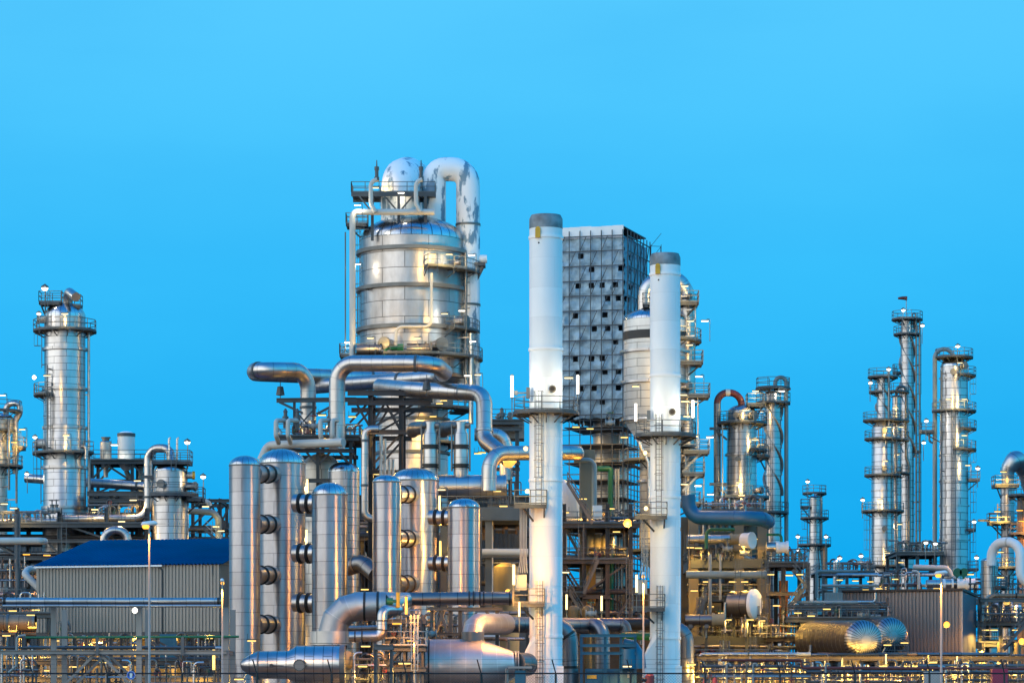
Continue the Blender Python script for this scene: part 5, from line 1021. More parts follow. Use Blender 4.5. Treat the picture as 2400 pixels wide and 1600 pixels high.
frame('process_structure', 'railed pipe bridge above the ribbed drums', 'steel structure', (1880, 1960, 2075), 309.75, 6, [(1447, 'deck', 1840, 2092), (1415, 'beam', 1860, 2060)], 'steel_dark', .35)
hpipe('pale green pipe crossing above the railed pipe bridge', 1855, 2010, 1411, 311.0, 4.2, 'pipe_grey'); pipe('grey looped pipe beside the small distant column', [(1914, 1400, 363.5), (1914, 1338, 363.5), (2010, 1338, 363.5)], 4, 'pipe_grey', bend=8)
m = MB(); corr(m, P(1934, 1412, 344.75), Vector((1, 0, 0)), 60*344.75/F, Vector((0, 0, 1)), 24*344.75/F, Vector((0, -1, 0)), .3, .05); m.box(P(1964, 1412, 346.12)+Vector((0, 0, -5.2)), (60*344.75/F, 2, 12.6)); tag(m.build('cooler_box', 'steel_pale', smooth=False), 'pale corrugated cooler box above the railed pipe bridge', 'cooler')
# ------------------------------------------------------------------ pipe racks and small pipework
RC = [('silver', 'pipe_metal'), ('dull grey', 'pipe_dull'), ('grey-green', 'pipe_grey'), ('dark', 'duct_dark'), ('brown', 'steel_brown'), ('rust-toned', 'rust_or_orange_lit'), ('pale', 'pipe_pale'), ('dark steel', 'steel_dark')]
def fill_pipes(where, px0, px1, rows, D, dep, group, rmin=2.2, rmax=6.5, per=3, drops=.5, bottom=1640):
    """individual pipes lying on the levels of a rack, some of them turning down at one end"""
    for ri, row in enumerate(rows):
        for k in range(per):
            y = D+.5+(dep-1)*(k+R.uniform(.2, .8))/per; rp = R.uniform(rmin, rmax) if k else R.uniform((rmin+rmax)/2, rmax); cname, mat = R.choice(RC)
            a, b = px0+R.uniform(0, .25)*(px1-px0)*R.choice((0, 1)), px1-R.uniform(0, .25)*(px1-px0)*R.choice((0, 1)); r2 = row-rp*.9
            size = 'thick' if rp > rmin+(rmax-rmin)*.66 else 'slim' if rp > rmin+(rmax-rmin)*.33 else 'thin'
            pts = [(a, r2, y), (b, r2, y)]; bent = ''
            if R.random() < drops:
                to = min(bottom, row+R.choice((25, 45, 70, 100))); e = R.choice((0, 1))
                pts = pts+[(b, to, y)] if e else [(a, to, y)]+pts; bent = ' bending down'
            elif R.random() < .3: e = 22; pts = pts+[(b, r2-e, y)]; bent = ' turned up'
            fl = tuple(sorted(R.uniform(.1, .9) for _ in range(R.choice((0, 0, 1, 2)))))
            lv = (('upper', 'lower') if len(rows) == 2 else ('top', 'second', 'third', 'bottom'))[ri]+' ' if len(rows) > 1 else ''
            ptag = f'{size} {lv}{cname} pipe{bent} {where}'
            pipe(ptag, pts, rp, mat, group=group, bend=rp*2.2, n=10, segs=5, flanges=fl, fmat=R.choice(('galv', 'steel_grey', 'bellows')), fr=1.25, fw=.16)
def fill_risers(where, spots, D, group, r=(1.4, 3)):
    for px, r0, r1 in spots:
        cname, mat = R.choice(RC[:4]); pipe(f'upright {cname} pipe {where}', [(px, r0, D+R.uniform(-.6, .6)), (px, r1, D+R.uniform(0, .01))], R.uniform(*r), mat, group=group, n=8, flanges=(R.uniform(.2, .8),), fmat='galv', fr=1.5, fw=.14)
VALVE = None
def valve(px, row, D, where, wheel='green_paint', sc=1.0, rz=0):
    global VALVE
    if VALVE is None: VALVE = {}
    if wheel not in VALVE:
        root = thing('gate_valve', '', 'valve', (0, 0, 0))
        m = MB(); m.sweep([(x, 0, 0) for x in (-.36, -.30, -.299, -.18, 0, .18, .299, .30, .36)], [.26, .26, .15, .17, .24, .17, .15, .26, .26], 14); m.build('valve_body', 'steel_pale', root)
        m = MB(); m.sweep([(0, 0, z) for z in (.1, .34, .36, .42, .44, .8)], [.15, .15, .2, .2, .05, .05], 10); m.build('bonnet', 'galv', root)
        m = MB(); ring = [(.26*math.cos(math.pi*i/8), .26*math.sin(math.pi*i/8), .74) for i in range(17)]; m.sweep(ring, .028, 6)
        m.beam((-.26, 0, .74), (.26, 0, .74), .04); m.beam((0, -.26, .74), (0, .26, .74), .04); m.build('handwheel', wheel, root)
        VALVE[wheel] = [root, False]
    ent = VALVE[wheel]; loc = P(px, row, D); label = f'{ {"green_paint": "green", "red_paint": "red", "steel_dark": "dark"}[wheel]} wheeled gate valve {where}'
    if not ent[1]: o = ent[0]; ent[1] = True; o.location = loc; o['label'] = label
    else: o = copy_lamp(ent[0], loc, label, rz, 'gate valves')
    o['group'] = 'gate valves'; o.rotation_euler.z = rz; o.scale = (sc,)*3; return o
def manifold(label, px0, px1, row0, row1, D, n, mats=('pipe_dull', 'galv', 'steel_dark', 'steel_brown', 'pipe_metal'), cat='manifold'):
    """cluster of small upright and cross pipes with valves, bolted together into one unit"""
    root = thing('pipe_manifold', label, cat, (XX((px0+px1)/2, D), D, ZZ(row1, D)), 'small pipe manifolds')
    for i in range(n):
        px = px0+(px1-px0)*(i+R.uniform(.2, .8))/n; t = row0+R.uniform(0, .45)*(row1-row0); y = D+R.uniform(-1, 1); r = R.uniform(.05, .13); m = MB()
        q = [P(px, row1, y), P(px, t, y)]
        if R.random() < .6: q.append(P(px+R.choice((-1, 1))*R.uniform(8, 24), t, y))
        if len(q) > 2 and R.random() < .5: q.append(P((q[2].x/y*F)+1200, t+R.uniform(10, 30), y))
        m.pipe(q, r, r*3, 8, 4)
        for f in range(R.choice((1, 2, 2))): p = q[0]+(q[1]-q[0])*R.uniform(.2, .9); m.cyl(p-Z*.05, p+Z*.05, r*1.9, n=10)
        o = m.build('manifold_pipe', R.choice(mats), root)
        if R.random() < .55:
            p = q[0]+(q[1]-q[0])*R.uniform(.3, .95); m = MB(); m.cyl(p+Vector((0, -.1, 0)), p+Vector((0, -.35, 0)), .03, n=6); c = p+Vector((0, -.36, 0))
            ring = [c+Vector((.17*math.cos(math.pi*j/6), 0, .17*math.sin(math.pi*j/6))) for j in range(13)]; m.sweep(ring, .025, 5); m.beam(ring[0], ring[6], .03); m.build('handwheel', R.choice(('green_paint', 'steel_dark', 'red_paint', 'galv')), o)
    for k in range(max(1, n//4)):
        row = row0+(row1-row0)*R.uniform(.15, .9); m = MB(); y = D+R.uniform(-1, 1); m.cyl(P(px0, row, y), P(px1, row, y), R.uniform(.06, .14), n=8); m.build('cross_pipe', R.choice(mats), root)
    return root
def dark_backing(name, label, px0, px1, top, D, dep):  # dark box added as backing, keeps sky out of the gaps
    x0, x1, h = XX(px0, D), XX(px1, D), ZZ(top, D); root = thing(name, label, 'building', ((x0+x1)/2, D+dep/2, 0)); Y = Vector((0, 1, 0)); X = Vector((1, 0, 0))
    for p, d, L, n in ((Vector((x0, D, 0)), X, x1-x0, -Y), (Vector((x0, D+dep, 0)), X, x1-x0, Y), (Vector((x0, D, 0)), Y, dep, -X), (Vector((x1, D, 0)), Y, dep, X)):
        m = MB(); corr(m, p, d, L, Z, h, n, .5, .07); m.build('wall', 'steel_dark', root, smooth=False)
    m = MB(); m.box(((x0+x1)/2, D+dep/2, h+.13), (x1-x0+.6, dep+.6, .24)); m.build('roof', 'black', root, smooth=False)
    for t in (.2, .7): m = MB(); m.box((x0+(x1-x0)*t, D-.12, 1.7), (2.6, .1, 3.4)); m.build('door', 'steel_grey', root, smooth=False)
# front-left concrete pipe rack with the two long pipes
root = frame('pipe_rack', 'front pipe rack of pale concrete posts below the blue-roofed building', 'pipe rack', (126, 326, 530), 249.75, 6, [(1521, 'beam', -20, 532, .30)], 'concrete_grey', .42, top=1423, concrete=True, braces=[(226, 1528, 145, 1610), (230, 1528, 312, 1610)])
for px in (228, 428): 
    m = MB(); m.beam(P(px, 1492, 249.25), P(px, 1535, 249.25), .22); m.build('bracket', 'steel_grey', root, smooth=False)
pipe('long thick silver pipe along the top of the front pipe rack', [(6, 1408, 248.75), (518, 1408, 248.75)], 8.2, 'pipe_metal', flanges=(.01, .99), fmat='bellows', fr=1.1)
pipe('slimmer silver pipe just under the long thick one on the front pipe rack', [(6, 1419, 248.25), (518, 1419, 248.25)], 3.4, 'pipe_metal')
pipe('long dark green pipe on the front pipe rack', [(60, 1493, 249.25), (560, 1491, 249.25)], 2.8, 'green_paint', flanges=(.3, .8), fmat='green_paint'); pipe('grey pipe cluster bending at the post of the front rack', [(60, 1488, 249.75), (40, 1490, 249.75), (38, 1560, 249.75), (20, 1575, 249.75)], 3, 'pipe_grey', bend=8)
fill_pipes('on the lower beam of the front pipe rack', -30, 530, (1520,), 251.0, 5, 'pipes on the front rack', 1.6, 4, 4, .2)
# tall racks at the left edge, behind the blue-roofed building
frame('pipe_rack', 'multi-level dark pipe rack behind the blue-roofed building and the tallest column there', 'pipe rack', (-40, 40, 140, 250, 345), 333.5, 8, [(1226, 'deck'), (1262, 'beam'), (1302, 'beam'), (1345, 'beam'), (1400, 'beam'), (1460, 'beam'), (1520, 'beam')], 'steel_dark', .45, top=1190, braces=[(140, 1300, 105, 1262), (40, 1345, 140, 1302), (-40, 1262, 40, 1302), (140, 1226, 250, 1262)])
fill_pipes('high on the rack behind the blue roof', -40, 345, (1226, 1262, 1302), 333.5, 8, 'pipes on the rack behind the blue roof', 2, 6.5, 4, .25)
fill_pipes('low on the rack at the picture edge', -40, 120, (1345, 1400, 1440, 1490), 332.25, 8, 'pipes on the lower rack', 2, 8, 4, .3)
pipe('thick pale pipe loop with rounded end at the picture edge', [(-60, 1267, 291.0), (95, 1267, 291.0), (105, 1268, 298.5), (-60, 1268, 303.5)], 8.2, 'pipe_pale', bend=9)
pipe('thick pale U-bend poking out beside the blue-roofed building', [(140, 1333, 313.5), (66, 1333, 312.25), (58, 1345, 311.0), (100, 1386, 309.75)], 8.5, 'pipe_pale', bend=16)
V = Vessel('ladder_post', 'caged ladder post at the picture edge in front of the rack', 'ladder', 42, 308.5, [(1205, 6), (None, 6)], 'steel_grey', n=12); V.ladder(-90, 1205, 1330); V.platform(1408, 1.2, -200, 20)
pipe('fat silver horizontal pipe passing behind the tall column to the gooseneck', [(60, 1120, 346.0), (345, 1140, 343.5)], 10.5, 'pipe_metal', flanges=(.45, .92), fmat='steel_grey')
pipe('small silver elbow pipe standing just above the blue roof ridge', [(243, 1300, 328.5), (243, 1242, 328.5), (300, 1242, 328.5), (300, 1285, 328.5)], 9.5, 'pipe_metal', bend=26)
frame('pipe_rack', 'dark steel bridge between tall column and absorber vessel', 'pipe rack', (215, 262, 330), 337.25, 5, [(1150, 'beam', 205, 345, .5), (1168, 'beam'), (1200, 'beam')], 'steel_dark', .5, top=1148)
frame('steel_trellis', 'bluish steel trellis frame between absorber vessel and slim drum', 'steel structure', (452, 516, 548), 344.75, 8, [(1168, 'beam', 440, 552), (1230, 'beam'), (1262, 'deck')], 'steel_dark', .35, braces=[(490, 1168, 516, 1230), (516, 1230, 545, 1168), (516, 1280, 545, 1235), (452, 1230, 516, 1168)])
stair('pale steel stair beside the absorber vessel above the blue roof', 520, 1275, 480, 1240, 332.25, mat='rail_pale')
pipe('pale pipe bending beside the absorber vessel', [(440, 1172, 338.5), (488, 1176, 338.5), (492, 1186, 338.5)], 6, 'pipe_pale', bend=8); pipe('grey pipe bending down at the trellis frame', [(438, 1197, 339.75), (500, 1200, 339.75), (512, 1215, 339.75), (512, 1290, 339.75)], 7.5, 'pipe_grey', bend=16)
fill_pipes('between absorber vessel and slim drum', 440, 525, (1245, 1275), 341.0, 5, 'pipes by the trellis', 2, 5, 3, .2)
dark_backing('rack_backing', 'long dark corrugated backing added far behind the blue-roofed building', -80, 540, 1262, 403.5, 9)  # added backing for the dark depth behind the racks
# ground floor below the blue-roofed building
frame('pipe_rack', 'low yellow-lit pipe rack under the blue-roofed building', 'pipe rack', (10, 90, 175, 260, 345, 430, 525), 286.0, 8, [(1545, 'beam'), (1585, 'beam')], 'steel_brown', .3, top=1490, braces=[(175, 1545, 260, 1497), (345, 1497, 430, 1545)])
fill_pipes('low under the blue roof', 0, 530, (1545, 1588), 286.0, 8, 'pipes on the low rack', 1.4, 3.6, 4, .5)
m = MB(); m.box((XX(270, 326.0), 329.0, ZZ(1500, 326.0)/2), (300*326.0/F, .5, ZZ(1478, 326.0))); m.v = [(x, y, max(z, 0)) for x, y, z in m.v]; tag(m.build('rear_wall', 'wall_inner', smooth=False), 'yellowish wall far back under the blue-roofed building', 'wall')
pipe('rust-lit horizontal drum between picture edge and concrete rack post', [(-60, 1458, 296.0), (84, 1458, 296.0)], 19, 'rust_or_orange_lit', name='surge_drum', cat='drum', flanges=(.55, .97), fmat='galv', fr=1.06)  # rust tone of the shell stands in for orange lamplight
dark_backing('structure_backing', 'dark corrugated backing added behind the yellow-lit structure', 1604, 1800, 1238, 347, 5)  # added dark box that blocks the sky behind the upper floors
manifold('tangle of small valves and pipes under the corrugated wall by the first concrete post', 140, 160, 1440, 1520, 282.25, 5); manifold('tangle of small pipes at the picture edge below the long silver pipe', 0, 90, 1500, 1610, 273.5, 10); manifold('tangle of small pipes between the two concrete posts', 150, 310, 1535, 1615, 273.5, 14); manifold('tangle of small pipes between concrete post and slim drum', 345, 520, 1535, 1615, 273.5, 14)
fill_risers('under the blue-roofed building', [(R.uniform(10, 520), R.uniform(1480, 1540), 1625) for _ in range(16)], 291.0, 'thin risers under the building')
m = MB(); m.box(P(395, 1500, 298.5)+Vector((0, 0, -1)), (1.6, .8, 3.2)); tag(m.build('control_cabinet', 'blue_paint', smooth=False), 'teal cabinet under the blue-roofed building', 'cabinet')
# centre: orange-lit manifold tower between elbow duct and tapered vessel
frame('manifold_frame', 'orange-lit pipe frame beside the mitred elbow duct', 'steel structure', (905, 948, 990), 252.25, 3.4, [(1448, 'beam'), (1512, 'deck'), (1560, 'beam')], 'steel_grey', .22, top=1440, braces=[(905, 1560, 948, 1512), (948, 1560, 990, 1512), (905, 1512, 948, 1448)], rmat='rail_pale')
manifold('upper tangle of valves on the orange-lit frame', 915, 985, 1440, 1512, 252.25, 12); manifold('lower tangle of valves at the foot of the orange-lit frame', 828, 905, 1525, 1612, 252.25, 14); manifold('tangle of pipes before the tapered vessel', 905, 985, 1540, 1612, 253.5, 10)
V = Vessel('ladder_post', 'pale caged ladder at the orange-lit frame', 'ladder', 972, 249.12, [(1440, 3), (None, 3)], 'steel_pale', n=10); V.ladder(-90, 1440, 1570, mat='rail_pale')
frame('portal_frame', 'blue-grey steel portal in front of the orange-lit frame', 'steel structure', (880, 917), 242.25, 1.5, [(1508, 'beam', 876, 922)], 'steel_grey', .22)
root = thing('valve_actuator', 'bright green valve actuator on the end of the elbow duct', 'actuator', P(915, 1410, 252.25)); m = MB(); a = P(906, 1408, 251.62); m.sweep([a+Vector((x, 0, 0)) for x in (0, .05, .5, .52, .8)], [.2, .26, .26, .12, .12], 16); m.build('body', 'green_paint', root); m = MB(); m.cyl(a+Vector((.9, 0, -.5)), a+Vector((.9, 0, .7)), .16, n=12); m.build('stem', 'yellow_paint', root)
frame('process_structure', 'dim steel floor behind the front drums', 'steel structure', (700, 780, 850, 945, 1030), 313.5, 10, [(1256, 'deck', 690, 1035), (1330, 'deck', 690, 1035), (1400, 'beam', 690, 1035), (1470, 'beam')], 'steel_brown', .4)
fill_pipes('behind the front drums', 690, 1040, (1256, 1330, 1400, 1470), 313.5, 9, 'pipes behind the drums', 2, 7, 3, .4)
pipe('fat silver elbow behind the orange-lit drum', [(810, 1330, 296.0), (850, 1318, 294.75), (880, 1345, 293.5)], 20, 'pipe_dull', bend=30, flanges=(.1, .2, .3), fmat='rust_or_orange_lit', fr=1.04)
fill_pipes('under the long silver pipe in the middle', 1000, 1230, (1440, 1500, 1540), 273.5, 6, 'pipes under the long pipe', 2, 6, 3, .4)
dark_backing('drum_backing', 'dark corrugated backing added far behind the drums', 680, 1240, 1165, 362, 9)  # added dark box that blocks the sky between the drums
for px, w in ((1020, 'left of the trestle'), (1150, 'right')):
    pass
m = MB(); m.box((XX(1145, 276.0), 276.0, ZZ(1455, 276.0)-.9), (52*276.0/F, 2.5, 3.2)); tag(m.build('white_hut', 'white_worn', smooth=False), 'small white box beside the elbow of the tapered vessel', 'hut')
# between the chimneys
fill_pipes('on the brown stair tower', 1320, 1500, (1226, 1310, 1392, 1440), 307.25, 8, 'pipes on the stair tower', 2, 7, 4, .4)
for i, (px, w) in enumerate(((1385, 'nearest the tower post'), (1400, 'second'), (1418, 'third'), (1438, 'last'))):
    c = P(px, 1262, 311.0); m = MB(); r = R.uniform(.3, .42); m.lathe((c.x, c.y), dome(r, ZZ(1258, 311.0), .3, 5)+[(r, ZZ(1300, 311.0)), (.1, ZZ(1306, 311.0))], 16); tag(m.build('filter_pot', R.choice(('pipe_metal', 'clad', 'wall_inner'))), f'small upright pot on the middle deck of the stair tower, {w}', 'pot', 'small pots on the stair tower')
manifold('tangle of valves on the middle deck of the stair tower', 1380, 1470, 1275, 1310, 308.5, 9); manifold('tangle of small pipes on the top deck of the stair tower', 1390, 1500, 1190, 1226, 307.25, 9); manifold('tangle of pipes below the stair tower', 1330, 1500, 1400, 1480, 308.5, 12)
c = P(1400, 1200, 306.0); m = MB(); m.box(c, (.9, .6, 1.3)); tag(m.build('white_cabinet', 'white_worn', smooth=False), 'white cabinet on the top deck of the stair tower', 'cabinet')
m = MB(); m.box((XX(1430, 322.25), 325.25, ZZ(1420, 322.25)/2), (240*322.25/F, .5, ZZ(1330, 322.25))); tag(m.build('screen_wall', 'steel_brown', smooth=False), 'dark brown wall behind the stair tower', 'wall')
# right-hand structure
fill_pipes('on the upper floor of the yellow-lit structure', 1610, 1790, (1310, 1255), 318.5, 12, 'pipes in the yellow structure', 2, 6, 4, .4); fill_pipes('on the gallery of the yellow-lit structure', 1610, 1790, (1398, 1440, 1490), 318.5, 12, 'pipes in the yellow structure gallery', 2, 6, 4, .4)
for px in range(1622, 1720, 14):
    c = P(px, 1238, 321.0); m = MB(); m.lathe((c.x, c.y), dome(.27, c.z+.7, .2, 4)+[(.27, c.z-.8)], 14); tag(m.build('filter_pot', 'pipe_metal'), 'small silver pot in the row above the cream-flanged exchanger', 'pot', 'row of silver pots')
manifold('tangle of pipes and valves on the upper concrete deck', 1625, 1720, 1272, 1312, 314.75, 12); manifold('tangle of pipes and valves on the lower concrete deck under the gallery', 1690, 1760, 1430, 1492, 312.25, 12); manifold('tangle of pipes at the foot of the big oval head', 1765, 1900, 1440, 1492, 311.0, 14)
manifold('tangle of pipes around the concrete deck of the gooseneck column', 1650, 1790, 1160, 1192, 313.5, 10)
fill_risers('before the yellow-lit structure', [(R.uniform(1615, 1790), R.uniform(1395, 1440), R.uniform(1480, 1495)) for _ in range(8)]+[(1688+i*7, 1500, 1640) for i in range(4)], 309.75, 'thin risers at the yellow structure')
# ground row on the right: low rack, red fire main
frame('pipe_rack', 'low brightly lit pipe rack running under the taupe building', 'pipe rack', tuple(range(1640, 2440, 85)), 291.0, 10, [(1536, 'beam'), (1568, 'beam'), (1596, 'beam')], 'steel_brown', .3)
for a, b, w in ((1640, 1900, 'under the concrete structure'), (1890, 2160, 'below the ribbed drums'), (2150, 2430, 'below the slate wall')):
    fill_pipes(f'on the low lit rack {w}', a, b, (1536, 1568, 1597), 291.0, 9, f'pipes on the low rack {w}', 1.6, 4.5, 4, .6); manifold(f'tangle of small pipes on the low lit rack {w}', a, b, 1545, 1612, 282.25, 20)
    fill_risers(f'at the low rack {w}', [(R.uniform(a, b), R.uniform(1530, 1570), 1630) for _ in range(9)], 288.5, f'thin risers {w}')
pipe('dark red fire main stepping down along the low rack', [(1690, 1546, 276.0), (1878, 1546, 276.0), (1880, 1564, 276.0), (2420, 1566, 276.0)], 3.2, 'red_brown', bend=5, n=12)
for px, w in ((1703, 'under the concrete structure'), (1765, 'below the oval head'), (1935, 'below the ribbed drums')): pipe(f'pale swan-neck vent {w}', [(px, 1640, 263.5), (px, 1554, 263.5), (px+9, 1554, 263.5), (px+9, 1560, 263.5)], 2.4, 'pipe_grey', bend=4.5, n=10, name='vent_pipe', cat='vent pipe', group='swan-neck vents')
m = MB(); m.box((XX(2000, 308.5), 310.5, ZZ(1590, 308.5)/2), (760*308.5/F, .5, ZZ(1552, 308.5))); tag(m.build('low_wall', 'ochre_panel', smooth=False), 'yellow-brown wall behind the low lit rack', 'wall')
D = 226.0; m = MB(); m.box((XX(2342, D), D, ZZ(1566, D)/2), (36*D/F, .9, ZZ(1566, D))); root = thing('fire_cabinet', 'dark crimson cabinet by the fence below the slate wall', 'cabinet', (XX(2342, D), D, 0)); m.build('cabinet_body', 'cabinet_red', root, smooth=False); m = MB(); m.box((XX(2342, D), D-.47, ZZ(1590, D)-.8), (30*D/F, .04, 1.6)); m.build('cabinet_door', 'cabinet_red', root, smooth=False); m = MB(); m.beam((XX(2328, D), D-.5, 2.6), (XX(2328, D), D-.5, 2.9), .05); m.build('handle', 'galv', root, smooth=False)
m = MB(); D = 223.5; m.box((XX(2187, D), D, ZZ(1573, D)/2), (44*D/F, .3, ZZ(1573, D))); tag(m.build('grey_screen', 'steel_pale', smooth=False), 'grey metal screen at the fence under the taupe building', 'screen')
def hydrant(label, px, top, D, w):
    c = P(px, top, D); root = thing('fire_monitor', label, 'fire monitor', (c.x, c.y, 0), 'red fire monitors'); r = w*D/F
    m = MB(); m.lathe((c.x, c.y), [(r*.4, c.z), (r, c.z-.2), (r, c.z-1.6), (r*1.15, c.z-1.6), (r*1.15, c.z-1.75), (r, c.z-1.75), (r, 0)], 20); m.build('body', 'red_paint', root)
    m = MB(); m.cyl(c+Vector((-r*1.5, -.1, -.5)), c+Vector((0, -.1, -.5)), r*.45, n=12); m.cyl(c+Vector((-r*1.7, -.1, -.5)), c+Vector((-r*1.5, -.1, -.5)), r*.6, n=12); m.build('outlet', 'black', root)
hydrant('bright red fire monitor at the foot of the shorter chimney', 1523, 1576, 232.25, 11); hydrant('smaller red fire monitor on the way to the low lit rack', 1652, 1590, 238.5, 5); hydrant('smaller red fire monitor nearest the low lit rack', 1676, 1586, 238.5, 6)
# right edge deck
fill_pipes('on the railed deck at the picture edge', 2295, 2430, (1455, 1505, 1400), 323.5, 8, 'pipes on the edge deck', 2, 6, 3, .5); manifold('tangle of pipes and valves on the railed deck beside the slate wall', 2300, 2400, 1415, 1455, 322.25, 14); manifold('tangle of pipes under the small round tank', 2270, 2400, 1340, 1410, 344.75, 16); manifold('tangle of pipes behind the taupe roof', 2060, 2160, 1330, 1385, 376.0, 14); manifold('tangle of pipes at the far low deck', 1935, 2045, 1310, 1338, 428.5, 12); manifold('tangle of pipes on the far deck of the spiral column', 2105, 2205, 1265, 1293, 434.75, 14)
fill_pipes('behind the taupe roof', 1925, 2230, (1350, 1375, 1395), 388.5, 10, 'pipes behind the taupe roof', 2, 5, 3, .3); fill_pipes('on the pipe bridge above the ribbed drums', 1850, 2080, (1445, 1425, 1413), 311.0, 5, 'pipes on the pipe bridge', 1.6, 4, 3, .2); manifold('tangle of valves on the pipe bridge above the ribbed drums', 1850, 2075, 1412, 1447, 309.75, 16)
V = Vessel('valve_tower', 'small platform tower with flanged pot in front of the far deck', 'tower', 1958, 403.5, [(1318, 6), (1400, 6)], 'clad', head=1310, n=16); V.slab(1948, 1990, 1340, 2.4); V.ladder(-30, 1318, 1400)
for i, px in enumerate((2300, 2345, 2385)): vpipe(f'{("tan", "stout tan", "end")[i]} support leg pipe under the railed edge deck', px, 1505, 1640, 321.0, 8, 'concrete', group='support legs of the edge deck')
for px, row, D, w, wh in ((1010, 1484, 256.0, 'on the trestle', 'green_paint'), (1385, 1437, 279.75, 'beside the brown filters', 'green_paint'), (1688, 1455, 309.75, 'beside the lower exchanger', 'green_paint'), (1705, 1285, 312.25, 'on the upper concrete deck', 'green_paint'), (1745, 1296, 312.25, 'between the concrete posts', 'green_paint'), (1430, 990, 311.0, 'on the beam of the reactor platform', 'green_paint'), (122, 1194, 332.25, 'at the end of the gooseneck pipe', 'steel_dark'), (132, 1194, 332.25, 'beside the first at the gooseneck pipe', 'steel_dark'), (735, 998, 299.75, 'on the valve deck', 'red_paint'), (2310, 1448, 322.25, 'on the railed edge deck', 'green_paint'), (1905, 1440, 309.75, 'on the pipe bridge', 'steel_dark'), (2020, 1440, 309.75, 'far along the pipe bridge', 'steel_dark')): valve(px, row, D, w, wh, 1.3)
manifold('tangle of small pipes on the valve deck by the fat riser', 690, 740, 985, 1022, 302.25, 9); manifold('tangle of small pipes on the valve deck towards the truss', 750, 835, 992, 1022, 302.25, 9); manifold('tangle of small pipes in the dark frame behind the taller chimney', 1150, 1215, 1100, 1180, 329.75, 10)
manifold('tangle of pipes on the rack deck at the picture edge', 0, 130, 1190, 1226, 334.75, 14); manifold('tangle of pipes on the rack deck beside the tallest column there', 205, 345, 1170, 1226, 336.0, 14)

# more pipework, ladders and walkways that crowd the lower levels
fill_pipes('under the concrete deck by the chimney', 1118, 1238, (1240, 1325, 1372), 291.0, 7, 'pipes under the concrete deck', 2, 7, 3, .4)
for px, row, w in ((1170, 1240, 'smaller'), (1200, 1240, 'larger')):
    pipe(f'{w} brown-lit horizontal pot under the concrete deck', [(px-10, row, 288.5), (px+12, row, 288.5)], 9 if w == 'smaller' else 10, 'pipe_dull', name='filter_pot', cat='pot', group='pots under the deck', flanges=(.9,), fmat='rust_or_orange_lit')
manifold('tangle of small pipes behind the rust-lit drum', 0, 110, 1385, 1440, 303.5, 10); manifold('tangle of pipes under the shed by the second concrete post', 150, 320, 1482, 1522, 303.5, 14); manifold('tangle of pipes under the shed towards the slim drum', 340, 525, 1482, 1522, 303.5, 14)
manifold('tangle of pipes at the corner between shed and picture edge', 0, 80, 1300, 1375, 326.0, 9); manifold('tangle of pipes behind the S-bend pipe', 825, 990, 1425, 1500, 263.5, 12); manifold('tangle of pipes behind the trestle', 990, 1075, 1430, 1495, 272.25, 9); manifold('tangle of pipes behind the lower drums', 700, 1040, 1290, 1330, 316.0, 16); manifold('tangle of pipes on the upper floor behind the drums', 700, 1040, 1215, 1256, 316.0, 16)
manifold('tangle of pipes inside the yellow-lit gallery', 1610, 1790, 1355, 1398, 317.25, 16); manifold('tangle of pipes on the lower slab of the yellow-lit structure', 1615, 1790, 1440, 1492, 319.75, 16); manifold('tangle of pipes on the dark annex top deck', 1795, 1890, 1275, 1318, 316.0, 10); manifold('tangle of pipes under the lower slab', 1615, 1800, 1505, 1560, 313.5, 16); manifold('tangle of pipes below the dark annex', 1795, 1910, 1500, 1560, 311.0, 10)
for px, a, b, D, w in ((1730, 1312, 1398, 309.75, 'between the concrete posts'), (1792, 1318, 1492, 309.75, 'where annex meets concrete'), (1640, 1398, 1492, 309.75, 'beside the lower exchanger'), (1765, 1492, 1600, 309.75, 'below the oval head'), (1610, 1240, 1312, 312.25, 'beside the cream-flanged exchanger'), (1362, 1226, 1310, 302.25, 'on the stair tower post'), (1475, 1310, 1480, 303.5, 'on the outer post of the stair tower'), (700, 1256, 1400, 304.75, 'behind the broad drum'), (848, 1256, 1330, 306.0, 'beside the green-valve drum'), (1120, 1195, 1385, 282.25, 'under the concrete deck edge'), (2300, 1455, 1560, 319.75, 'at the railed edge deck'), (150, 1226, 1290, 331.0, 'on the rack behind the shed'), (2085, 1447, 1540, 306.0, 'at the end of the pipe bridge'), (1890, 1318, 1440, 309.75, 'at the outer post of the annex')): caged_ladder(f'caged steel ladder {w}', px, a, b, D)
frame('walkway', 'railed steel walkway behind the rust-lit drum', 'walkway', (-30, 40, 112), 299.75, 2, [(1436, 'deck', -40, 120)], 'steel_grey', .2); frame('walkway', 'railed steel walkway under the lower slab of the yellow-lit structure', 'walkway', (1625, 1700, 1790), 306.0, 2, [(1548, 'deck', 1612, 1800)], 'steel_grey', .2); frame('walkway', 'railed walkway beside the domed drum ends', 'walkway', (2040, 2085, 2120), 302.25, 2, [(1538, 'deck', 2030, 2128)], 'steel_grey', .2)
stair('pale steel stair at the end of the ribbed drums', 2045, 1600, 2075, 1540, 298.5, mat='rail_pale'); stair('steel stair between the slabs of the yellow-lit structure', 1610, 1492, 1655, 1400, 310.38); stair('steel stair from the edge deck down to the ground', 2410, 1455, 2350, 1520, 318.5)

# ------------------------------------------------------------------ lamps
L = lamp
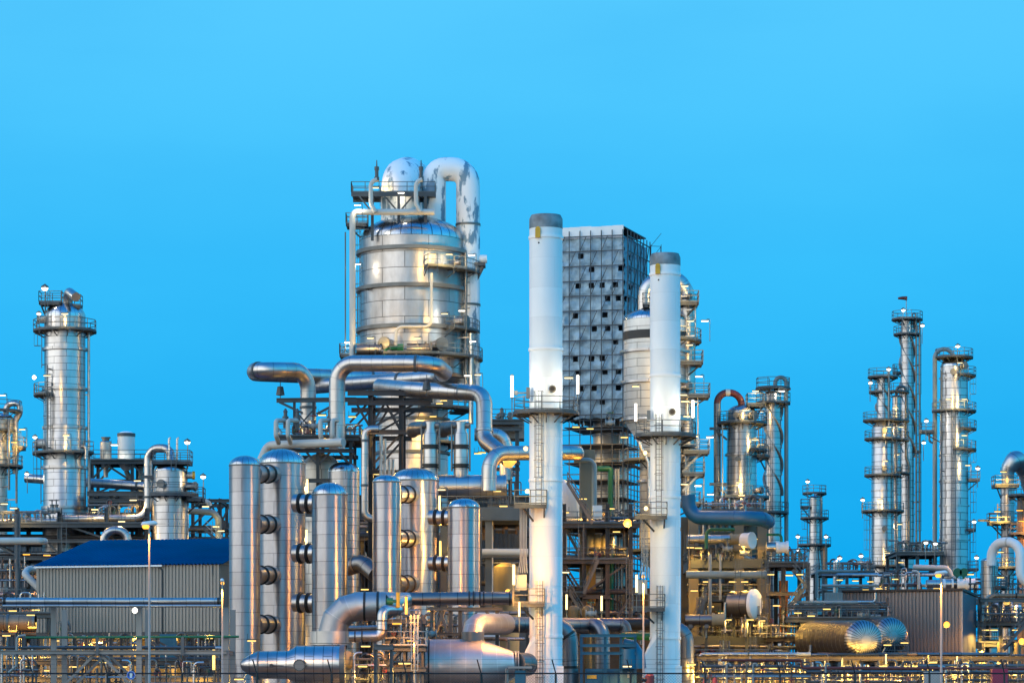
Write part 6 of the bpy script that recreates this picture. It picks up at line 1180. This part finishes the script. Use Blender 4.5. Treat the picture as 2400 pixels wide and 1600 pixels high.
# far left
L(105, 671, 338.5, 'flood', 'crowning the tallest column on that side', 300, WHITE, sc=1.5); L(91, 732, 337.25, 'flood', 'at the upper ring platform of the column behind the blue roof', 120, WHITE); L(152, 735, 334.75, 'batten', 'washing the dome of the column behind the blue roof', 260); L(80, 884, 337.25, 'bulkhead', 'on the halfway platform of the column behind the blue roof', 150, WHITE, sc=1.3)
L(82, 1021, 337.25, 'flood', 'on the lower ring platform of the column behind the blue roof', 130, WHITE); L(155, 1020, 334.25, 'batten', 'over the lower ring platform of the column behind the blue roof', 380); L(110, 880, 333.25, 'batten', 'beside the ladder of the column behind the blue roof', 200)
L(5, 926, 351.0, 'batten', 'on top of the column cut off by the edge', 150, WHITE); L(52, 1006, 351.0, 'batten', 'on the bracket platform of the edge column', 260); L(33, 1036, 350.38, 'batten', 'washing the yellow-lit pipe of the edge column', 420, YELLOW)
L(268, 1042, 351.0, 'ceiling', 'between the two small hopper vessels', 300, WHITE, dy=-.8); L(439, 1032, 329.75, 'flood', 'on the top platform of the absorber vessel', 250, WHITE, sc=1.3); L(476, 1113, 329.75, 'flood', 'on the side platform of the absorber vessel', 200, WHITE, sc=1.2); L(63, 1107, 343.5, 'flood', 'over the rack at the far edge', 160, WHITE)
for px, row, D, w in ((32, 1190, 331.0, 'over the rack deck at the picture edge'), (322, 1126, 337.25, 'on the bridge beside the gooseneck pipe'), (312, 1171, 334.75, 'under the bridge beside the gooseneck pipe'), (285, 1221, 329.75, 'above the blue roof ridge'), (482, 1186, 337.25, 'between absorber vessel and trellis'), (506, 1233, 337.25, 'above the pale stair'), (518, 1243, 336.0, 'at the head of the pale stair'), (222, 1193, 333.5, 'behind the gooseneck pipe'), (10, 1180, 333.5, 'low on the edge column')): L(px, row, D, 'ceiling', w, 300, WARM, dy=-.5)
for px, row, D, w in ((30, 1430, 291.0, 'above the rust-lit tank'), (84, 1428, 291.0, 'beside the rust-lit tank'), (72, 1440, 288.5, 'over the edge pipes'), (48, 1551, 282.25, 'low by the picture edge'), (66, 1560, 281.0, 'lower by the picture edge'), (172, 1561, 279.75, 'between the concrete posts'), (243, 1551, 282.25, 'in the middle of the concrete posts'), (288, 1561, 279.75, 'close to the sign'), (446, 1551, 282.25, 'under the beam near the slim drum'), (466, 1562, 283.5, 'lower near the slim drum'), (15, 1488, 283.5, 'at the end of the low rack'), (232, 1490, 303.5, 'under the corrugated wall'), (130, 1500, 303.5, 'deep under the corrugated wall'), (350, 1500, 303.5, 'far under the corrugated wall'), (430, 1515, 301.0, 'deep under the building near the drum')): L(px, row, D, 'ceiling', w, 800, YELLOW, dy=-.2, dz=-.5)
L(501, 1545, 263.5, 'tube', 'beside the slim drum', 420, YELLOW, sc=1.1); L(316, 1429, 244.75, 'bulkhead', 'on the second concrete post', 700, WHITE, sc=1.2, dy=-.5)
# main column
for px, row, D, w, p in ((838, 481, 339.75, 'under the overhead platform corner', 260), (842, 500, 342.25, 'below the overhead platform', 160), (880, 440, 342.88, 'among the overhead pipes', 420), (940, 452, 342.25, 'under the overhead railing', 260), (838, 619, 342.25, 'beside the relief header', 200), (1014, 596, 337.5, 'washing the upper mid platform', 700), (1053, 596, 339.12, 'over the upper mid platform', 700), (1105, 598, 341.0, 'at the support bracket', 300), (1042, 735, 338.0, 'above the side platform', 420), (1082, 728, 339.75, 'on the side platform stanchion', 260), (868, 792, 337.62, 'over the condensers', 520), (978, 792, 337.12, 'over the green actuator', 520), (815, 802, 341.0, 'on the lower platform corner', 220), (1108, 800, 339.75, 'on the lower platform far side', 300), (1120, 878, 341.0, 'near the rusty ring', 320), (1095, 880, 339.75, 'beside the rusty ring', 260)): L(px, row, D, 'batten', f'{w} of the huge domed column', p, WARM if p > 300 else WHITE, dy=-.2)
for px, row, D, w in ((1040, 938, 339.75, 'over the yellow-lit platform'), (1015, 975, 337.25, 'under the yellow-lit platform'), (1030, 945, 338.5, 'beside the yellow-lit platform'), (1120, 1062, 313.5, 'by the lower elbow loop'), (955, 1015, 333.5, 'beside the dark elbow duct')): L(px, row, D, 'ceiling', f'{w} low on the huge domed column', 650, YELLOW, dy=-.3, dz=-.3)
# middle
for px, row, D, w in ((755, 972, 303.5, 'between the fat riser pipes'), (826, 976, 304.75, 'at the truss end of the valve deck'), (700, 995, 306.0, 'at the back of the valve deck')): L(px, row, D, 'ceiling', w, 420, YELLOW)
for px, row, w in ((720, 1140, 'behind the broad drum, upper'), (718, 1258, 'between broad drum and orange-lit drum')): L(px, row, 287.25, 'tube', w, 420, WARM, sc=.9)
L(1030, 1180, 282.88, 'tube', 'behind the lowest drum', 380, WARM, sc=.9); L(1032, 1285, 282.88, 'tube', 'beside the lower joint of the lowest drum', 420, YELLOW, sc=.9); L(1035, 1147, 281.0, 'batten', 'under the header duct', 350, WARM)
for px, row, D, w in ((790, 1075, 321.0, 'behind the valve deck legs'), (880, 1110, 313.5, 'behind the thin silver pipes'), (868, 1245, 311.0, 'beside the green-valve drum'), (855, 1380, 291.0, 'in the gap behind the elbow duct'), (1130, 1060, 308.5, 'at the frame behind the header'), (1165, 1150, 291.0, 'at the end plate of the header duct'), (1180, 1185, 279.75, 'on the chimney side of the concrete deck'), (1160, 1290, 288.5, 'under the concrete deck')): L(px, row, D, 'ceiling', w, 170, YELLOW)
L(952, 1418, 247.88, 'tube', 'beside the green valve actuator', 900, ORANGE, sc=.9); L(948, 1553, 243.5, 'ceiling', 'low before the tapered vessel', 520, YELLOW, sc=1.3); L(857, 1513, 247.25, 'ceiling', 'below the S-bend pipe', 420, YELLOW); L(1010, 1428, 267.25, 'ceiling', 'hidden under the long silver pipe behind the trestle', 3600, ORANGE, dy=.3, dz=.1, bare=True)
L(930, 1460, 249.5, 'ceiling', 'inside the orange-lit frame', 230, ORANGE); L(965, 1500, 249.25, 'ceiling', 'low inside the orange-lit frame', 200, ORANGE); L(850, 1560, 250.38, 'ceiling', 'by the yellow dome', 350, YELLOW)
L(590, 1500, 263.5, 'ceiling', 'low between slim and broad drums', 500, YELLOW); L(560, 1590, 241.0, 'ceiling', 'low under the nose of the small drum', 420, YELLOW)
# chimneys
L(1200, 905, 261.75, 'tube', 'on the ring platform of the taller chimney, sky side', 520, WHITE, sc=1.15); L(1354, 901, 262.25, 'tube', 'on the ring platform of the taller chimney, scaffold side', 420, WHITE); L(1333, 885, 258.0, 'batten', 'washing the taller chimney above its platform', 420, WARM)
L(1204, 1346, 260.38, 'tube', 'beside the cabinet of the taller chimney', 620, WARM, sc=1.1); L(1217, 1427, 259.75, 'tube', 'under the lowest platform of the taller chimney', 420, WARM, sc=.8); L(1190, 1385, 258.5, 'bulkhead', 'on the end of the long silver pipe', 1300, ORANGE, dy=-.8)
L(1236, 1150, 259.25, 'bulkhead', 'behind the middle platform of the taller chimney', 420, WARM); L(1232, 1050, 259.75, 'bulkhead', 'below the ring platform of the taller chimney', 420, WARM)
L(1490, 966, 276.0, 'tube', 'on the ring platform of the shorter chimney, tower side', 460, WHITE); L(1624, 958, 277.25, 'tube', 'on the ring platform of the shorter chimney, sky side', 420, WHITE); L(1492, 1367, 273.5, 'tube', 'beside the cabinet of the shorter chimney', 520, WARM); L(1512, 1060, 274.25, 'bulkhead', 'below the ring platform of the shorter chimney', 420, WARM); L(1514, 1190, 274.25, 'bulkhead', 'at the middle platform of the shorter chimney', 420, WARM); L(1606, 940, 273.0, 'batten', 'washing the shorter chimney above its platform', 350, WARM)
for px, row, D, w in ((1350, 1000, 326.0, 'under the sheeting beside the taller chimney'), (1383, 1004, 329.75, 'at the top of the concrete shaft'), (1463, 1024, 316.0, 'on the corner of the reactor platform'), (1432, 1191, 314.75, 'at the foot of the thick green pipe'), (1415, 1196, 316.0, 'beside the white cabinet'), (1367, 1168, 308.5, 'beside the upper steel stair'), (1445, 1245, 308.5, 'above the small pots'), (1325, 1200, 313.5, 'by the egg-shaped vessel')): L(px, row, D, 'ceiling', w, 420, YELLOW)
L(1328, 1410, 288.5, 'tube', 'beside the brown filter next to the chimney', 420, WARM, sc=.9); L(1410, 1413, 291.0, 'tube', 'beside the green valve and brown filter', 420, WARM, sc=.9); L(1325, 1340, 294.75, 'ceiling', 'over the side gallery by the taller chimney', 320, WARM); L(1470, 1560, 263.5, 'ceiling', 'in the fan housing frame', 220, WARM)
# reactor column
for px, row, D, w, p in ((1605, 670, 316.0, 'at the top bend', 420), (1618, 752, 316.0, 'below the top platform', 300), (1652, 752, 317.25, 'on the half-round platform', 160), (1616, 808, 315.38, 'under the half-round platform', 320), (1638, 882, 316.0, 'on the long side platform', 140), (1602, 925, 313.5, 'inside the long side platform', 380), (1610, 975, 313.0, 'washing the cone', 380), (1628, 1022, 314.75, 'over the lower side deck', 420), (1664, 1024, 316.62, 'on the corner of the lower side deck', 140), (1604, 1134, 313.5, 'above the blue-painted bend', 420), (1636, 1138, 316.0, 'on the lowest side deck', 200), (1490, 905, 312.25, 'washing the sheets near the scaffold', 420)): L(px, row, D, 'batten', f'{w} of the black-banded column', p, WARM if p > 200 else WHITE)
# right columns
for px, row, D, w, p in ((1771, 916, 341.0, 'between gooseneck column and slim column', 320), (1748, 960, 339.75, 'over the ribbed dome', 300), (1733, 1130, 339.75, 'at the foot of the gooseneck column', 520), (1770, 1030, 341.0, 'on the side of the gooseneck column', 380), (1832, 916, 358.5, 'on the slim strake column', 200), (1785, 964, 358.5, 'between the two ring platforms', 250), (1665, 1158, 339.75, 'beside the brown downcomer', 220), (1738, 1160, 338.0, 'on the lower ring of the gooseneck column', 320)): L(px, row, D, 'batten', w, p, WARM if p > 240 else WHITE)
for px, row, D, w in ((1893, 1125, 471.0, 'atop the small distant column'), (1870, 1254, 468.5, 'on the lower ring of the small distant column'), (1936, 1254, 468.5, 'far side of the small distant column'), (1968, 1304, 403.5, 'on the small platform tower'), (2018, 1299, 428.5, 'at the far low deck'), (1872, 1285, 451.0, 'below the small distant column'), (2040, 894, 448.5, 'on the upper balcony of the stepped column'), (2083, 862, 448.5, 'on top of the stepped column'), (2117, 724, 458.5, 'on top of the spiral column'), (2162, 760, 458.5, 'side balcony of the spiral column'), (2245, 808, 436.0, 'on top of the far domed column'), (2171, 983, 436.0, 'on the bracket balcony of the far domed column'), (2165, 1034, 457.25, 'low balcony of the spiral column'), (2022, 1168, 448.5, 'wide ring of the stepped column'), (2292, 1094, 434.75, 'corner balcony of the far domed column'), (2283, 1219, 433.5, 'by the outrigger of the return-bend column'), (2289, 1303, 428.5, 'at the foot of the far domed column'), (2170, 1268, 431.0, 'on the far deck of the spiral column'), (2192, 1270, 431.0, 'end of the far deck of the spiral column')): L(px, row, D, 'flood', w, 200, WHITE, sc=1.25)
for px, row, D, w, p in ((2083, 1000, 446.62, 'over the stepped column shoulder', 420), (2075, 1080, 446.62, 'on the upper ring', 420), (2062, 1170, 446.62, 'on the wide ring', 480), (2080, 1295, 446.62, 'at the foot', 520), (2098, 955, 452.25, 'beside the slim gooseneck', 380), (2112, 1000, 452.25, 'between the slim columns', 300), (2102, 1065, 452.25, 'lower between the slim columns', 300), (2108, 1228, 452.25, 'at the funnel', 300)): L(px, row, D, 'batten', f'{w} of the far stepped group', p, WARM)
for px, row, D, w, p in ((2250, 850, 433.5, 'washing the ribbed dome', 420), (2223, 935, 433.5, 'above the third ring', 520), (2260, 935, 434.25, 'over the third ring, ladder side', 420), (2260, 1020, 434.0, 'on the fourth ring', 520), (2268, 1090, 434.75, 'above the corner balcony', 420)): L(px, row, D, 'batten', f'{w} of the far domed column', p, WARM)
for px, row, D, w in ((2352, 1105, 381.0, 'on top of the return-bend column'), (2338, 1198, 381.0, 'on the outrigger of the return-bend column'), (2345, 1293, 379.75, 'on the lower ring of the return-bend column'), (2395, 1220, 366.0, 'high on the orange-lit edge column'), (2390, 1195, 367.25, 'between the two edge columns'), (2345, 1352, 336.0, 'under the inverted-U pipe'), (2337, 1403, 329.75, 'over the shiny elbow'), (2380, 1395, 331.0, 'behind the shiny elbows')): L(px, row, D, 'ceiling', w, 620, ORANGE if px > 2380 else YELLOW)
for px, row, D, w in ((2112, 1317, 426.0, 'under the far deck'), (2098, 1356, 371.0, 'behind the taupe roof'), (2029, 1381, 371.0, 'at the foot of the stepped column'), (2005, 1360, 376.0, 'by the far low deck'), (1968, 1358, 376.0, 'near the small tower'), (2040, 1362, 376.0, 'beside the stepped column'), (2195, 1378, 362.25, 'before the white-headed exchangers'), (2060, 1378, 371.0, 'close to the stepped column'), (2275, 1345, 361.0, 'beside the last white exchanger'), (2310, 1355, 358.5, 'near the small round tank')): L(px, row, D, 'ceiling', w, 420, YELLOW)
# yellow structure
for px, row, D, w in ((1618, 1282, 313.5, 'over the cream exchanger'), (1637, 1283, 313.5, 'beside the cream exchanger'), (1740, 1275, 312.25, 'in front of the concrete post'), (1767, 1262, 313.5, 'behind the round cover'), (1656, 1362, 313.5, 'below the pale blue pipe'), (1717, 1362, 312.25, 'under the pale blue pipe'), (1745, 1362, 312.25, 'near the oval head'), (1806, 1345, 311.0, 'at the end of the pale blue pipe'), (1692, 1435, 313.5, 'over the lower exchanger'), (1706, 1451, 309.75, 'on the gallery'), (1758, 1451, 309.75, 'at the foot of the oval head'), (1785, 1453, 309.75, 'beside the oval head'), (1820, 1418, 311.0, 'on the dark annex'), (1851, 1455, 309.75, 'at the annex stair'), (1880, 1455, 309.75, 'under the annex stair'), (1850, 1347, 309.75, 'high on the dark annex'), (1875, 1345, 311.0, 'at the top annex stair'), (1627, 1383, 312.25, 'by the shorter chimney'), (1665, 1420, 321.0, 'deep inside'), (1720, 1430, 322.25, 'far inside'), (1740, 1300, 322.25, 'high inside'), (1640, 1320, 321.0, 'inside under the top slab'), (1680, 1345, 322.25, 'inside behind the blue pipe'), (1901, 1442, 308.5, 'where the bridge begins'), (1938, 1426, 307.25, 'over the nearer ribbed drum'), (1870, 1435, 308.5, 'beside the annex deck'), (2080, 1510, 298.5, 'at the end of the ribbed drums'), (2120, 1505, 298.5, 'before the taupe wall')): L(px, row, D, 'ceiling', f'{w} at the yellow-lit structure' if px < 1895 else w, 25 if px > 1860 else 150 if D < 320 else 200, YELLOW, dy=-.3)
# ground row right
for i, (px, row) in enumerate(((1621, 1556), (1665, 1565), (1716, 1562), (1755, 1567), (1768, 1567), (1812, 1565), (1862, 1566), (1900, 1576), (1985, 1560), (1972, 1570), (2016, 1573), (2070, 1560), (2107, 1561), (2127, 1561), (2150, 1561), (2163, 1559), (2187, 1551), (2267, 1552), (2234, 1561), (2310, 1566), (2367, 1558), (2378, 1567), (1640, 1585), (1730, 1588), (2240, 1585), (1880, 1590), (2050, 1590))):
    L(px, row, 283.5+(i % 3)*2, 'ceiling', 'hung along the low lit rack', 480, YELLOW, 'lamps hung along the low rack', dy=-.2, dz=-.4, bare=True)
for px, row, D, w in ((62, 1298, 329.75, 'on the third level of the edge rack'), (28, 1322, 329.75, 'on the fourth level of the edge rack'), (110, 1300, 329.75, 'in the rack near the pale loop'), (30, 1478, 292.25, 'below the rust-lit drum'), (76, 1470, 292.25, 'at the end of the rust-lit drum')): L(px, row, D, 'ceiling', w, 260, ORANGE, dy=-.4)
for px, row, D, w in ((180, 1492, 313.5, 'before the yellow wall under the building'), (260, 1492, 319.75, 'in the middle of the yellow wall under the building'), (320, 1494, 319.75, 'near the end of the yellow wall under the building'), (390, 1494, 313.5, 'by the teal cabinet'), (490, 1494, 311.0, 'at the last post under the building'), (200, 1540, 308.5, 'low before the yellow wall'), (400, 1560, 296.0, 'low by the braces'), (110, 1570, 296.0, 'low by the first post')): L(px, row, D, 'ceiling', w, 900, YELLOW, dy=-.3, dz=-.5, bare=D > 306)
for px, row, w in ((2310, 1475, 'over the edge deck'), (2330, 1475, 'middle of the edge deck'), (2300, 1520, 'under the edge deck'), (2380, 1475, 'far end of the edge deck'), (2320, 1540, 'below the edge deck')): L(px, row, 321.0, 'ceiling', w, 420, YELLOW)
for px, row, w in ((2395, 1501, 'glaring on the edge deck post'), (2219, 1462, 'fixed on the taupe corrugated wall')): L(px, row, 312.25 if px < 2300 else 308.5, 'bulkhead', w, 500, ORANGE, sc=1.7, dy=-.5)
# street lamps
street_lamp('tall street lamp with boxy head before the blue roof', 350, 1231, 203.5, 700, ORANGE, 1.0); street_lamp('street lamp beside the slim silver drum', 521, 1364, 236.0, 1100, ORANGE, .8, math.pi/2*3); street_lamp('street lamp standing before the taupe building', 2206, 1346, 206.0, 1200, ORANGE, .8)
street_lamp('street lamp between the two chimneys beside the stair tower', 1508, 1349, 236.0, 2400, ORANGE, .75, math.pi/2*3)
L(1471, 1224, 296.0, 'bulkhead', 'glaring on the top deck beam of the stair tower', 2200, ORANGE, sc=2.1, dy=-.5)

# ------------------------------------------------------------------ boundary fence and sign
D = 82.8; root = thing('chain_link_fence', 'dark chain-link fence with barbed wire along the bottom of the view', 'fence', (0, D, 0)); zt = ZZ(1577, D)
xs = [XX(-99+175.2*k, D) for k in range(16)]
for i, x in enumerate(xs):
    m = MB(); m.sweep([(x, D, 0), (x, D, zt)], .028, 8); m.beam((x, D, zt), (x-.10, D-.08, zt+.36), .045, .03); m.build('post', 'black', root)
m = MB(); m.cyl((xs[0], D, zt), (xs[-1], D, zt), .022, n=6); m.cyl((xs[0], D, .1), (xs[-1], D, .1), .015, n=6); m.build('top_rail', 'black', root)
for k in range(3):
    m = MB(); f = (k+1)/3; m.beam((xs[0]-.1*f, D-.08*f, zt+.36*f), (xs[-1]-.1*f, D-.08*f, zt+.36*f), .006); m.build('barbed_wire', 'steel_dark', root, smooth=False)
for a, b in zip(xs, xs[1:]):
    m = MB(); w = b-a; h = zt-.1; p = .075; n = int((w+h)/p)
    for i in range(-int(h/p), int(w/p)+1):
        for s in (1, -1):
            x0, z0, x1, z1 = i*p, 0.0, i*p+h, h
            if x0 < 0: z0 -= x0; x0 = 0
            if x1 > w: z1 -= x1-w; x1 = w
            if x1-x0 < .02: continue
            if s < 0: x0, x1 = w-x0, w-x1
            m.v += [(a+x0-.002, D, .1+z0), (a+x0+.002, D, .1+z0), (a+x1+.002, D, .1+z1), (a+x1-.002, D, .1+z1)]; j = len(m.v)-4; m.face((j, j+1, j+2, j+3))
    m.build('mesh_panel', 'galv', root, smooth=False)
root = thing('round_sign', 'round blue mandatory sign with white ear protector symbol on the fence', 'sign', P(307, 1581, D-.06)); c = P(307, 1581, D-.06); r = 10.3*D/F
m = MB(); m.cyl(c+Vector((0, .02, 0)), c, r, n=32); m.build('disc', 'blue_sign', root)
m = MB(); ring = [c+Vector((math.cos(math.pi*i/16)*r*.93, -.004, math.sin(math.pi*i/16)*r*.93)) for i in range(33)]; m.sweep(ring, .004, 5); m.build('rim', 'white_worn', root)
m = MB(); m.cyl(c+Vector((0, -.002, .01)), c+Vector((0, -.007, .01)), r*.42, n=20); m.box(c+Vector((0, -.005, -r*.45)), (r*.5, .006, r*.35)); m.build('head_symbol', 'white_worn', root)
m = MB()
for s in (-1, 1): m.box(c+Vector((s*r*.46, -.010, .01)), (r*.24, .008, r*.5))
arc = [c+Vector((math.cos(math.pi*i/10)*r*.5, -.010, r*.12+math.sin(math.pi*i/10)*r*.5)) for i in range(11)]; m.sweep(arc, .006, 5); m.build('ear_protector_symbol', 'black', root)

# ------------------------------------------------------------------ look-alikes of one group are told apart by counting along them
ORD = 'first second third fourth fifth sixth seventh eighth ninth tenth eleventh twelfth thirteenth fourteenth fifteenth sixteenth seventeenth eighteenth nineteenth twentieth'.split()
ORD += ['twenty-'+q for q in ORD[:9]]
bylab = {}
for o in scene.objects:
    if o.parent is None and 'label' in o: bylab.setdefault(o['label'], []).append(o)
for lab, obs in bylab.items():
    if len(obs) < 2: continue
    def where(o):
        return (OFF[o.name].x/max(1, OFF[o.name].y), OFF[o.name].z)
    obs.sort(key=where)
    for i, o in enumerate(obs): o['label'] = f"{lab}, {ORD[i]} from the left" if len(obs) <= len(ORD) else lab
